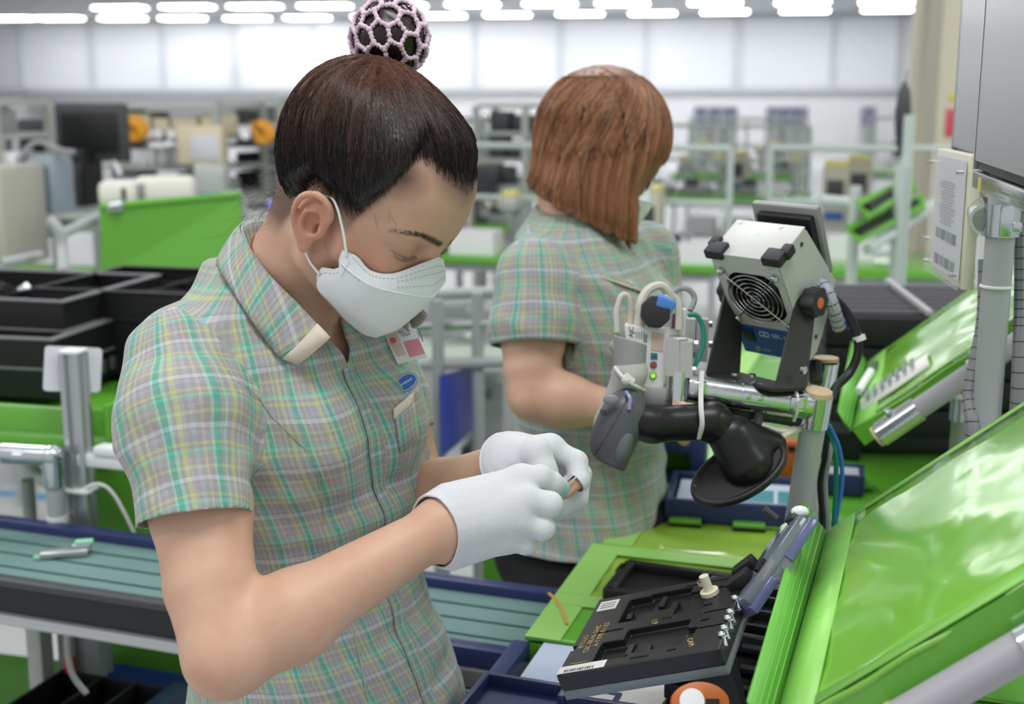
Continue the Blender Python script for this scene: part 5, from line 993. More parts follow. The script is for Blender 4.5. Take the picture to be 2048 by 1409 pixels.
mb = MB(); q = P(1553, 1038, 1.26); mb.cyl(q, q + CV(-.012, .010, 0), .0035, 8); mb.build('lid_pin', dark_gr, jg)
# jig stand: dark column and orange clamp
js = thing('jig_stand', 'dark tilted stand under the black test jig', 'stand', (0, 0, 0)); a_, b_ = MJ @ Vector((JW * .84, JD * .35, -.030)), P(1462, 1440, 1.13); b_ = Vector((a_.x + .03, a_.y - .01, BZ))
mb = MB(); mb.loft([[a_ + jx * x + jy * y for x, y in ((-.022, -.016), (.016, -.016), (.016, .016), (-.022, .016))], [b_ + Vector((x, y, 0)) for x, y in ((-.03, -.02), (.02, -.02), (.02, .02), (-.03, .02))]], True, True, False); mb.box((a_.x + .0, a_.y, BZ + .004), (.15, .10, .008), bev=.002); mb.build('stand_column', blackp, js)
oc = thing('orange_clamp', 'round orange clamp with white button under the jig at the bottom edge', 'clamp', P(1397, 1408, 1.10)); Mo = basis((0, 0, 0), RGT, z=-FWD + UPV * .4)
mb = MB(); mb.prism([(.020 * math.cos(a * math.pi / 16) * 1.25, .017 * math.sin(a * math.pi / 16)) for a in range(32)], Mo, .014, .003); mb.build('orange_body', mat('orange_brown', 'b4602a', .45), oc); mb = MB(); mb.cyl(Mo @ Vector((-.008, 0, .012)), Mo @ Vector((-.008, 0, .020)), .0105, 18); mb.build('white_button', white_pl, oc)
mb = MB(); mb.box((.010, 0, .015), (.011, .004, .004), M=Mo); mb.build('dark_slot', blackp, oc); mb = MB(); mb.cyl((0, 0, 0), (0, 0, BZ - P(1397, 1408, 1.10).z), .008, 10); mb.build('clamp_foot', dark_gr, oc)
def slab(name, label, cat, px, py, z, w, d, h, m, rz=HALL, extra=None):
    q = G(px, py, z); t = thing(name, label, cat, (q.x, q.y, z), rz); openbox(t, w, d, h, m, .008, 'tray_shell'); return t
# stacked black carrier trays right of the jig, one behind
q = Vector((.268, 1.262, BZ))
for k in range(5):
    t = thing('carrier_tray', ['bottom black carrier tray right of the jig', 'second lowest black carrier tray right of the jig', 'middle black carrier tray right of the jig', 'second highest black carrier tray right of the jig', 'topmost black carrier tray right of the jig'][k], 'tray', (q.x + .002 * k, q.y + .002 + .004 * k, BZ + .006 + .0205 * k), HALL + R(-8), 'carrier trays stacked right of the jig')
    mb = MB()
    for s_ in (-1, 1): mb.box((s_ * .082, 0, .009), (.012, .15, .018), bev=.002); mb.box((0, s_ * .070, .009), (.16, .012, .018), bev=.002)
    mb.box((0, 0, .004), (.16, .14, .004)); 
    for i in range(4): mb.box((-.06 + .04 * i, 0, .010), (.005, .13, .014), bev=.001)
    for i in range(3): mb.box((0, -.04 + .04 * i, .010), (.155, .005, .014), bev=.001)
    mb.build('tray_body', blackp, t)
    for i in range(3): mb = MB(); mb.box((-.05 + .05 * i, -.0765, .009), (.02, .003, .005), bev=.001); mb.build('tray_tab', mat('tab_grey', '5b5c5e', .45), t)
q = G(1262, 1222, BZ); t = thing('carrier_tray', 'black carrier tray lying flat behind the jig on the yellow green mat', 'tray', (q.x + .07, q.y + .03, BZ + .006), HALL + R(-3)); 
mb = MB()
for s_ in (-1, 1): mb.box((s_ * .085, 0, .010), (.016, .11, .020), bev=.003); mb.box((0, s_ * .052, .010), (.18, .014, .020), bev=.003)
mb.box((0, 0, .005), (.17, .10, .005)); mb.box((.02, 0, .010), (.01, .10, .018)); mb.build('tray_body', blackp, t); mb = MB(); mb.box((-.09, .03, .012), (.014, .03, .016), bev=.004); mb.build('corner_ear', blackp, t)
t = slab('navy_tray', 'navy tray with white sheet under the jig at the bottom right', 'tray', 1420, 1425, BZ, .30, .14, .03, navy); mb = MB(); mb.box((0, 0, .016), (.27, .115, .003)); mb.build('white_sheet', mat('paper_white', 'e4e4e0', .7), t)
# big black slotted tray stack beyond the farther green panel
q = G(1690, 697, 1.06); t = thing('slotted_tray', 'big black slotted tray with pale bars behind the farther green panel', 'tray', (q.x + .25, q.y + .20, 1.06), HALL + R(12)); wB, dB = .52, .40
openbox(t, wB, dB, .05, blackp, .01)
for i in range(7): mb = MB(); mb.box((0, -dB / 2 + .05 + .05 * i, .052), (wB - .02, .010, .008)); mb.build('cross_slat', mat('slat_grey', '6b6a70', .5), t)
for i in range(4): mb = MB(); mb.box((-wB / 2 + .01 + (wB - .02) * i / 3, 0, .060), (.012, dB, .008)); mb.build('pale_bar', mat('bar_pale', 'a7a6a8', .5), t)
for k in range(3): o = thing('slotted_tray', ['upper', 'middle', 'lower'][k] + ' plain black tray beneath the big slotted tray', 'tray', (q.x + .25, q.y + .20, 1.005 - .055 * k), HALL + R(12)); openbox(o, wB, dB, .05, blackp, .01)
o = MB().box((0, 0, .0195), (.40, .30, .039), bev=.004).build('riser_block', dark_gr); o.location = (q.x + .25, q.y + .20, BZ + .004); o.rotation_euler = (0, 0, HALL + R(12)); tag(o, 'dark riser block under the slotted tray stack on the workbench', 'block')
# ================================================================ people
SKIN = {}
def skin_mat(name, base, red, dark):
    m = bpy.data.materials.new(name); m.use_nodes = True; nt = m.node_tree; b = nt.nodes['Principled BSDF']
    tc = nt.nodes.new('ShaderNodeTexCoord'); n = nt.nodes.new('ShaderNodeTexNoise'); n.inputs['Scale'].default_value = 26; n.inputs['Detail'].default_value = 5
    nt.links.new(tc.outputs['Object'], n.inputs['Vector'])
    def mix(fac, a, c, v=None):
        x = nt.nodes.new('ShaderNodeMix'); x.data_type = 'RGBA'
        if isinstance(a, tuple): x.inputs[6].default_value = a
        else: nt.links.new(a, x.inputs[6])
        x.inputs[7].default_value = c
        if isinstance(fac, float): x.inputs[0].default_value = fac
        else: nt.links.new(fac, x.inputs[0])
        return x.outputs[2]
    def at(nm):
        a = nt.nodes.new('ShaderNodeAttribute'); a.attribute_name = nm; return a.outputs['Fac']
    mr = nt.nodes.new('ShaderNodeMapRange'); mr.inputs[1].default_value = .35; mr.inputs[2].default_value = .7; mr.inputs[4].default_value = .35
    nt.links.new(n.outputs['Fac'], mr.inputs[0])
    c = mix(mr.outputs[0], srgb(base), srgb(red)); c = mix(at('blush'), c, srgb(red)); c = mix(at('scalp'), c, srgb('5e4a40')); c = mix(at('brow'), c, srgb(dark)); c = mix(at('socket'), c, srgb('8a5a44'))
    nt.links.new(c, b.inputs['Base Color'])
    b.inputs['Roughness'].default_value = .47; b.inputs['Subsurface Weight'].default_value = .18
    b.inputs['Subsurface Radius'].default_value = (1, .4, .22); b.inputs['Subsurface Scale'].default_value = .006; b.inputs['Specular IOR Level'].default_value = .38
    n2 = nt.nodes.new('ShaderNodeTexNoise'); n2.inputs['Scale'].default_value = 420; n2.inputs['Detail'].default_value = 3; nt.links.new(tc.outputs['Object'], n2.inputs['Vector'])
    bp = nt.nodes.new('ShaderNodeBump'); bp.inputs['Strength'].default_value = .12; bp.inputs['Distance'].default_value = .001
    nt.links.new(n2.outputs['Fac'], bp.inputs['Height']); nt.links.new(bp.outputs['Normal'], b.inputs['Normal'])
    return m
def plaid_mat(name, attrname='fab', seam=True):
    """woven check: yarn bands along and across the fabric's own coordinates"""
    m = bpy.data.materials.new(name); m.use_nodes = True; nt = m.node_tree; b = nt.nodes['Principled BSDF']; L = nt.links
    a = nt.nodes.new('ShaderNodeAttribute'); a.attribute_name = 'fab'; sp = nt.nodes.new('ShaderNodeSeparateXYZ'); L.new(a.outputs['Vector'], sp.inputs[0])
    a2 = nt.nodes.new('ShaderNodeAttribute'); a2.attribute_name = 'fab2'; sp2 = nt.nodes.new('ShaderNodeSeparateXYZ'); L.new(a2.outputs['Vector'], sp2.inputs[0])
    w_ = nt.nodes.new('ShaderNodeMath'); w_.operation = 'GREATER_THAN'; w_.inputs[1].default_value = 0; L.new(sp.outputs[2], w_.inputs[0])
    def pick(i):
        x = nt.nodes.new('ShaderNodeMix'); L.new(w_.outputs[0], x.inputs[0]); L.new(sp.outputs[i], x.inputs[2]); L.new(sp2.outputs[i], x.inputs[3]); return x.outputs[0]
    tc = nt.nodes.new('ShaderNodeTexCoord')
    nz = nt.nodes.new('ShaderNodeTexNoise'); nz.inputs['Scale'].default_value = 14; nz.inputs['Detail'].default_value = 1; L.new(tc.outputs['Object'], nz.inputs['Vector'])
    def ramp(src, per, ph, stops, wob):
        ad = nt.nodes.new('ShaderNodeMath'); ad.operation = 'MULTIPLY_ADD'; ad.inputs[1].default_value = wob; L.new(nz.outputs['Fac'], ad.inputs[0]); L.new(src, ad.inputs[2])
        d = nt.nodes.new('ShaderNodeMath'); d.operation = 'MULTIPLY_ADD'; d.inputs[1].default_value = 1 / per; d.inputs[2].default_value = ph; L.new(ad.outputs[0], d.inputs[0])
        f = nt.nodes.new('ShaderNodeMath'); f.operation = 'FRACT'; L.new(d.outputs[0], f.inputs[0])
        r = nt.nodes.new('ShaderNodeValToRGB'); e = r.color_ramp.elements; e[0].position = 0; e[0].color = srgb(stops[0][1]); e[1].position = 1; e[1].color = srgb(stops[0][1])
        r.color_ramp.interpolation = 'CONSTANT'; e.remove(e[1])
        for p0, c in stops[1:]:
            q = e.new(p0); q.color = srgb(c)
        L.new(f.outputs[0], r.inputs[0]); return r.outputs[0]
    g = '999593'; gl = 'a79f9f'; y = 'b2b97e'; t = '2f9f8c'; mint = '8fbfa6'; lil = '9fa3ad'
    vr = ramp(pick(0), .066, .1, [(0, g), (.04, gl), (.08, y), (.13, g), (.17, mint), (.21, t), (.27, mint), (.30, g), (.36, gl), (.40, g), (.45, 'b0b396'), (.48, g), (.53, y), (.58, g), (.64, mint), (.67, g), (.71, t), (.775, mint), (.81, g), (.87, 'b4a79e'), (.90, g), (.95, lil)], .006)
    hr = ramp(pick(1), .046, .0, [(0, g), (.04, 'c3c9d6'), (.13, g), (.18, lil), (.26, '8f98a6'), (.32, g), (.38, y), (.44, g), (.50, mint), (.56, '63b09c'), (.61, g), (.69, gl), (.74, g), (.82, 'b2b98c'), (.88, g)], .006)
    mx = nt.nodes.new('ShaderNodeMix'); mx.data_type = 'RGBA'; mx.inputs[0].default_value = .42; L.new(vr, mx.inputs[6]); L.new(hr, mx.inputs[7])
    n = nt.nodes.new('ShaderNodeTexNoise'); n.inputs['Scale'].default_value = 700; n.inputs['Detail'].default_value = 2; L.new(tc.outputs['Object'], n.inputs['Vector'])
    mr = nt.nodes.new('ShaderNodeMapRange'); mr.inputs[1].default_value = .3; mr.inputs[2].default_value = .7; mr.inputs[3].default_value = .93; mr.inputs[4].default_value = 1.06; L.new(n.outputs['Fac'], mr.inputs[0])
    vm = nt.nodes.new('ShaderNodeVectorMath'); vm.operation = 'SCALE'; L.new(mx.outputs[2], vm.inputs[0]); L.new(mr.outputs[0], vm.inputs['Scale'])
    L.new(vm.outputs[0], b.inputs['Base Color']); b.inputs['Roughness'].default_value = .85; b.inputs['Sheen Weight'].default_value = .15; b.inputs['Specular IOR Level'].default_value = .2
    n3 = nt.nodes.new('ShaderNodeTexNoise'); n3.inputs['Scale'].default_value = 22; n3.inputs['Detail'].default_value = 2; n3.inputs['Distortion'].default_value = .6; L.new(tc.outputs['Object'], n3.inputs['Vector'])
    bq = nt.nodes.new('ShaderNodeBump'); bq.inputs['Strength'].default_value = .5; bq.inputs['Distance'].default_value = .008; L.new(n3.outputs['Fac'], bq.inputs['Height'])
    bp = nt.nodes.new('ShaderNodeBump'); bp.inputs['Strength'].default_value = .15; bp.inputs['Distance'].default_value = .0006; L.new(n.outputs['Fac'], bp.inputs['Height']); L.new(bq.outputs['Normal'], bp.inputs['Normal'])
    L.new(bp.outputs['Normal'], b.inputs['Normal'])
    return m
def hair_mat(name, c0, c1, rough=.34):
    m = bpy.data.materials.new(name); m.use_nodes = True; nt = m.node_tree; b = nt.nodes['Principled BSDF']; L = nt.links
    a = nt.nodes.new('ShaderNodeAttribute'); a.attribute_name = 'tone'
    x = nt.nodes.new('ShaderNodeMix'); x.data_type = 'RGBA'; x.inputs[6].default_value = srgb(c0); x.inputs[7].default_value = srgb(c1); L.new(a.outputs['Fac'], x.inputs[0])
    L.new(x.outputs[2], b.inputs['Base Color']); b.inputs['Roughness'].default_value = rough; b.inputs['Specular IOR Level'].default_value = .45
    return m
def knit_mat():
    m = bpy.data.materials.new('knit_cotton'); m.use_nodes = True; nt = m.node_tree; b = nt.nodes['Principled BSDF']; L = nt.links
    tc = nt.nodes.new('ShaderNodeTexCoord'); a = nt.nodes.new('ShaderNodeAttribute'); a.attribute_name = 'fab'
    sp = nt.nodes.new('ShaderNodeSeparateXYZ'); L.new(a.outputs['Vector'], sp.inputs[0])
    def sn(src, k):
        q = nt.nodes.new('ShaderNodeMath'); q.operation = 'MULTIPLY'; q.inputs[1].default_value = k; L.new(src, q.inputs[0])
        r = nt.nodes.new('ShaderNodeMath'); r.operation = 'SINE'; L.new(q.outputs[0], r.inputs[0]); return r.outputs[0]
    rib = sn(sp.outputs[0], 2 * math.pi / .0016); row = sn(sp.outputs[1], 2 * math.pi / .0015)
    ad = nt.nodes.new('ShaderNodeMath'); ad.operation = 'ADD'; L.new(rib, ad.inputs[0]); L.new(row, ad.inputs[1])
    n = nt.nodes.new('ShaderNodeTexNoise'); n.inputs['Scale'].default_value = 500; L.new(tc.outputs['Object'], n.inputs['Vector'])
    a3 = nt.nodes.new('ShaderNodeMath'); a3.operation = 'MULTIPLY_ADD'; a3.inputs[1].default_value = 3.0; L.new(n.outputs['Fac'], a3.inputs[0]); L.new(ad.outputs[0], a3.inputs[2])
    bp = nt.nodes.new('ShaderNodeBump'); bp.inputs['Strength'].default_value = .22; bp.inputs['Distance'].default_value = .0005; L.new(a3.outputs[0], bp.inputs['Height']); L.new(bp.outputs['Normal'], b.inputs['Normal'])
    t = nt.nodes.new('ShaderNodeMix'); t.data_type = 'RGBA'; t.inputs[6].default_value = srgb('d0d2d6'); t.inputs[7].default_value = srgb('4fa9a6'); L.new(sp.outputs[2], t.inputs[0])
    L.new(t.outputs[2], b.inputs['Base Color']); b.inputs['Roughness'].default_value = .9; b.inputs['Sheen Weight'].default_value = .2; b.inputs['Specular IOR Level'].default_value = .15
    return m
def mat3(M): return np.array(M.to_3x3(), dtype=np.float64)
class Frame:
    def __init__(s, pos, yaw, pitch, roll=0):
        s.M = Matrix.Translation(Vector(pos)) @ Matrix.Rotation(R(yaw), 4, 'Z') @ Matrix.Rotation(R(pitch), 4, 'Y') @ Matrix.Rotation(R(roll), 4, 'X')
        s.R = mat3(s.M); s.T = np.array(pos, dtype=np.float64)
    def loc(s, p): return ((p - s.T) @ s.R).astype(np.float32)
    def wor(s, q): return np.asarray(q) @ s.R.T + s.T
EAR_HELIX = [(.010, -.0770, .008), (.014, -.0800, .021), (.006, -.0845, .032), (-.008, -.0880, .0345), (-.020, -.0900, .026), (-.0245, -.0895, .012), (-.022, -.0860, -.004), (-.014, -.0820, -.016), (-.006, -.0785, -.024)]
EAR_H2 = [tuple(v) for v in bez(EAR_HELIX, 3)]; EAR_R2 = list(np.interp(np.linspace(0, 8, len(EAR_H2)), range(9), [.0026, .0030, .0034, .0036, .0034, .0031, .0029, .0028, .0030]))
def ear_sdf(q):
    c_ = np.array([-.002, -.074, .002], dtype=np.float32); return ear0((q - c_) / .87 + c_ + np.array([-.003, 0, 0], dtype=np.float32)) * .87
def ear0(q):
    # q mirrored so that the ear lies at y < 0
    f = None
    cup = s_ell(q, (-.006, -.078, .006), (.021, .0085, .028))
    lobe = s_ell(q, (-.001, -.0760, -.024), (.0085, .005, .011))
    f = smin(cup, lobe, .006)
    bowl = s_ell(q, (-.001, -.0895, .003), (.0115, .0125, .0150)); f = smax(f, -bowl, .003)
    fossa = s_chain(q, [(.006, -.0895, .020), (-.003, -.0935, .0265), (-.012, -.0955, .0245), (-.0175, -.0960, .014), (-.0180, -.0920, .000)], [.0038, .0048, .0048, .0044, .0036], .001); f = smax(f, -fossa, .002)
    hel = s_chain(q, EAR_H2, EAR_R2, .0015); f = smin(f, hel, .0035)
    anti = s_chain(q, [(-.002, -.0850, .019), (-.0115, -.0870, .012), (-.0130, -.0855, .000), (-.007, -.0815, -.0125)], [.0022, .0026, .0026, .0028]); f = smin(f, anti, .003)
    trag = s_ell(q, (.0105, -.0775, -.001), (.0045, .0050, .0065)); f = smin(f, trag, .004)
    canal = s_ell(q, (.004, -.079, -.001), (.0045, .010, .0055)); f = smax(f, -canal, .002)
    return f
def head_sdf(p, ears=(1, 1)):
    y = p[:, 1]; q = p.copy(); q[:, 1] = -np.abs(y)
    f = s_ell(q, (-.008, 0, .052), (.092, .0735, .084))
    f = smin(f, s_ell(q, (.028, 0, .058), (.055, .0625, .060)), .03)
    f = smin(f, s_ell(q, (.030, 0, -.010), (.050, .053, .066)), .03)
    f = smin(f, s_cone(q, (.004, -.052, -.040), (.048, -.014, -.073), .016, .014), .02)
    f = smin(f, s_ell(q, (.056, 0, -.071), (.013, .016, .012)), .015)
    f = smin(f, s_cone(q, (.060, -.038, -.006), (.030, -.056, -.004), .017, .013), .022)      # cheekbone
    f = smin(f, s_cone(q, (.0730, -.012, .0385), (.0585, -.045, .0365), .0100, .0095), .016)       # brow ridge
    f = smax(f, -s_ell(q, (.095, -.033, .0235), (.020, .0195, .0125)), .012)                   # socket
    lid = s_ell(q, (.0675, -.0325, .0225), (.0135, .0165, .0125)); f = smin(f, lid, .004)
    f = smax(f, -s_chain(q, [(.0800, -.021, .0165), (.0815, -.032, .0150), (.0735, -.0475, .0185)], [.0009, .0012, .0009]), .001)
    f = smin(f, s_chain(q, [(.077, 0, .032), (.083, 0, .014), (.085, 0, -.004)], [.0065, .0060, .0075], .004), .010)
    f = smin(f, s_ell(q, (.078, -.0115, -.012), (.011, .0075, .0075)), .006)
    f = smin(f, s_ell(q, (.073, 0, -.050), (.014, .024, .016)), .014)
    f = smin(f, s_ell(q, (.086, 0, -.0435), (.008, .019, .0055)), .004); f = smin(f, s_ell(q, (.083, 0, -.054), (.008, .017, .006)), .004)
    near = q[:, 1] < -.055
    if near.any():
        e = ear_sdf(q[near]); f[near] = smin(f[near], e, .005)
    return f
def skin_attrs(me, frame, V, browc=True, scalp=None):
    q = frame.loc(V); s = np.abs(q[:, 1]); X, Z = q[:, 0], q[:, 2]
    qq = np.stack([np.where(X > .035, 0, .2), s, Z], -1).astype(np.float32)
    def seg(pts, r): return s_chain(qq, [(0, b, c) for a, b, c in pts], r)
    brow = seg([(.085, .009, .0360), (.080, .024, .0405), (.070, .037, .0435), (.055, .053, .0395)], [.0032, .0036, .0026, .0006])
    brow = np.clip(.5 - brow / .0022, 0, 1) * .85
    ll = seg([(0, .020, .0165), (0, .033, .0140), (0, .050, .0185)], [.0004, .0009, .0004]); brow = np.maximum(brow, np.clip(.5 - ll / .0018, 0, 1) * .8)
    ear = np.exp(-(((X + .005) / .028) ** 2 + ((s - .083) / .012) ** 2 + ((Z - .005) / .035) ** 2)) * .85
    ch = np.exp(-(((X - .06) / .03) ** 2 + ((Z + .002) / .02) ** 2)) * (s > .02) * .55
    lid = seg([(.078, .020, .024), (.080, .033, .023), (.071, .049, .022)], [.005, .006, .003]); sock = np.clip(.5 - lid / .008, 0, 1) * .35
    attr(me, 'blush', np.clip(ear + ch, 0, 1)); attr(me, 'brow', brow); attr(me, 'socket', sock)
    if scalp is None: sc_ = np.zeros(len(V))
    else: sc_ = scalp(q)
    attr(me, 'scalp', sc_)
def strands_mesh(paths, rad, tone, sides=3):
    """paths: (n, k, 3) array; thin tapering tubes, one mesh"""
    n, k, _ = paths.shape; t = np.gradient(paths, axis=1); t /= np.linalg.norm(t, axis=2, keepdims=True) + 1e-9
    a = np.array([.31, .22, .92]); x = np.cross(t, a); x /= np.linalg.norm(x, axis=2, keepdims=True) + 1e-9; y = np.cross(t, x)
    rr = (rad[:, None] if np.ndim(rad) else np.full((n, 1), rad)) * np.clip(np.minimum(np.linspace(.35, 4, k), np.linspace(5, .3, k)), .25, 1)[None]
    V = np.stack([paths + (x * math.cos(2 * math.pi * j / sides) + y * math.sin(2 * math.pi * j / sides)) * rr[:, :, None] for j in range(sides)], 2)
    idx = np.arange(n * k * sides).reshape(n, k, sides)
    F = [np.stack([idx[:, :-1, j], idx[:, :-1, (j + 1) % sides], idx[:, 1:, (j + 1) % sides], idx[:, 1:, j]], -1).reshape(-1, 4) for j in range(sides)]
    me = np_mesh('hair', V.reshape(-1, 3), np.concatenate(F)); attr(me, 'tone', np.repeat(tone, k * sides) if np.ndim(tone) == 1 else np.repeat(tone.reshape(-1), sides))
    return me
def slerp(a, b, t):
    d = np.clip((a * b).sum(-1), -1, 1); om = np.arccos(d); so = np.sin(om) + 1e-6
    return (np.sin((1 - t) * om[:, None]) / so[:, None])[..., None] * a[:, None] + (np.sin(t * om[:, None]) / so[:, None])[..., None] * b[:, None]
def lerp_tab(z, tab):
    zs = np.array([r[0] for r in tab]); return [np.interp(z, zs, np.array([r[i] for r in tab])).astype(np.float32) for i in range(1, len(tab[0]))]
def torso_sdf(p, tab, yaw, off=0.0):
    """stack of oval sections; tab rows: z, cx, cy, half-width (lateral), half-depth"""
    cx, cy, a, b = lerp_tab(p[:, 2], tab); a = a + off; b = b + off
    c, s = math.cos(yaw), math.sin(yaw); dx = p[:, 0] - cx; dy = p[:, 1] - cy
    fw = dx * c + dy * s; la = -dx * s + dy * c
    r = (np.abs(la / a) ** 2.3 + np.abs(fw / b) ** 2.3) ** (1 / 2.3)
    f = (r - 1) * np.minimum(a, b) * .95
    z1 = tab[-1][0]; z0 = tab[0][0]
    return np.maximum(f, np.maximum(p[:, 2] - z1, z0 - p[:, 2]))
def hand_sdf(p, hd, off=0.0):
    """hd: wrist, palm (mcp list), fingers [[mcp,pip,dip,tip],...], thumb [cmc,mcp,ip,tip]"""
    w_ = hd['wrist']; m = hd['mcp']; f = None
    for i, q in enumerate(m):
        g = s_cone(p, w_ if i in (1, 2) else hd['heel'][0 if i == 0 else 1], q, hd.get('rw', .017) + off, .0118 + off); f = g if f is None else smin(f, g, .014)
    f = smin(f, s_cone(p, m[0], m[3], .0105 + off, .0095 + off), .012)
    for i, fg in enumerate(hd['fingers']):
        r = [.0105, .0092, .0083, .0072] if i < 3 else [.0095, .0082, .0074, .0066]
        g = s_chain(p, fg, [x + off for x in r], .003); f = smin(f, g, .0035)
    th = hd['thumb']; g = s_chain(p, th, [.0165 + off, .0125 + off, .0105 + off, .0088 + off], .005)
    f = smin(f, g, .006)
    return f
def march(px, py, fn, d0=.8, d1=2.6):
    """where the sight line of a photo position meets a surface"""
    ds = np.linspace(d0, d1, 400); pts = np.array([P(px, py, d) for d in ds], dtype=np.float32); v = fn(pts); i = np.argmax(v < 0)
    if v[i] >= 0: i = int(np.argmin(v)); return vv(P(px, py, ds[i]))
    a, b = ds[max(i - 1, 0)], ds[i]
    for _ in range(12):
        m = (a + b) / 2
        if fn(np.array([P(px, py, m)], dtype=np.float32))[0] < 0: b = m
        else: a = m
    return vv(P(px, py, (a + b) / 2))
def grad(fn, p, e=.003):
    g = vv([fn((p + vv(d) * e)[None].astype(np.float32))[0] - fn((p - vv(d) * e)[None].astype(np.float32))[0] for d in ((1, 0, 0), (0, 1, 0), (0, 0, 1))]); return g / (np.linalg.norm(g) + 1e-9)
def cut_nets(f, lo, hi, h, cuts, newton=1):
    """surface of f kept where every cut function is negative, edges pulled onto the cut"""
    V, Fq = nets(f, lo, hi, h, newton)
    for g in cuts:
        gv = g(V); Fq = Fq[(gv[Fq] < 0).any(1)]; out = np.unique(Fq); out = out[gv[out] > 0]
        for _ in range(2):
            q = V[out]; g0 = g(q); e = 1e-3; gr = np.stack([g(q + np.eye(3)[k] * e) - g(q - np.eye(3)[k] * e) for k in range(3)], -1) / (2 * e)
            V[out] = q - gr * (g0 / ((gr * gr).sum(1) + 1e-9))[:, None]
    used = np.unique(Fq); rm = -np.ones(len(V), dtype=np.int64); rm[used] = np.arange(len(used)); return V[used], rm[Fq]
def folds(p, A, seed, axis, amp, wl):
    """soft cloth folds running roughly across axis"""
    r = np.random.default_rng(seed); o = 0
    for _ in range(A):
        k = vv(axis) + r.normal(0, .38, 3); k = k / np.linalg.norm(k) * 2 * math.pi / (wl * r.uniform(.6, 1.5)); o = o + np.sin(p @ k + r.uniform(0, 6.28) + .8 * np.sin(p @ r.normal(0, 18, 3)))
    o = o / A ** .5; return (amp * np.sign(o) * np.abs(o) ** 1.3).astype(np.float32)
def shirt_fab(V, tab, yaw, arms, rad=.147):
    c, s = math.cos(yaw), math.sin(yaw); cx, cy, a, b = lerp_tab(V[:, 2], tab); dx = V[:, 0] - cx; dy = V[:, 1] - cy
    fw = dx * c + dy * s; la = -dx * s + dy * c; th = np.arctan2(la / 1.25, fw)
    fab = np.stack([th * rad - .25 * (1.21 - V[:, 2]), V[:, 2] + .0 * th, np.full(len(V), -1.0)], -1); fab2 = np.zeros_like(fab)
    for sh, el, A_, n_, sl, rs_ in arms:
        w_ = (V - A_) @ n_; ax = (el - sh) / np.linalg.norm(el - sh); e1 = np.cross(ax, (0, 0, 1)); e1 = e1 if np.linalg.norm(e1) > .2 else np.cross(ax, (0, 1, 0)); e1 /= np.linalg.norm(e1); e2 = np.cross(ax, e1)
        d = V - sh; w_ = np.minimum(w_, np.where(V[:, 2] > sh[2] - .09, .13, .076) - np.linalg.norm(d - (d @ ax)[:, None] * ax, axis=1)); ad_ = np.linalg.norm(d - (d @ ax)[:, None] * ax, axis=1); V32 = V.astype(np.float32); w_ = np.minimum(w_, np.minimum(torso_sdf(V32, tab, yaw, .002) - s_chain(V32, sl, rs_, .02) + .004, np.where(d @ ax < .02, ad_ - .034, 1))); an = np.arctan2(d @ e2, d @ e1); m = w_ > -.02
        fab[:, 2] = np.where(m, w_, fab[:, 2]); fab2[m] = np.stack([an * .0525, d @ ax, w_], -1)[m]
    return fab, fab2
def trousers(root, tab, yaw, ztop, mt, shoe):
    cx, cy = tab[0][1], tab[0][2]; Fd = vv((math.cos(yaw), math.sin(yaw), 0)); Ld = vv((-math.sin(yaw), math.cos(yaw), 0)); c = vv((cx, cy, 0))
    def f(p):
        g = s_ell(p, c + vv((0, 0, ztop - .06)), (.150, .135, .14))
        for sg in (-1, 1):
            q = c + Ld * sg * .085
            g = smin(g, s_chain(p, [q + vv((0, 0, ztop - .12)), q + Fd * .01 + vv((0, 0, .46)), q - Fd * .01 + vv((0, 0, .10))], [.088, .062, .055], .02), .03)
        return np.maximum(g, .07 - p[:, 2])
    o = sdf_obj('trousers', f, c + vv((-.28, -.28, .03)), c + vv((.28, .28, ztop + .09)), .009, mt); under(o, root)
    for sg in (-1, 1):
        q = c + Ld * sg * .085
        def g(p):
            x = smin(s_cone(p, q + vv((0, 0, .05)) - Fd * .04, q + Fd * .10 + vv((0, 0, .032)), .045, .034), s_cone(p, q + vv((0, 0, .09)), q + vv((0, 0, .05)), .04, .045), .03); return np.maximum(x, .001 - p[:, 2])
        o = sdf_obj('shoe', g, q - vv((.22, .22, .02)), q + vv((.22, .22, .16)), .007, shoe); under(o, root)
# ---------------------------------------------------------------- front worker
def vv(p): return np.array(p, dtype=np.float64)
NRM = lambda v: v / np.linalg.norm(v)
skin_a = skin_mat('skin_light', 'cba68e', 'bd8067', '2a211e')
plaid = plaid_mat('checked_cotton'); knit = knit_mat()
trim_m = mat('cream_trim', 'dcd0bf', .8, bump=.3, bscale=900); mask_m = mat('mask_nonwoven', 'e6e8ea', .85, bump=.25, bscale=1500, sss=.15)
stitch_m = mat('mask_stitch', 'b9bcc0', .8); elastic_m = mat('elastic_white', 'eceef0', .7)
dark_cloth = mat('black_trousers', '17181b', .9, bump=.4, bscale=600); shoe_m = mat('white_shoe', 'd8d8d4', .6)
W1 = thing('person', 'woman in green checked work shirt with netted hair bun, white mask and gloves, working in front', 'person', (-.22, 1.29, 0))
def under(o, root):
    o.parent = root; o.matrix_parent_inverse = Matrix.Translation(root.location).inverted() if root.rotation_euler.z == 0 else root.matrix_world.inverted(); return o
HF1 = Frame((-.147, 1.236, 1.380), -27, 34)
YAW1 = R(-35); c1, s1 = math.cos(YAW1), math.sin(YAW1); F1 = vv((c1, s1, 0)); L1 = vv((-s1, c1, 0))
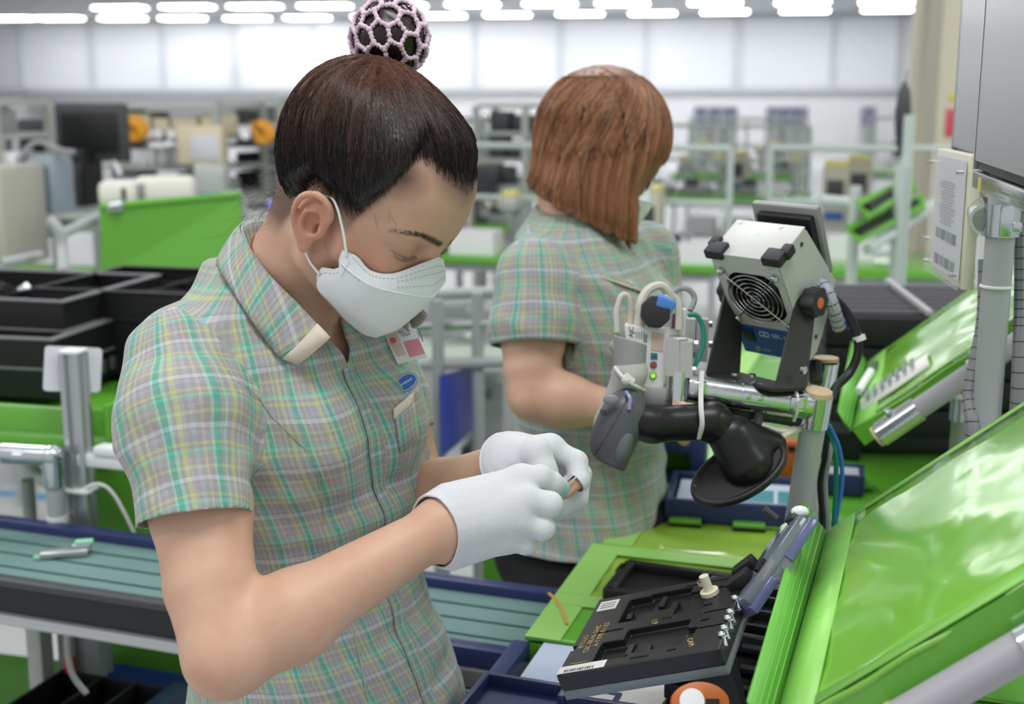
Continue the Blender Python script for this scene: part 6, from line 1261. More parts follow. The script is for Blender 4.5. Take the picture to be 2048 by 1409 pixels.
TAB1 = [(.70, -.200, 1.300, .160, .115), (.80, -.200, 1.300, .168, .128), (.855, -.200, 1.295, .158, .124), (.93, -.209, 1.290, .140, .108), (.993, -.219, 1.288, .128, .098), (1.05, -.222, 1.287, .133, .102), (1.079, -.221, 1.286, .140, .108),
        (1.13, -.227, 1.286, .146, .106), (1.167, -.231, 1.288, .150, .106), (1.21, -.232, 1.292, .152, .096), (1.25, -.233, 1.298, .148, .085), (1.285, -.242, 1.305, .115, .068), (1.33, -.25, 1.31, .07, .05)]
SHR1 = vv((-.318, 1.186, 1.243)); SHL1 = vv((-.174, 1.416, 1.243)); NB1 = vv((-.233, 1.302, 1.285))
ELR1 = vv(P(452, 1312, 1.105)); WRR1 = vv(P(870, 1062, 1.185)); ELL1 = vv(P(838, 1016, 1.42)); WRL1 = vv(P(1008, 935, 1.265))
HR1 = dict(wrist=vv(P(880, 1057, 1.19)), heel=[vv(P(905, 1020, 1.197)), vv(P(905, 1085, 1.20))], rw=.024,
    mcp=[vv(P(1043, 962, 1.205)), vv(P(1052, 1000, 1.188)), vv(P(1040, 1042, 1.188)), vv(P(1012, 1076, 1.198))],
    fingers=[[vv(P(*q)) for q in f] for f in ([(1043, 962, 1.205), (1080, 955, 1.205), (1104, 967, 1.212), (1119, 977, 1.220)],
        [(1052, 1000, 1.188), (1100, 1009, 1.188), (1098, 1018, 1.215), (1075, 1018, 1.228)], [(1040, 1042, 1.188), (1085, 1056, 1.19), (1080, 1060, 1.216), (1056, 1058, 1.226)],
        [(1012, 1076, 1.198), (1050, 1087, 1.197), (1046, 1087, 1.219), (1024, 1083, 1.226)])],
    thumb=[vv(P(930, 1000, 1.215)), vv(P(1000, 985, 1.235)), vv(P(1060, 985, 1.245)), vv(P(1100, 990, 1.242))])
HL1 = dict(wrist=vv(P(1016, 930, 1.270)), heel=[vv(P(1032, 915, 1.262)), vv(P(1030, 940, 1.30))], rw=.020,
    mcp=[vv(P(1100, 900, 1.268)), vv(P(1112, 908, 1.290)), vv(P(1108, 925, 1.310)), vv(P(1098, 945, 1.325))],
    fingers=[[vv(P(*q)) for q in f] for f in ([(1100, 900, 1.268), (1152, 925, 1.262), (1157, 962, 1.250), (1131, 986, 1.240)],
        [(1112, 908, 1.290), (1160, 950, 1.292), (1155, 998, 1.284), (1122, 1018, 1.274)], [(1108, 925, 1.310), (1148, 975, 1.308), (1138, 1015, 1.292), (1100, 1025, 1.278)],
        [(1098, 945, 1.325), (1128, 990, 1.325), (1118, 1020, 1.310), (1092, 1028, 1.298)])],
    thumb=[vv(P(1040, 915, 1.258)), vv(P(1072, 905, 1.242)), vv(P(1086, 940, 1.236)), vv(P(1104, 975, 1.232))])
def arm_sdf(p, sh, el, wr, k=1.0):
    md = sh * .5 + el * .5; lw_ = md * .45 + el * .55 + np.array([-.003, 0, 0]); f = s_cone(p, sh, md, .047 * k, .0445 * k); f = smin(f, s_chain(p, [md, lw_, el], [.0445 * k, .0420 * k, .0365 * k], .004), .02)
    m = el * .70 + wr * .30
    g = smin(s_cone(p, el, m, .0365 * k, .0385 * k), s_cone(p, m, wr, .0385 * k, .0245 * k), .02)
    return smin(f, g, .014 * k)
def body1(p):
    q = HF1.loc(p); f = np.full(len(p), 1.0, dtype=np.float32); m = (np.abs(q) < .2).all(1)
    d = np.sqrt((q ** 2).sum(1)) - .13; f = d.astype(np.float32)
    if m.any(): f[m] = head_sdf(q[m])
    a = HF1.wor((-.038, 0, -.010)); b = HF1.wor((-.030, 0, -.055)); c = NB1
    n = s_chain(p, [a, b * .55 + c * .45, c], [.050, .050, .056], .02)
    n = smin(n, s_cone(p, HF1.wor((-.018, -.050, -.030)), c + F1 * .045 - L1 * .018, .012, .010), .02)        # neck muscle
    n = smin(n, s_cone(p, HF1.wor((-.018, .050, -.030)), c + F1 * .045 + L1 * .018, .012, .010), .02)
    n = smin(n, s_cone(p, c + F1 * .03 - L1 * .1 - vv((0, 0, .04)), c + F1 * .055 - L1 * .02 - vv((0, 0, .045)), .010, .011), .025)
    f = smin(f, n, .018)
    t = torso_sdf(p, TAB1, YAW1, -.012)
    for sh in (SHR1, SHL1): t = smin(t, s_cone(p, c - vv((0, 0, .012)), sh, .042, .036), .04)
    f = smin(f, t, .02)
    for sh, el, wr, hd in ((SHR1, ELR1, WRR1, HR1), (SHL1, ELL1, WRL1, HL1)):
        a_ = arm_sdf(p, sh, el, wr, .965)
        near = ((p > np.min([wr] + hd['mcp'] + hd['fingers'][0], axis=0) - .09) & (p < np.max([wr] + hd['mcp'] + hd['fingers'][0], axis=0) + .09)).all(1)
        if near.any(): a_[near] = smin(a_[near], hand_sdf(p[near], hd, -.0012), .012)
        f = smin(f, a_, .012)
    return f
body = sdf_obj('body', body1, (-.46, .98, .82), (.09, 1.56, 1.56), .0021, skin_a, None)
HAIRLINE = [(0, .090), (24, .100), (36, .109), (45, .111), (50, .102), (54, .080), (60, .058), (67, .030), (80, .034), (105, .036), (118, .006), (135, -.032), (180, -.048)]
def hline(q, tab=HAIRLINE):
    phi = np.degrees(np.arctan2(np.abs(q[:, 1]), q[:, 0])); return np.interp(phi, [a for a, _ in tab], [b for _, b in tab])
def scalp1(q):
    g = hline(q) - q[:, 2]; v = np.clip(1 - g / .022, 0, 1) * np.clip(1 - (np.sqrt((q[:, 0] / 1.1) ** 2 + q[:, 1] ** 2) < .04), 0, 1)
    ear = np.abs(q[:, 1]) > .0765
    tem = np.clip(1 - np.hypot((q[:, 0] - .050) / .022, (q[:, 2] - .085) / .024), 0, 1) * (np.abs(q[:, 1]) > .03)
    return np.where(ear, 0, np.clip(np.maximum(v ** 1.3 * .85, tem * .95), 0, 1) * (q[:, 2] > -.06))
V = verts_np(body.data); skin_attrs(body.data, HF1, V, scalp=scalp1); under(body, W1)
# hair: a combed shell drawn up into the bun, with strands over it
def hair1(q):
    f = s_ell(q, (-.016, 0, .052), (.095, .084, .086)); f = smin(f, s_ell(q, (.028, 0, .070), (.056, .080, .056)), .03); f = smin(f, s_ell(q, (-.040, 0, .080), (.060, .072, .056)), .03)
    return f
def hair1c(q):
    g = (hline(q) - q[:, 2]) * .7; return smax(hair1(q), g + .003, .018)
def ray_r(fn, C, D, r0=.03, r1=.20, n=26):
    lo = np.full(len(D), r0); hi = np.full(len(D), r1)
    for _ in range(n):
        mid = (lo + hi) / 2; v = fn((C + D * mid[:, None]).astype(np.float32)); lo = np.where(v < 0, mid, lo); hi = np.where(v < 0, hi, mid)
    return (lo + hi) / 2
rng = np.random.default_rng(3)
HC = vv((0, 0, .055)); BD = vv((-.060, 0, .088)); BD /= np.linalg.norm(BD)
def groove(D):
    a = np.arctan2(D @ vv((0, 1, 0)), D @ np.cross(BD, (0, 1, 0))); return np.sin(a * 31 + 2 * np.sin(a * 7)) * .5 + np.sin(a * 71 + 1.3) * .25 + np.sin(a * 13 + .5) * .7
def hair1g(q):
    D = q - HC; r = np.sqrt((D * D).sum(1)) + 1e-6; return hair1c(q) - (groove(D / r[:, None]) * .0018).astype(np.float32)
sh_me = sdf_obj('hair', lambda p: hair1g(p), (-.13, -.11, -.07), (.13, .11, .18), .0026, None, None)
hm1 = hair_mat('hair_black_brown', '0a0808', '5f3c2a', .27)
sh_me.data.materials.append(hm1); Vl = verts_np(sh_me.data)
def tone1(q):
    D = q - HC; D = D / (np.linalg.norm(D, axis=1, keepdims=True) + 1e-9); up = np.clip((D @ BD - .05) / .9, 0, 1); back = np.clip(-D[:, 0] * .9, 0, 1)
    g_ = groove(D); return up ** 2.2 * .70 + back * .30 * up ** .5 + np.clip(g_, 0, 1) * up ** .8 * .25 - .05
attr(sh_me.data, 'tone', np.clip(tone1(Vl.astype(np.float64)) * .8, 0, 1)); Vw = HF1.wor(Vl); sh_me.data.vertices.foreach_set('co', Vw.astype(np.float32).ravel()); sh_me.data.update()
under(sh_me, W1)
N = 9000; phi = rng.uniform(-180, 180, N) ; z0 = np.interp(np.abs(phi), [a for a, _ in HAIRLINE], [b for _, b in HAIRLINE]) + np.where(rng.random(N) < .45, rng.uniform(-.007, .006, N), rng.uniform(0, .05, N))
D0 = np.stack([np.cos(np.radians(phi)) * .075, np.sin(np.radians(phi)) * .072, z0 - .055], -1); D0 /= np.linalg.norm(D0, axis=1, keepdims=True)
De = BD + rng.normal(0, .10, (N, 3)); De /= np.linalg.norm(De, axis=1, keepdims=True)
K = 16; T = np.tile(np.linspace(0, 1, K), (N, 1)); Dp = slerp(D0, De, T); Df = Dp.reshape(-1, 3)
rr = ray_r(lambda q: np.minimum(hair1g(q), head_sdf(q, 0)), HC, Df).reshape(N, K)
lift = rng.uniform(-.0008, .0016, N)[:, None] * np.sin(np.pi * np.clip(T * 1.2, 0, 1)) + rng.normal(0, .0003, (N, K))
paths = HC + Dp * (rr + lift)[:, :, None]
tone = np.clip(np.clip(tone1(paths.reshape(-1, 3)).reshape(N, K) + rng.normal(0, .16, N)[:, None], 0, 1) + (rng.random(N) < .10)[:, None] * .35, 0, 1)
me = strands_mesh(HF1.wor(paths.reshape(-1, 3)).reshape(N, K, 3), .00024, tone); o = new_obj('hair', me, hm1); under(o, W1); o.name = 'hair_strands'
# loose hairs at the nape, the temple and in front of the brow
fl = []
for _ in range(150):
    kind = rng.random() * .84; sg = -1 if rng.random() < .7 else 1; cw = .5
    if kind < .5: a = rng.uniform(130, 180); b = vv((math.cos(R(a)) * .078, sg * math.sin(R(a)) * .068, rng.uniform(-.045, .01))); dr = vv((-.7, sg * .25, -.1)); ln = rng.uniform(.015, .055)
    elif kind < .53: b = vv((.086, rng.uniform(.01, .05), .092 + rng.uniform(-.005, .02))); dr = vv((.5, .1, -.5)); ln = rng.uniform(.01, .03)
    elif kind < .80: a = rng.uniform(60, 180); b = vv((math.cos(R(a)) * .09, sg * math.sin(R(a)) * .078, .11 + rng.uniform(0, .03))); dr = vv((.2, sg * .4, .5)); ln = rng.uniform(.01, .03)
    else: b = vv((rng.uniform(.035, .062), sg * .069, rng.uniform(.035, .06))); dr = vv((.7, 0, -.35)); ln = rng.uniform(.008, .018); cw = .2
    dr = dr + rng.normal(0, .25, 3); dr /= np.linalg.norm(dr); cur = rng.normal(0, 1, 3) * cw; c2_ = rng.normal(0, 1, 3) * .3
    t = np.linspace(0, 1, 14)[:, None]; q = b + dr * t * ln + cur * ln * t * t + vv((0, 0, -.7)) * ln * t ** 2 + c2_ * ln * np.sin(t * 5) * .25
    if kind >= .80 and rng.random() < .5: continue
    if kind >= .80:
        rad = ray_r(lambda x: head_sdf(x, 0), HC, (q - HC) / np.linalg.norm(q - HC, axis=1, keepdims=True)); q = HC + (q - HC) / np.linalg.norm(q - HC, axis=1, keepdims=True) * (rad + .0006)[:, None]
    fl.append(q)
fl = np.array(fl); me = strands_mesh(HF1.wor(fl.reshape(-1, 3)).reshape(fl.shape), .00010, rng.uniform(.3, .9, len(fl))); o = new_obj('loose_hair', me, hm1); under(o, W1)
# bun under a crocheted net
BC = HF1.loc(vv(P(779, 77, 1.235))[None])[0].astype(np.float64); BR = .0355
bun = MB(); bun.ball((0, 0, 0), BR, 20); bo = bun.build('hair_bun', hm1); me = bo.data; Vb = verts_np(me).astype(np.float64); n_ = Vb / np.linalg.norm(Vb, axis=1, keepdims=True)
Vb += n_ * (np.sin(np.arctan2(n_[:, 1], n_[:, 0]) * 3 + n_[:, 2] * 38) * .0012)[:, None]; attr(me, 'tone', np.full(len(Vb), .10)); me.vertices.foreach_set('co', HF1.wor(Vb + BC).astype(np.float32).ravel()); me.update(); under(bo, W1)
i = np.arange(54) + .5; ph = np.arccos(1 - 2 * i / 54); th = np.pi * (1 + 5 ** .5) * i; pts = np.stack([np.cos(th) * np.sin(ph), np.sin(th) * np.sin(ph), np.cos(ph)], -1) + rng.normal(0, .055, (54, 3)); pts /= np.linalg.norm(pts, axis=1, keepdims=True)
hb = bmesh.new(); [hb.verts.new(q) for q in pts]; bmesh.ops.convex_hull(hb, input=list(hb.verts)); bmesh.ops.triangulate(hb, faces=list(hb.faces)); net = MB()
for e in hb.edges:
    if len(e.link_faces) == 2:
        a, b = [vv(f.calc_center_median()) for f in e.link_faces]; a /= np.linalg.norm(a); b /= np.linalg.norm(b)
        if np.linalg.norm(a - b) < .03: continue
        k = 9; q = []; r_ = []
        for j in range(k):
            t = j / (k - 1); d = a * (1 - t) + b * t; d /= np.linalg.norm(d); d = d + rng.normal(0, .008, 3); q.append(HF1.wor(BC + d * (BR + .0022))); r_.append(.0021 + .0008 * math.sin(j * 2.4) + rng.uniform(-.0002, .0003))
        net.tube([Vector(x) for x in q], r_, 7)
    for f in e.link_faces: pass
for f in hb.faces:
    a = vv(f.calc_center_median()); a /= np.linalg.norm(a); net.ball(Vector(HF1.wor(BC + a * (BR + .0022))), .0031, 5)
hb.free(); o = net.build('crochet_net', mat('crochet_yarn', 'd9bfd0', .9, bump=.8, bscale=900, sheen=.3), None, None); under(o, W1)
# lashes and brow hairs
br = []; ls = []; EC = vv((.02, 0, .03))
for sg in (-1, 1):
    for _ in range(150):
        t = rng.random() ** 1.3; c = np.array([(.0865, .010, .0360), (.0805, .024, .0405), (.0705, .037, .0420), (.0575, .053, .037)]); x = t * 3; k = min(2, int(x)); b = c[k] * (1 - (x - k)) + c[k + 1] * (x - k); b = b * vv((1, sg, 1)) + vv((0, 0, rng.normal(0, .0010)))
        r0 = ray_r(lambda q: head_sdf(q, 0), EC, (b - EC)[None] / np.linalg.norm(b - EC))[0]; b = EC + (b - EC) / np.linalg.norm(b - EC) * (r0 + .0004)
        d = vv((-.55, sg * .8, .25 * (1 - t))); t_ = np.linspace(0, 1, 6)[:, None]; br.append(b + d * t_ * .0035)
    for j in range(40):
        t = j / 39; b = vv((.0805 - .0085 * t * t, sg * (.021 + .028 * t), .0160 - .0040 * math.sin(math.pi * t * .9) + .0020 * t)); t_ = np.linspace(0, 1, 6)[:, None]
        b = EC + NRM(b - EC) * (ray_r(lambda q: head_sdf(q, 0), EC, NRM(b - EC)[None])[0]); ls.append(b + vv((.75, sg * (t - .3) * .9, -.6)) * t_ * .0045 + vv((0, 0, .3)) * t_ * t_ * .003)
br = np.array(br); me = strands_mesh(HF1.wor(br.reshape(-1, 3)).reshape(br.shape), .00011, np.zeros(len(br))); under(new_obj('eyebrows', me, hm1), W1)
ls = np.array(ls); me = strands_mesh(HF1.wor(ls.reshape(-1, 3)).reshape(ls.shape), .00011, np.zeros(len(ls))); under(new_obj('eyelashes', me, hm1), W1)
# mask
MROWS = [[(.044, .0690, -.002), (.051, .0675, -.001), (.066, .0610, -.006), (.080, .0460, -.001), (.0885, .018, .0135), (.0915, 0, .0200)],
         [(.036, .0700, -.004), (.050, .0690, -.007), (.070, .0625, -.0105), (.086, .0450, -.005), (.0930, .018, .001), (.0960, 0, .003)],
         [(.0375, .0700, -.013), (.050, .0700, -.0150), (.074, .0635, -.0155), (.091, .0450, -.0135), (.1010, .018, -.0150), (.1060, 0, -.0155)],
         [(.0415, .0690, -.020), (.050, .0690, -.0215), (.073, .0630, -.022), (.0905, .0450, -.0215), (.1010, .020, -.0235), (.1045, 0, -.0235)],
         [(.037, .0680, -.026), (.048, .0680, -.030), (.070, .0615, -.035), (.0875, .0430, -.039), (.0965, .020, -.0435), (.0990, 0, -.045)],
         [(.024, .0650, -.034), (.036, .0660, -.042), (.058, .0580, -.051), (.0790, .0400, -.060), (.0895, .018, -.066), (.0925, 0, -.068)],
         [(.0215, .0630, -.041), (.030, .0630, -.050), (.045, .0530, -.061), (.0600, .0340, -.074), (.0740, .014, -.0845), (.0785, 0, -.0880)],
         [(.0225, .0615, -.047), (.030, .0610, -.056), (.043, .0500, -.064), (.0570, .0320, -.077), (.0705, .013, -.0865), (.0745, 0, -.0900)]]
def mask_mesh(fr, rows, root, name='face_mask'):
    R_ = []
    for r in rows:
        h = bez([Vector((a, -b, c)) for a, b, c in r], 6); o2 = [Vector((q.x, -q.y, q.z)) for q in h[:-1]][::-1]; R_.append(h + o2)
    rr_ = []
    for i in range(len(R_) - 1):
        for k in range(3):
            t = k / 3; rr_.append([a.lerp(b, t) for a, b in zip(R_[i], R_[i + 1])])
    rr_.append(R_[-1]); m = MB(); m.loft([[Vector(fr.wor(vv(q))) for q in r] for r in rr_], close=False, caps=False)
    o = m.build(name, mask_m, None, None); sd = o.modifiers.new('s', 'SOLIDIFY'); sd.thickness = .0012; sd.offset = 0; under(o, root)
    e = MB()                                                      # heat-sealed rim
    loop = R_[0] + [r[-1] for r in rr_[1:-1]] + R_[-1][::-1] + [r[0] for r in rr_[1:-1]][::-1]
    e.tube([Vector(fr.wor(vv(q))) for q in loop + loop[:1]], .0009, 6); f = e.build('mask_rim', mask_m, o, None)
    e = MB()
    e.tube([Vector(fr.wor(vv(q) * vv((1.006, 1.006, 1)))) for q in R_[2][3:-3]], .0009, 6); e.build('mask_fold', mask_m, o, None)
    s = MB()
    def dash(r, a, b, off, st=1):
        pts = r
        for j in range(a, b, st):
            q0, q1 = pts[j], pts[j + 1]; k2 = max(1, int((q1 - q0).length / .0028))
            for u in range(k2):
                p0 = q0.lerp(q1, (u + .15) / k2) + off; p1 = q0.lerp(q1, (u + .65) / k2) + off; s.tube([Vector(fr.wor(vv(p0))), Vector(fr.wor(vv(p1)))], .00035, 4)
    n = len(R_[0]); of = Vector((.0009, 0, .0002)); mid01 = [a.lerp(b, .45) for a, b in zip(R_[0], R_[1])]
    dash(mid01, 3, n - 4, Vector((.0012, -.0006, 0))); m2 = [a.lerp(b, .9) for a, b in zip(R_[0], R_[1])]; dash(m2, 18, n - 19, Vector((.0012, -.0004, 0))); m3 = [a.lerp(b, .45) for a, b in zip(R_[1], R_[2])]; dash(m3, 18, n - 19, Vector((.0012, -.0004, 0)))
    m4 = [a.lerp(b, .3) for a, b in zip(R_[2], R_[3])]; dash(m4, 2, 10, Vector((0, -.001, 0)))
    lb = [r[2] for r in rr_[10:]]; dash(lb, 0, len(lb) - 1, Vector((0, -.001, 0))); lb = [r[5] for r in rr_[3:12]]; dash(lb, 0, len(lb) - 1, Vector((0, -.001, 0)))
    s.build('mask_stitching', stitch_m, o, None)
    for sg in (-1, 1):
        t = MB(); t.tube([Vector(fr.wor(vv(q))) for q in bez([(.043, sg * .0710, -.006), (.034, sg * .0740, .008), (.024, sg * .0765, .020), (.014, sg * .0775, .029), (.002, sg * .074, .031), (-.010, sg * .072, .022), (-.014, sg * .070, .005), (-.010, sg * .0705, -.016), (0, sg * .0710, -.027), (.012, sg * .0685, -.036), (.025, sg * .0655, -.041)], 6)], .0013, 6); t.build('ear_loop', elastic_m, o, None)
    return o
mask_mesh(HF1, MROWS, W1)
# shirt
axR = (ELR1 - SHR1) / np.linalg.norm(ELR1 - SHR1); axL = (ELL1 - SHL1) / np.linalg.norm(ELL1 - SHL1)
SLR = [vv(P(372, 722, 1.225)), vv(P(371, 850, 1.175)), vv(P(391, 1037, 1.14)), vv(P(397, 1080, 1.135))]; SLL = [SHL1, SHL1 + axL * .09 + vv((.003, 0, 0)), SHL1 + axL * .17]
def shirt1(p):
    f = torso_sdf(p, TAB1, YAW1, .002)
    for sg in (-1, 1): f = smin(f, s_ell(p, vv((-.216, 1.287, 1.165)) + F1 * .060 + L1 * (.046 if sg > 0 else -.062), (.052, .052, .056)), .03)
    for sh in (SHR1, SHL1): f = smin(f, s_cone(p, NB1 - vv((0, 0, .016)), sh - vv((0, 0, .008)), .050, .044), .035)
    f = smin(f, s_cone(p, NB1 - F1 * .030 - vv((0, 0, .02)), NB1 - F1 * .040 - vv((0, 0, .07)), .050, .055), .03)
    f = f - folds(p, 7, 4, (.45, -.25, .75), .0016, .055)
    ar = s_chain(p, SLR, [.0545, .0585, .0435, .0430], .03); ar = ar - folds(p, 6, 9, (.3, .0, .9), .0013, .05)
    al = s_chain(p, SLL, [.046, .046, .0425], .02)
    return smin(smin(f, ar, .018), al, .018)
def hemcut(c, n, tab=TAB1, yaw=YAW1, r=.070):
    def f(p): a = (p - c) @ n; d = np.linalg.norm(p - c - a[:, None] * n, axis=1); t = torso_sdf(p.astype(np.float32), tab, yaw, .003); return np.where((d < r) & (a > -.02) & (a < .10) & (t > .006), a, -1)
    return f
hemR = vv(P(391, 1037, 1.138)); nR = NRM(NRM(SLR[3] - SLR[1]) * .75 + vv((0, 0, -.25))); hemL = SHL1 + axL * .135
cuts = [lambda p: -(np.minimum(np.where(p[:, 2] > 1.1, np.hypot((p - NB1) @ L1 / .058, ((p - NB1) @ F1 - .008) / .064) - 1, 9), 9)),
        lambda p: np.where(((p - NB1) @ F1) > .0, .42 * (p[:, 2] - NB1[2] + .052) - np.abs((p - NB1) @ L1 + .012), -1),
        hemcut(hemR, nR),
        hemcut(hemL, axL),
        lambda p: .795 - p[:, 2]]
V, Fq = cut_nets(shirt1, (-.48, 1.0, .72), (.02, 1.58, 1.37), .0042, cuts)
me = np_mesh('shirt', V, Fq); shirt = new_obj('shirt', me, plaid)
ARMS1 = [(SHR1, ELR1, SHR1 + L1 * .030 - vv((0, 0, .0)), NRM(-L1 * .85 - vv((0, 0, .42)) - F1 * .12), SLR, [.0545, .0585, .0435, .0430]), (SHL1, ELL1, SHL1 - L1 * .022, NRM(L1 * .85 - vv((0, 0, .42))), SLL, [.046, .046, .0425])]
fab, fab2 = shirt_fab(V, TAB1, YAW1, ARMS1); attr(me, 'fab', fab); attr(me, 'fab2', fab2)
sd = shirt.modifiers.new('s', 'SOLIDIFY'); sd.thickness = .0016; sd.offset = -1; under(shirt, W1)
def fabmesh(name, rows, m, root, parent, u0=0.0, k=1.0, thick=.0014, close=False, off=1, skew=0.0):
    """garment piece lofted from rows of points, with its own weave coordinates"""
    mb = MB(); mb.loft([[Vector(q) for q in r] for r in rows], close=close, caps=False); o = mb.build(name, m, None, None); me = o.data
    n = len(rows[0]); A = np.array([[list(q) for q in r] for r in rows]); su = np.concatenate([[0], np.cumsum(np.linalg.norm(np.diff(A[len(rows) // 2], axis=0), axis=1))])
    sv = np.concatenate([[0], np.cumsum(np.linalg.norm(np.diff(A[:, n // 2], axis=0), axis=1))]); f = np.zeros((len(rows), n, 3)); f[:, :, 0] = (u0 + su * k)[None] + sv[:, None] * skew; f[:, :, 1] = sv[:, None] - su[None] * skew; f[:, :, 2] = -1
    attr(me, 'fab', f.reshape(-1, 3)); sd = o.modifiers.new('s', 'SOLIDIFY'); sd.thickness = thick; sd.offset = off
    if parent is not None: o.parent = parent
    if root is not None: under(o, root)
    return o
# collar: fold line and outer edge on the near side, mirrored through the body's middle
FOLD = [(481, 451, 1.300), (487, 474, 1.272), (500, 500, 1.250), (534, 545, 1.228), (565, 577, 1.216), (596, 607, 1.206), (630, 643, 1.198), (659, 674, 1.192)]
OUT = [(440, 526), (445, 548), (466, 588), (496, 639), (518, 670), (540, 698), (559, 719), (592, 731)]
fold = [vv(P(*q)) for q in FOLD]; outer = []
for q in OUT:
    h = march(q[0], q[1], shirt1); outer.append(h + grad(shirt1, h) * .0045)
def mir(p): q = p - NB1; l = q @ L1; return p - L1 * (2 * l) + L1 * .0
bk = (fold[0] + mir(fold[0])) / 2 - F1 * .006 + vv((0, 0, .004)); bo_ = (outer[0] + mir(outer[0])) / 2 - F1 * .012
ff = [mir(q) for q in fold[::-1]] + [bk] + fold; oo = [mir(fold[i] * (.45 * i / 7) + outer[i] * (1 - .45 * i / 7)) for i in range(7, -1, -1)] + [bo_] + outer
ff = bez(ff, 4); oo = bez(oo, 4); rows = []
for i in range(7):
    t = i / 6; rows.append([a.lerp(b, t) + Vector(NRM(vv((a.lerp(b, .5)) - Vector(NB1)))) * .0022 * math.sin(math.pi * t) for a, b in zip(ff, oo)])
col = fabmesh('collar', rows, plaid, W1, None, .01, 1, .0016, skew=.35)
st = []
for i in range(5):
    t = i / 4; st.append([Vector(a) - Vector(((a - Vector(NB1)).x, (a - Vector(NB1)).y, 0)).normalized() * (.002 + .005 * t) + Vector((0, 0, -.032 * t)) for a in ff[4:-4]])
under(fabmesh('collar_stand', st, plaid, None, None, .02), W1)
tr = [r[-4:] for r in rows]; m = MB()
rows2 = []
for i, r in enumerate(rows):
    a, b = r[-4].lerp(r[-5], .6), r[-1]; n = Vector(NRM(vv(a - Vector(NB1)))) * .0026; rows2.append([a + n, a.lerp(b, .5) + n, b + n])
def strip(name, rws, mt, parent, th=.001):
    mb = MB(); mb.loft(rws, close=False, caps=False); o = mb.build(name, mt, None); sd = o.modifiers.new('s', 'SOLIDIFY'); sd.thickness = th; sd.offset = 1; o.parent = parent; return o
strip('collar_trim', rows2, trim_m, col)
rows3 = [[(r[3].lerp(r[4], .6)) + Vector(NRM(vv(r[3] - Vector(NB1)))) * .0026, r[0] + Vector(NRM(vv(r[3] - Vector(NB1)))) * .0026] for r in rows]; strip('collar_trim', rows3, trim_m, col)
# front edge, dart seam, pocket, emblem: laid on the cloth
def surf(th, z, lift=0.0):
    cx, cy, a, b = [float(x[0]) for x in lerp_tab(np.array([z]), TAB1)]; D = F1 * math.cos(th) + L1 * math.sin(th); C = vv((cx, cy, z)); r = ray_r(shirt1, C, D[None], .03, .22)[0]; return C + D * (r + lift)
zs = np.linspace(1.232, .80, 40)
pl = [[Vector(surf(math.asin(np.clip((x + np.interp(z, [.8, 1.05, 1.22], [.030, .022, -.014])) / .13, -1, 1)), z, .0014 + (.0006 if x < 0 else 0))) for x in (-.010, -.003, .004, .012)] for z in zs]
fabmesh('button_placket', pl, plaid, None, shirt, .03, 1, .0010)
mb = MB(); mb.tube([q[0] for q in pl], .0005, 5); mb.build('placket_seam', mat('seam_thread', 'a3ab9b', .9), shirt)
seam_px = [(474, 766), (492, 775), (520, 800), (545, 835), (580, 868), (612, 900), (636, 950), (645, 1010), (648, 1050)]
mb = MB(); mb.tube([Vector(march(x, y, shirt1) + grad(shirt1, march(x, y, shirt1)) * .0006) for x, y in seam_px], .00045, 5); mb.build('dart_seam', MATS['seam_thread'], shirt)
mb = MB(); mb.tube([Vector(march(x, y, shirt1) + grad(shirt1, march(x, y, shirt1)) * .0006) for x, y in [(707, 1265), (715, 1300), (725, 1350), (735, 1400)]], .0009, 5); mb.build('dart_seam', MATS['seam_thread'], shirt)
def onsurf(px, lift):
    h = march(px[0], px[1], shirt1); return Vector(h + grad(shirt1, h) * lift)
pk = [[onsurf((785 + 38 * u, 818 - 32 * u + v * 22), .003) for u in (0, .25, .5, .75, 1)] for v in (0, .5, 1)]
strip('pocket_trim', pk, trim_m, shirt, .0016)
pk = [[onsurf((788 + 38 * u + v * 10, 836 - 30 * u + v * 70), .0022) for u in (0, .25, .5, .75, 1)] for v in (0, .25, .5, .75, 1)]
fabmesh('chest_pocket', pk, plaid, None, shirt, .0, 1, .0008)
blue_e = mat('emblem_blue', '2d63ad', .5); white_e = mat('emblem_white', 'e8eef4', .6)
c_ = onsurf((808, 769), .004); n_ = Vector(grad(shirt1, vv(onsurf((808, 769), 0)))); xa = (Vector(P(822, 762, 1.25)) - Vector(P(795, 779, 1.25))).normalized(); E1 = basis(c_, xa, z=n_)
mb = MB(); mb.prism([(.0125 * math.cos(a * math.pi / 14), .0085 * math.sin(a * math.pi / 14)) for a in range(28)], E1, .0012, .0003); em = mb.build('emblem', blue_e, shirt)
t = text_obj('emblem_lettering', 'SAMSUNG', E1 @ Matrix.Translation((0, 0, .0014)), .0030, white_e, em, .0002)
mb = MB(); mb.torus(E1 @ Matrix.Translation((0, 0, .0012)) @ Matrix.Diagonal((1.38, .9, 1, 1)), .0082, .0003, 28, 4); mb.build('emblem_ring', white_e, em)
# necklace
mb = MB()
ck = bez([vv(P(*q)) for q in [(511, 465, 1.300), (512, 480, 1.278), (512, 500, 1.262), (516, 520, 1.250)]], 14)
for i, q in enumerate(ck):
    h = vv(q); g = body1(h[None].astype(np.float32))[0]; h = h - grad(body1, h) * (g - .0010); mb.ball(Vector(h), .0012, 4, (1, 1, 1.5))
under(mb.build('necklace', mat('rose_gold', 'c88a6a', .3, 1.0)), W1)
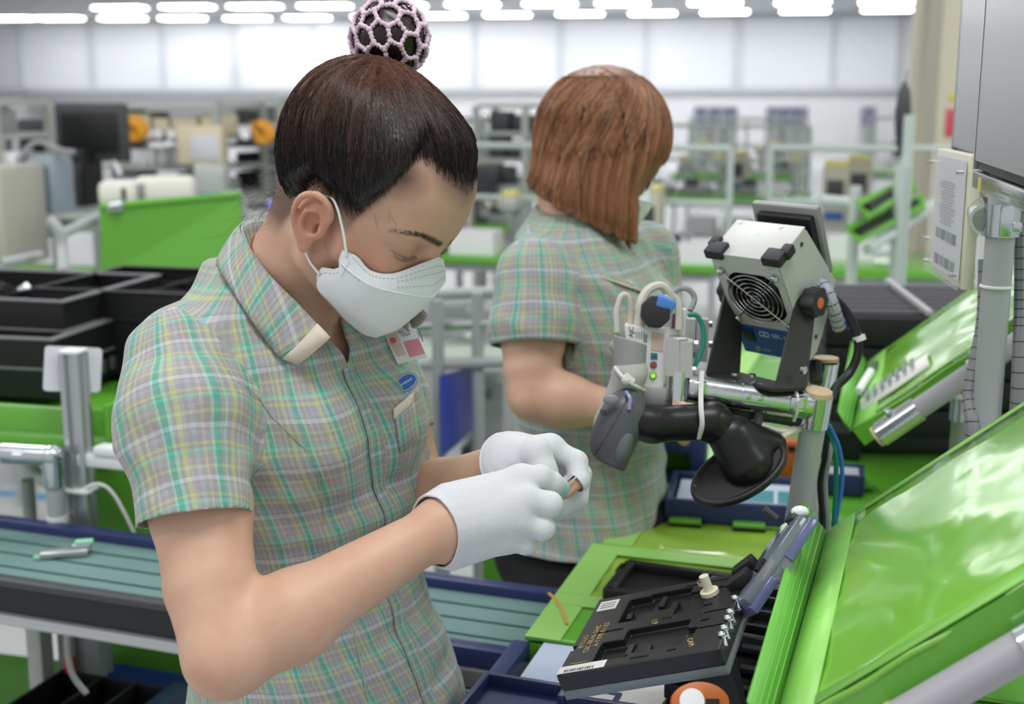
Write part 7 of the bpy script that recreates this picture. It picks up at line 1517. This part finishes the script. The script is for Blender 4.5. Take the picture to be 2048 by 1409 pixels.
# gloves
def glove(name, hd, cuff, ax, side, tip=None, tr=None, rc=.0285):
    def f(p):
        g = hand_sdf(p, hd, .0018); g = smin(g, s_cone(p, cuff + ax * .02, hd['wrist'], rc, rc - .001), .012)
        return g - folds(p, 5, 21, ax, .0005, .012) * np.clip(1 - np.linalg.norm(p - cuff, axis=1) / .06, 0, 1).astype(np.float32)
    pts = np.array([cuff] + hd['mcp'] + [x for fg in hd['fingers'] for x in fg] + hd['thumb']); lo = pts.min(0) - .045; hi = pts.max(0) + .03
    cs = [lambda p: np.where(np.linalg.norm(p - cuff, axis=1) < .06, (p - cuff) @ ax, -1)]
    if tip is not None: cs.append(lambda p: np.where((((p - tip[0]) @ tip[1]) < .034) & (np.linalg.norm((p - tip[0]) - ((p - tip[0]) @ tip[1])[:, None] * tip[1], axis=1) < .0130) & (((p - tip[0]) @ tip[1]) > -.006), (p - tip[0]) @ tip[1], -1))
    V, Fq = cut_nets(f, lo, hi, .0017, cs); me = np_mesh(name, V, Fq); o = new_obj(name, me, knit)
    x = np.cross(ax, (0, 1, 0)); x /= np.linalg.norm(x); teal = np.zeros(len(V))
    if tr is not None: teal = np.clip(1.25 - np.linalg.norm(V - tr, axis=1) / .0075, 0, 1) ** .7 * .9
    attr(me, 'fab', np.stack([V @ x, V @ ax, teal], -1)); sd = o.modifiers.new('s', 'SOLIDIFY'); sd.thickness = .0012; sd.offset = 0; under(o, W1)
    m = MB(); e1 = x; e2 = np.cross(ax, e1); ring = []
    for k in range(40):
        D = e1 * math.cos(k * math.pi / 20) + e2 * math.sin(k * math.pi / 20); r = ray_r(f, cuff, D[None], .005, .06)[0]; ring.append(Vector(cuff + D * r - ax * .0008))
    m.tube(ring + ring[:1], .0013, 6); m.build('glove_hem', mat('glove_hem_cotton', 'd0d2d6', .9), o)
    return o
axw = NRM(ELR1 - WRR1); glove('glove', HR1, vv(P(870, 1061, 1.184)), NRM(vv(P(835, 1074, 1.17)) - vv(P(880, 1057, 1.19))), -1, None, HR1['fingers'][0][3] + vv((.003, -.004, 0)))
i0 = HL1['fingers'][0]; tn = NRM(i0[3] - i0[2]); g = glove('glove', HL1, vv(P(1008, 930, 1.267)), NRM(ELL1 - WRL1), 1, (i0[2] * .75 + i0[3] * .25, tn), None, .031); g['label'] = 'fingertip-cut white glove'
TR1 = trousers(W1, [(0, -.20, 1.30)], YAW1, .84, dark_cloth, shoe_m)
W1['label'] = 'woman with netted hair bun, white mask and gloves working in front of the bench'
# badge pinned on the far chest
B0 = [(764, 650), (813, 640), (835, 706), (771, 722)]
bc = onsurf((784, 686), .013); bx_ = (Vector(P(835, 706, 1.245)) - Vector(P(771, 722, 1.225))).normalized(); by_ = (Vector(P(764, 650, 1.24)) - Vector(P(775, 722, 1.225))).normalized(); Mb = basis(bc, bx_, by_)
bd = thing('id_badge', 'clear plastic identity badge with pink panel pinned to the front woman\'s chest', 'badge', bc); Mi = Mb.copy(); Mi.translation = (0, 0, 0)
mb = MB(); mb.box((0, 0, 0), (.036, .050, .0022), M=Mi, bev=.0008); mb.build('badge_sleeve', mat('badge_plastic', 'd9dcdc', .15, coat=.5), bd)
mb = MB(); mb.box((.0075, -.012, .0016), (.018, .018, .0005), M=Mi); mb.build('pink_panel', mat('badge_pink', 'cf8591', .6), bd)
mb = MB(); mb.box((-.0105, -.002, .0016), (.011, .030, .0005), M=Mi); mb.build('photo_panel', mat('badge_photo', 'c5b2a6', .5, var=.3, vscale=120), bd)
mb = MB(); mb.ball((-.009, -.013, .0018), .0035, 8, (1, 1, .15), Mi.to_3x3()); mb.ball(Mi @ Vector((.008, .016, .0018)), .003, 8, (1, 1, .15)); mb.build('badge_seal', mat('badge_red', 'c6525c', .5), bd)
text_obj('badge_print', 'BLL . 5L.\nTHUY', Mi @ Matrix.Translation((.005, .006, .0015)), .0042, mat('ink_grey', '7d8790', .6), bd, .0001)
mb = MB(); mb.tube([Mi @ Vector(q) for q in ((.012, .020, .002), (.019, .012, .004), (.021, 0, .002), (.019, -.008, .003))], .0007, 6); mb.build('teal_cord', mat('cord_teal', '2f8f85', .6), bd)
# ---------------------------------------------------------------- second worker
W2 = thing('person', 'woman with a chestnut bob in a checked shirt at the bench behind the front woman', 'person', (.115, 1.93, 0))
HF2 = Frame(vv(P(1184, 338, 1.92)), 6, 22)
YAW2 = R(-18); F2 = vv((math.cos(YAW2), math.sin(YAW2), 0)); L2 = vv((-math.sin(YAW2), math.cos(YAW2), 0))
NB2 = vv((.098, 1.93, 1.285))
TAB2 = [(.70, .118, 1.93, .155, .115), (.80, .118, 1.93, .158, .122), (.86, .120, 1.93, .150, .118), (.963, .122, 1.93, .135, .108), (1.079, .124, 1.93, .145, .112), (1.16, .126, 1.93, .155, .118), (1.21, .116, 1.93, .152, .105), (1.25, .106, 1.93, .14, .085), (1.285, .10, 1.93, .11, .066), (1.32, .098, 1.93, .07, .05)]
SHR2 = vv(P(1066, 552, 1.82)); ELR2 = vv(P(1068, 792, 1.80)); WRR2 = vv(P(1250, 822, 1.80))
SHL2 = NB2 * 2 - SHR2; SHL2[2] = SHR2[2]; SHL2 = SHL2 + F2 * .05; ELL2 = SHL2 + vv((.03, .03, -.19)); WRL2 = vv(P(1345, 772, 2.0))
def rel_hand(wr, ax, up, side):
    ax = ax / np.linalg.norm(ax); s = np.cross(ax, up); s /= np.linalg.norm(s); up = np.cross(s, ax); s = s * side; W_ = lambda a, b, c: wr + ax * a + s * b + up * c
    m = [W_(.085, .027, 0), W_(.090, .009, .003), W_(.086, -.010, .001), W_(.078, -.027, -.004)]
    return dict(wrist=wr + ax * .01, heel=[W_(.03, .02, 0), W_(.03, -.02, 0)], rw=.018, mcp=m,
        fingers=[[q, q + ax * .034 - up * .004, q + ax * .054 - up * .010, q + ax * .068 - up * .020] for q in m], thumb=[W_(.02, .022, -.006), W_(.05, .042, -.012), W_(.075, .044, -.024), W_(.095, .034, -.036)])
HR2 = rel_hand(WRR2, WRR2 - ELR2, vv((0, 0, 1)), -1); HL2 = rel_hand(WRL2, WRL2 - ELL2, vv((0, 0, 1)), 1)
def body2(p):
    q = HF2.loc(p); m = (np.abs(q) < .2).all(1); f = (np.sqrt((q ** 2).sum(1)) - .13).astype(np.float32)
    if m.any(): f[m] = head_sdf(q[m])
    n = s_chain(p, [HF2.wor((-.036, 0, -.010)), NB2], [.050, .055], .02); f = smin(f, n, .018)
    t = torso_sdf(p, TAB2, YAW2, -.012)
    for sh in (SHR2, SHL2): t = smin(t, s_cone(p, NB2 - vv((0, 0, .012)), sh, .042, .036), .04)
    f = smin(f, t, .02)
    for sh, el, wr, hd in ((SHR2, ELR2, WRR2, HR2), (SHL2, ELL2, WRL2, HL2)):
        a_ = arm_sdf(p, sh, el, wr, .95); near = (np.linalg.norm(p - hd['mcp'][1], axis=1) < .16)
        if near.any(): a_[near] = smin(a_[near], hand_sdf(p[near], hd), .012)
        f = smin(f, a_, .012)
    return f
skin_b = skin_mat('skin_warm', 'd2ad96', 'bd7f66', '2f241f')
body_2 = sdf_obj('body', body2, (-.05, 1.62, .84), (.52, 2.24, 1.56), .0042, skin_b, None)
skin_attrs(body_2.data, HF2, verts_np(body_2.data)); under(body_2, W2)
ax2 = NRM(ELR2 - SHR2); ax2L = NRM(ELL2 - SHL2); SL2R = [SHR2 + vv((.004, 0, 0)), SHR2 * .55 + ELR2 * .45, SHR2 * .38 + ELR2 * .62]
def shirt2(p):
    f = torso_sdf(p, TAB2, YAW2, .003)
    for sg in (-1, 1): f = smin(f, s_ell(p, vv((.126, 1.93, 1.155)) + F2 * .072 + L2 * .062 * sg, (.055, .055, .056)), .03)
    for sh in (SHR2, SHL2): f = smin(f, s_cone(p, NB2 - vv((0, 0, .018)), sh - vv((0, 0, .006)), .050, .046), .035)
    f = smin(f, s_cone(p, NB2 - F2 * .035 - vv((0, 0, .01)), NB2 - F2 * .04 - vv((0, 0, .07)), .055, .06), .03)
    f = f - folds(p, 7, 14, (.4, .2, .8), .0020, .06)
    return smin(smin(f, s_chain(p, SL2R, [.056, .058, .0515], .03) - folds(p, 5, 3, (.2, .3, .9), .0014, .05), .018), s_chain(p, [SHL2, SHL2 * .4 + ELL2 * .6], [.054, .05], .02), .018)
hem2 = SHR2 * .42 + ELR2 * .58; hem2L = SHL2 * .45 + ELL2 * .55
cuts2 = [lambda p: -np.where(p[:, 2] > 1.1, np.hypot((p - NB2) @ L2 / .058, ((p - NB2) @ F2 - .008) / .064) - 1, 9),
         lambda p: np.where(((p - NB2) @ F2) > .0, .42 * (p[:, 2] - NB2[2] + .030) - np.abs((p - NB2) @ L2), -1),
         hemcut(hem2, ax2, TAB2, YAW2), hemcut(hem2L, ax2L, TAB2, YAW2), lambda p: .822 - p[:, 2]]
V, Fq = cut_nets(shirt2, (-.06, 1.62, .76), (.36, 2.26, 1.37), .0055, cuts2); me = np_mesh('shirt', V, Fq); shirt_2 = new_obj('shirt', me, plaid)
fab, fab2 = shirt_fab(V, TAB2, YAW2, [(SHR2, ELR2, SHR2 + L2 * .035, NRM(-L2 * .85 - vv((0, 0, .42)) - F2 * .12), SL2R, [.056, .058, .0515]), (SHL2, ELL2, SHL2 - L2 * .03, NRM(L2 * .85 - vv((0, 0, .42))), [SHL2, SHL2 * .4 + ELL2 * .6], [.054, .05])])
attr(me, 'fab', fab); attr(me, 'fab2', fab2); sd = shirt_2.modifiers.new('s', 'SOLIDIFY'); sd.thickness = .0018; sd.offset = -1; under(shirt_2, W2)
fold2 = [NB2 + vv(q[0] * F2 + q[1] * L2 + vv((0, 0, q[2]))) for q in ((-.058, 0, .048), (-.045, -.045, .040), (-.005, -.060, .022), (.045, -.050, -.008), (.078, -.026, -.045))]
out2 = []
for q in ((-.085, 0, -.002), (-.078, -.065, -.012), (-.030, -.105, -.022), (.045, -.105, -.050), (.105, -.062, -.088)):
    g = NB2 + q[0] * F2 + q[1] * L2 + vv((0, 0, q[2])); v = shirt2(g[None].astype(np.float32))[0]; out2.append(g - grad(shirt2, g) * (v - .005))
m2 = lambda p: p - L2 * (2 * ((p - NB2) @ L2))
fa = bez([m2(q) for q in fold2[:0:-1]] + fold2, 5); oa = bez([m2(q) for q in out2[:0:-1]] + out2, 5)
rws = [[a.lerp(b, i / 5) for a, b in zip(fa, oa)] for i in range(6)]; col2 = fabmesh('collar', rws, plaid, W2, None, .01, 1, .0016, skew=.35)
strip('collar_trim', [[r[-5].lerp(r[-6], .4) + Vector(NRM(vv(r[-2] - Vector(NB2)))) * .005, r[-3] + Vector(NRM(vv(r[-2] - Vector(NB2)))) * .005, r[-1] + Vector(NRM(vv(r[-2] - Vector(NB2)))) * .005] for r in rws], trim_m, col2)
under(fabmesh('collar_stand', [[Vector(a) - Vector(((a - Vector(NB2)).x, (a - Vector(NB2)).y, 0)).normalized() * (.003 + .004 * t) + Vector((0, 0, -.03 * t)) for a in fa[3:-3]] for t in (0, .5, 1)], plaid, None, None, .02), W2)
mask_mesh(HF2, MROWS, W2)
trousers(W2, [(0, .118, 1.93)], YAW2, .86, dark_cloth, shoe_m)
# chestnut bob
BOB = [(1.10, .120, 1.925, .082, .080), (1.26, .108, 1.925, .086, .086), (1.357, .108, 1.925, .087, .088), (1.412, .120, 1.925, .080, .078), (1.45, .128, 1.925, .05, .05)]
pl_a, pl_b = vv(P(1050, 372, 1.88)), vv(P(1268, 500, 1.83)); pn = np.cross(pl_b - pl_a, (0, 1, 0.12)); pn = NRM(pn); pn = pn if pn[2] < 0 else -pn
def hair2(p):
    q = HF2.loc(p); f = s_ell(q, (-.004, 0, .052), (.103, .088, .102))
    f = smin(f, torso_sdf(p, BOB, R(6)), .025); f = np.maximum(f, (p - pl_a) @ pn)
    face = s_ell(q, (.105, 0, -.045), (.075, .062, .098)); return smax(f, -face, .006)
hm2 = hair_mat('hair_chestnut', '4f3124', 'c98e62', .42)
def groove2(V): a = np.arctan2(V[:, 1] - 1.925, V[:, 0] - .115); return (np.sin(a * 37 + 2 * np.sin(a * 7)) * .5 + np.sin(a * 83 + 1) * .3 + np.sin(a * 17) * .6) * .0016
hs = sdf_obj('hair', lambda p: hair2(p) - groove2(p).astype(np.float32), (-.02, 1.80, 1.20), (.27, 2.06, 1.56), .004, hm2, None)
V = verts_np(hs.data); attr(hs.data, 'tone', np.clip(.25 + groove2(V) / .0016 * .12, 0, 1)); under(hs, W2)
N = 5200; K = 22; phi = rng.uniform(-180, 180, N); top = HF2.wor((-.005, 0, .146)); ztop = top[2] - .001
# crown to tips, level by level around the falling axis
def axis2(z): return np.interp(z, [1.1, 1.26, 1.357, 1.412, ztop - .02, ztop], [.120, .108, .108, .120, top[0] - .002, top[0]])
phr = np.radians(phi); D = np.stack([np.cos(phr), np.sin(phr), np.zeros(N)], -1)
paths = np.zeros((N, K, 3)); fwdness = np.cos(phr - R(6))
zend = np.full(N, 1.2)
for i in range(N):                                                 # tips lie on the slanting cut
    z = 1.24
    for _ in range(3):
        r = .086; x = axis2(z) + D[i, 0] * r; y = 1.925 + D[i, 1] * r; z = (pn @ pl_a - pn[0] * x - pn[1] * y) / pn[2]
    zend[i] = z
jit = rng.normal(0, .006, N); fr_ = fwdness > .72; zend = zend + jit; side_f = (fwdness > .55) & ~fr_
zend[fr_] = HF2.T[2] + .018 + rng.normal(0, .008, fr_.sum())
u = np.linspace(0, 1, K) ** 1.0
for k in range(K):
    zt = ztop - (ztop - zend) * (u[k] ** 1.9)
    C = np.stack([axis2(zt), np.full(N, 1.925), zt], -1); r = ray_r(lambda q: hair2(q) - groove2(q).astype(np.float32), C, D, .002, .16)
    if k > 0: r = np.where(fr_ | side_f, np.maximum(r, np.where(u[k] > .5, rprev - .004, r)), r)
    rprev = r
    wob = np.stack([-D[:, 1], D[:, 0], np.zeros(N)], -1) * (np.sin(u[k] * 5 + phi * .7) * .0016 * u[k])[:, None]
    paths[:, k] = C + D * (r + rng.uniform(-.0006, .0016, N) * .6 + .0004)[:, None] + wob
clump = np.sin(np.radians(phi) * 23 + 2 * np.sin(np.radians(phi) * 9)) * .13 + np.sin(np.radians(phi) * 61) * .08
tn = np.clip(.30 + clump[:, None] + rng.normal(0, .17, N)[:, None] + np.interp(u, [0, .25, .6, 1], [-.22, .12, .05, .18])[None], 0, 1)
o = new_obj('hair_strands', strands_mesh(paths, .00034, tn), hm2); under(o, W2)
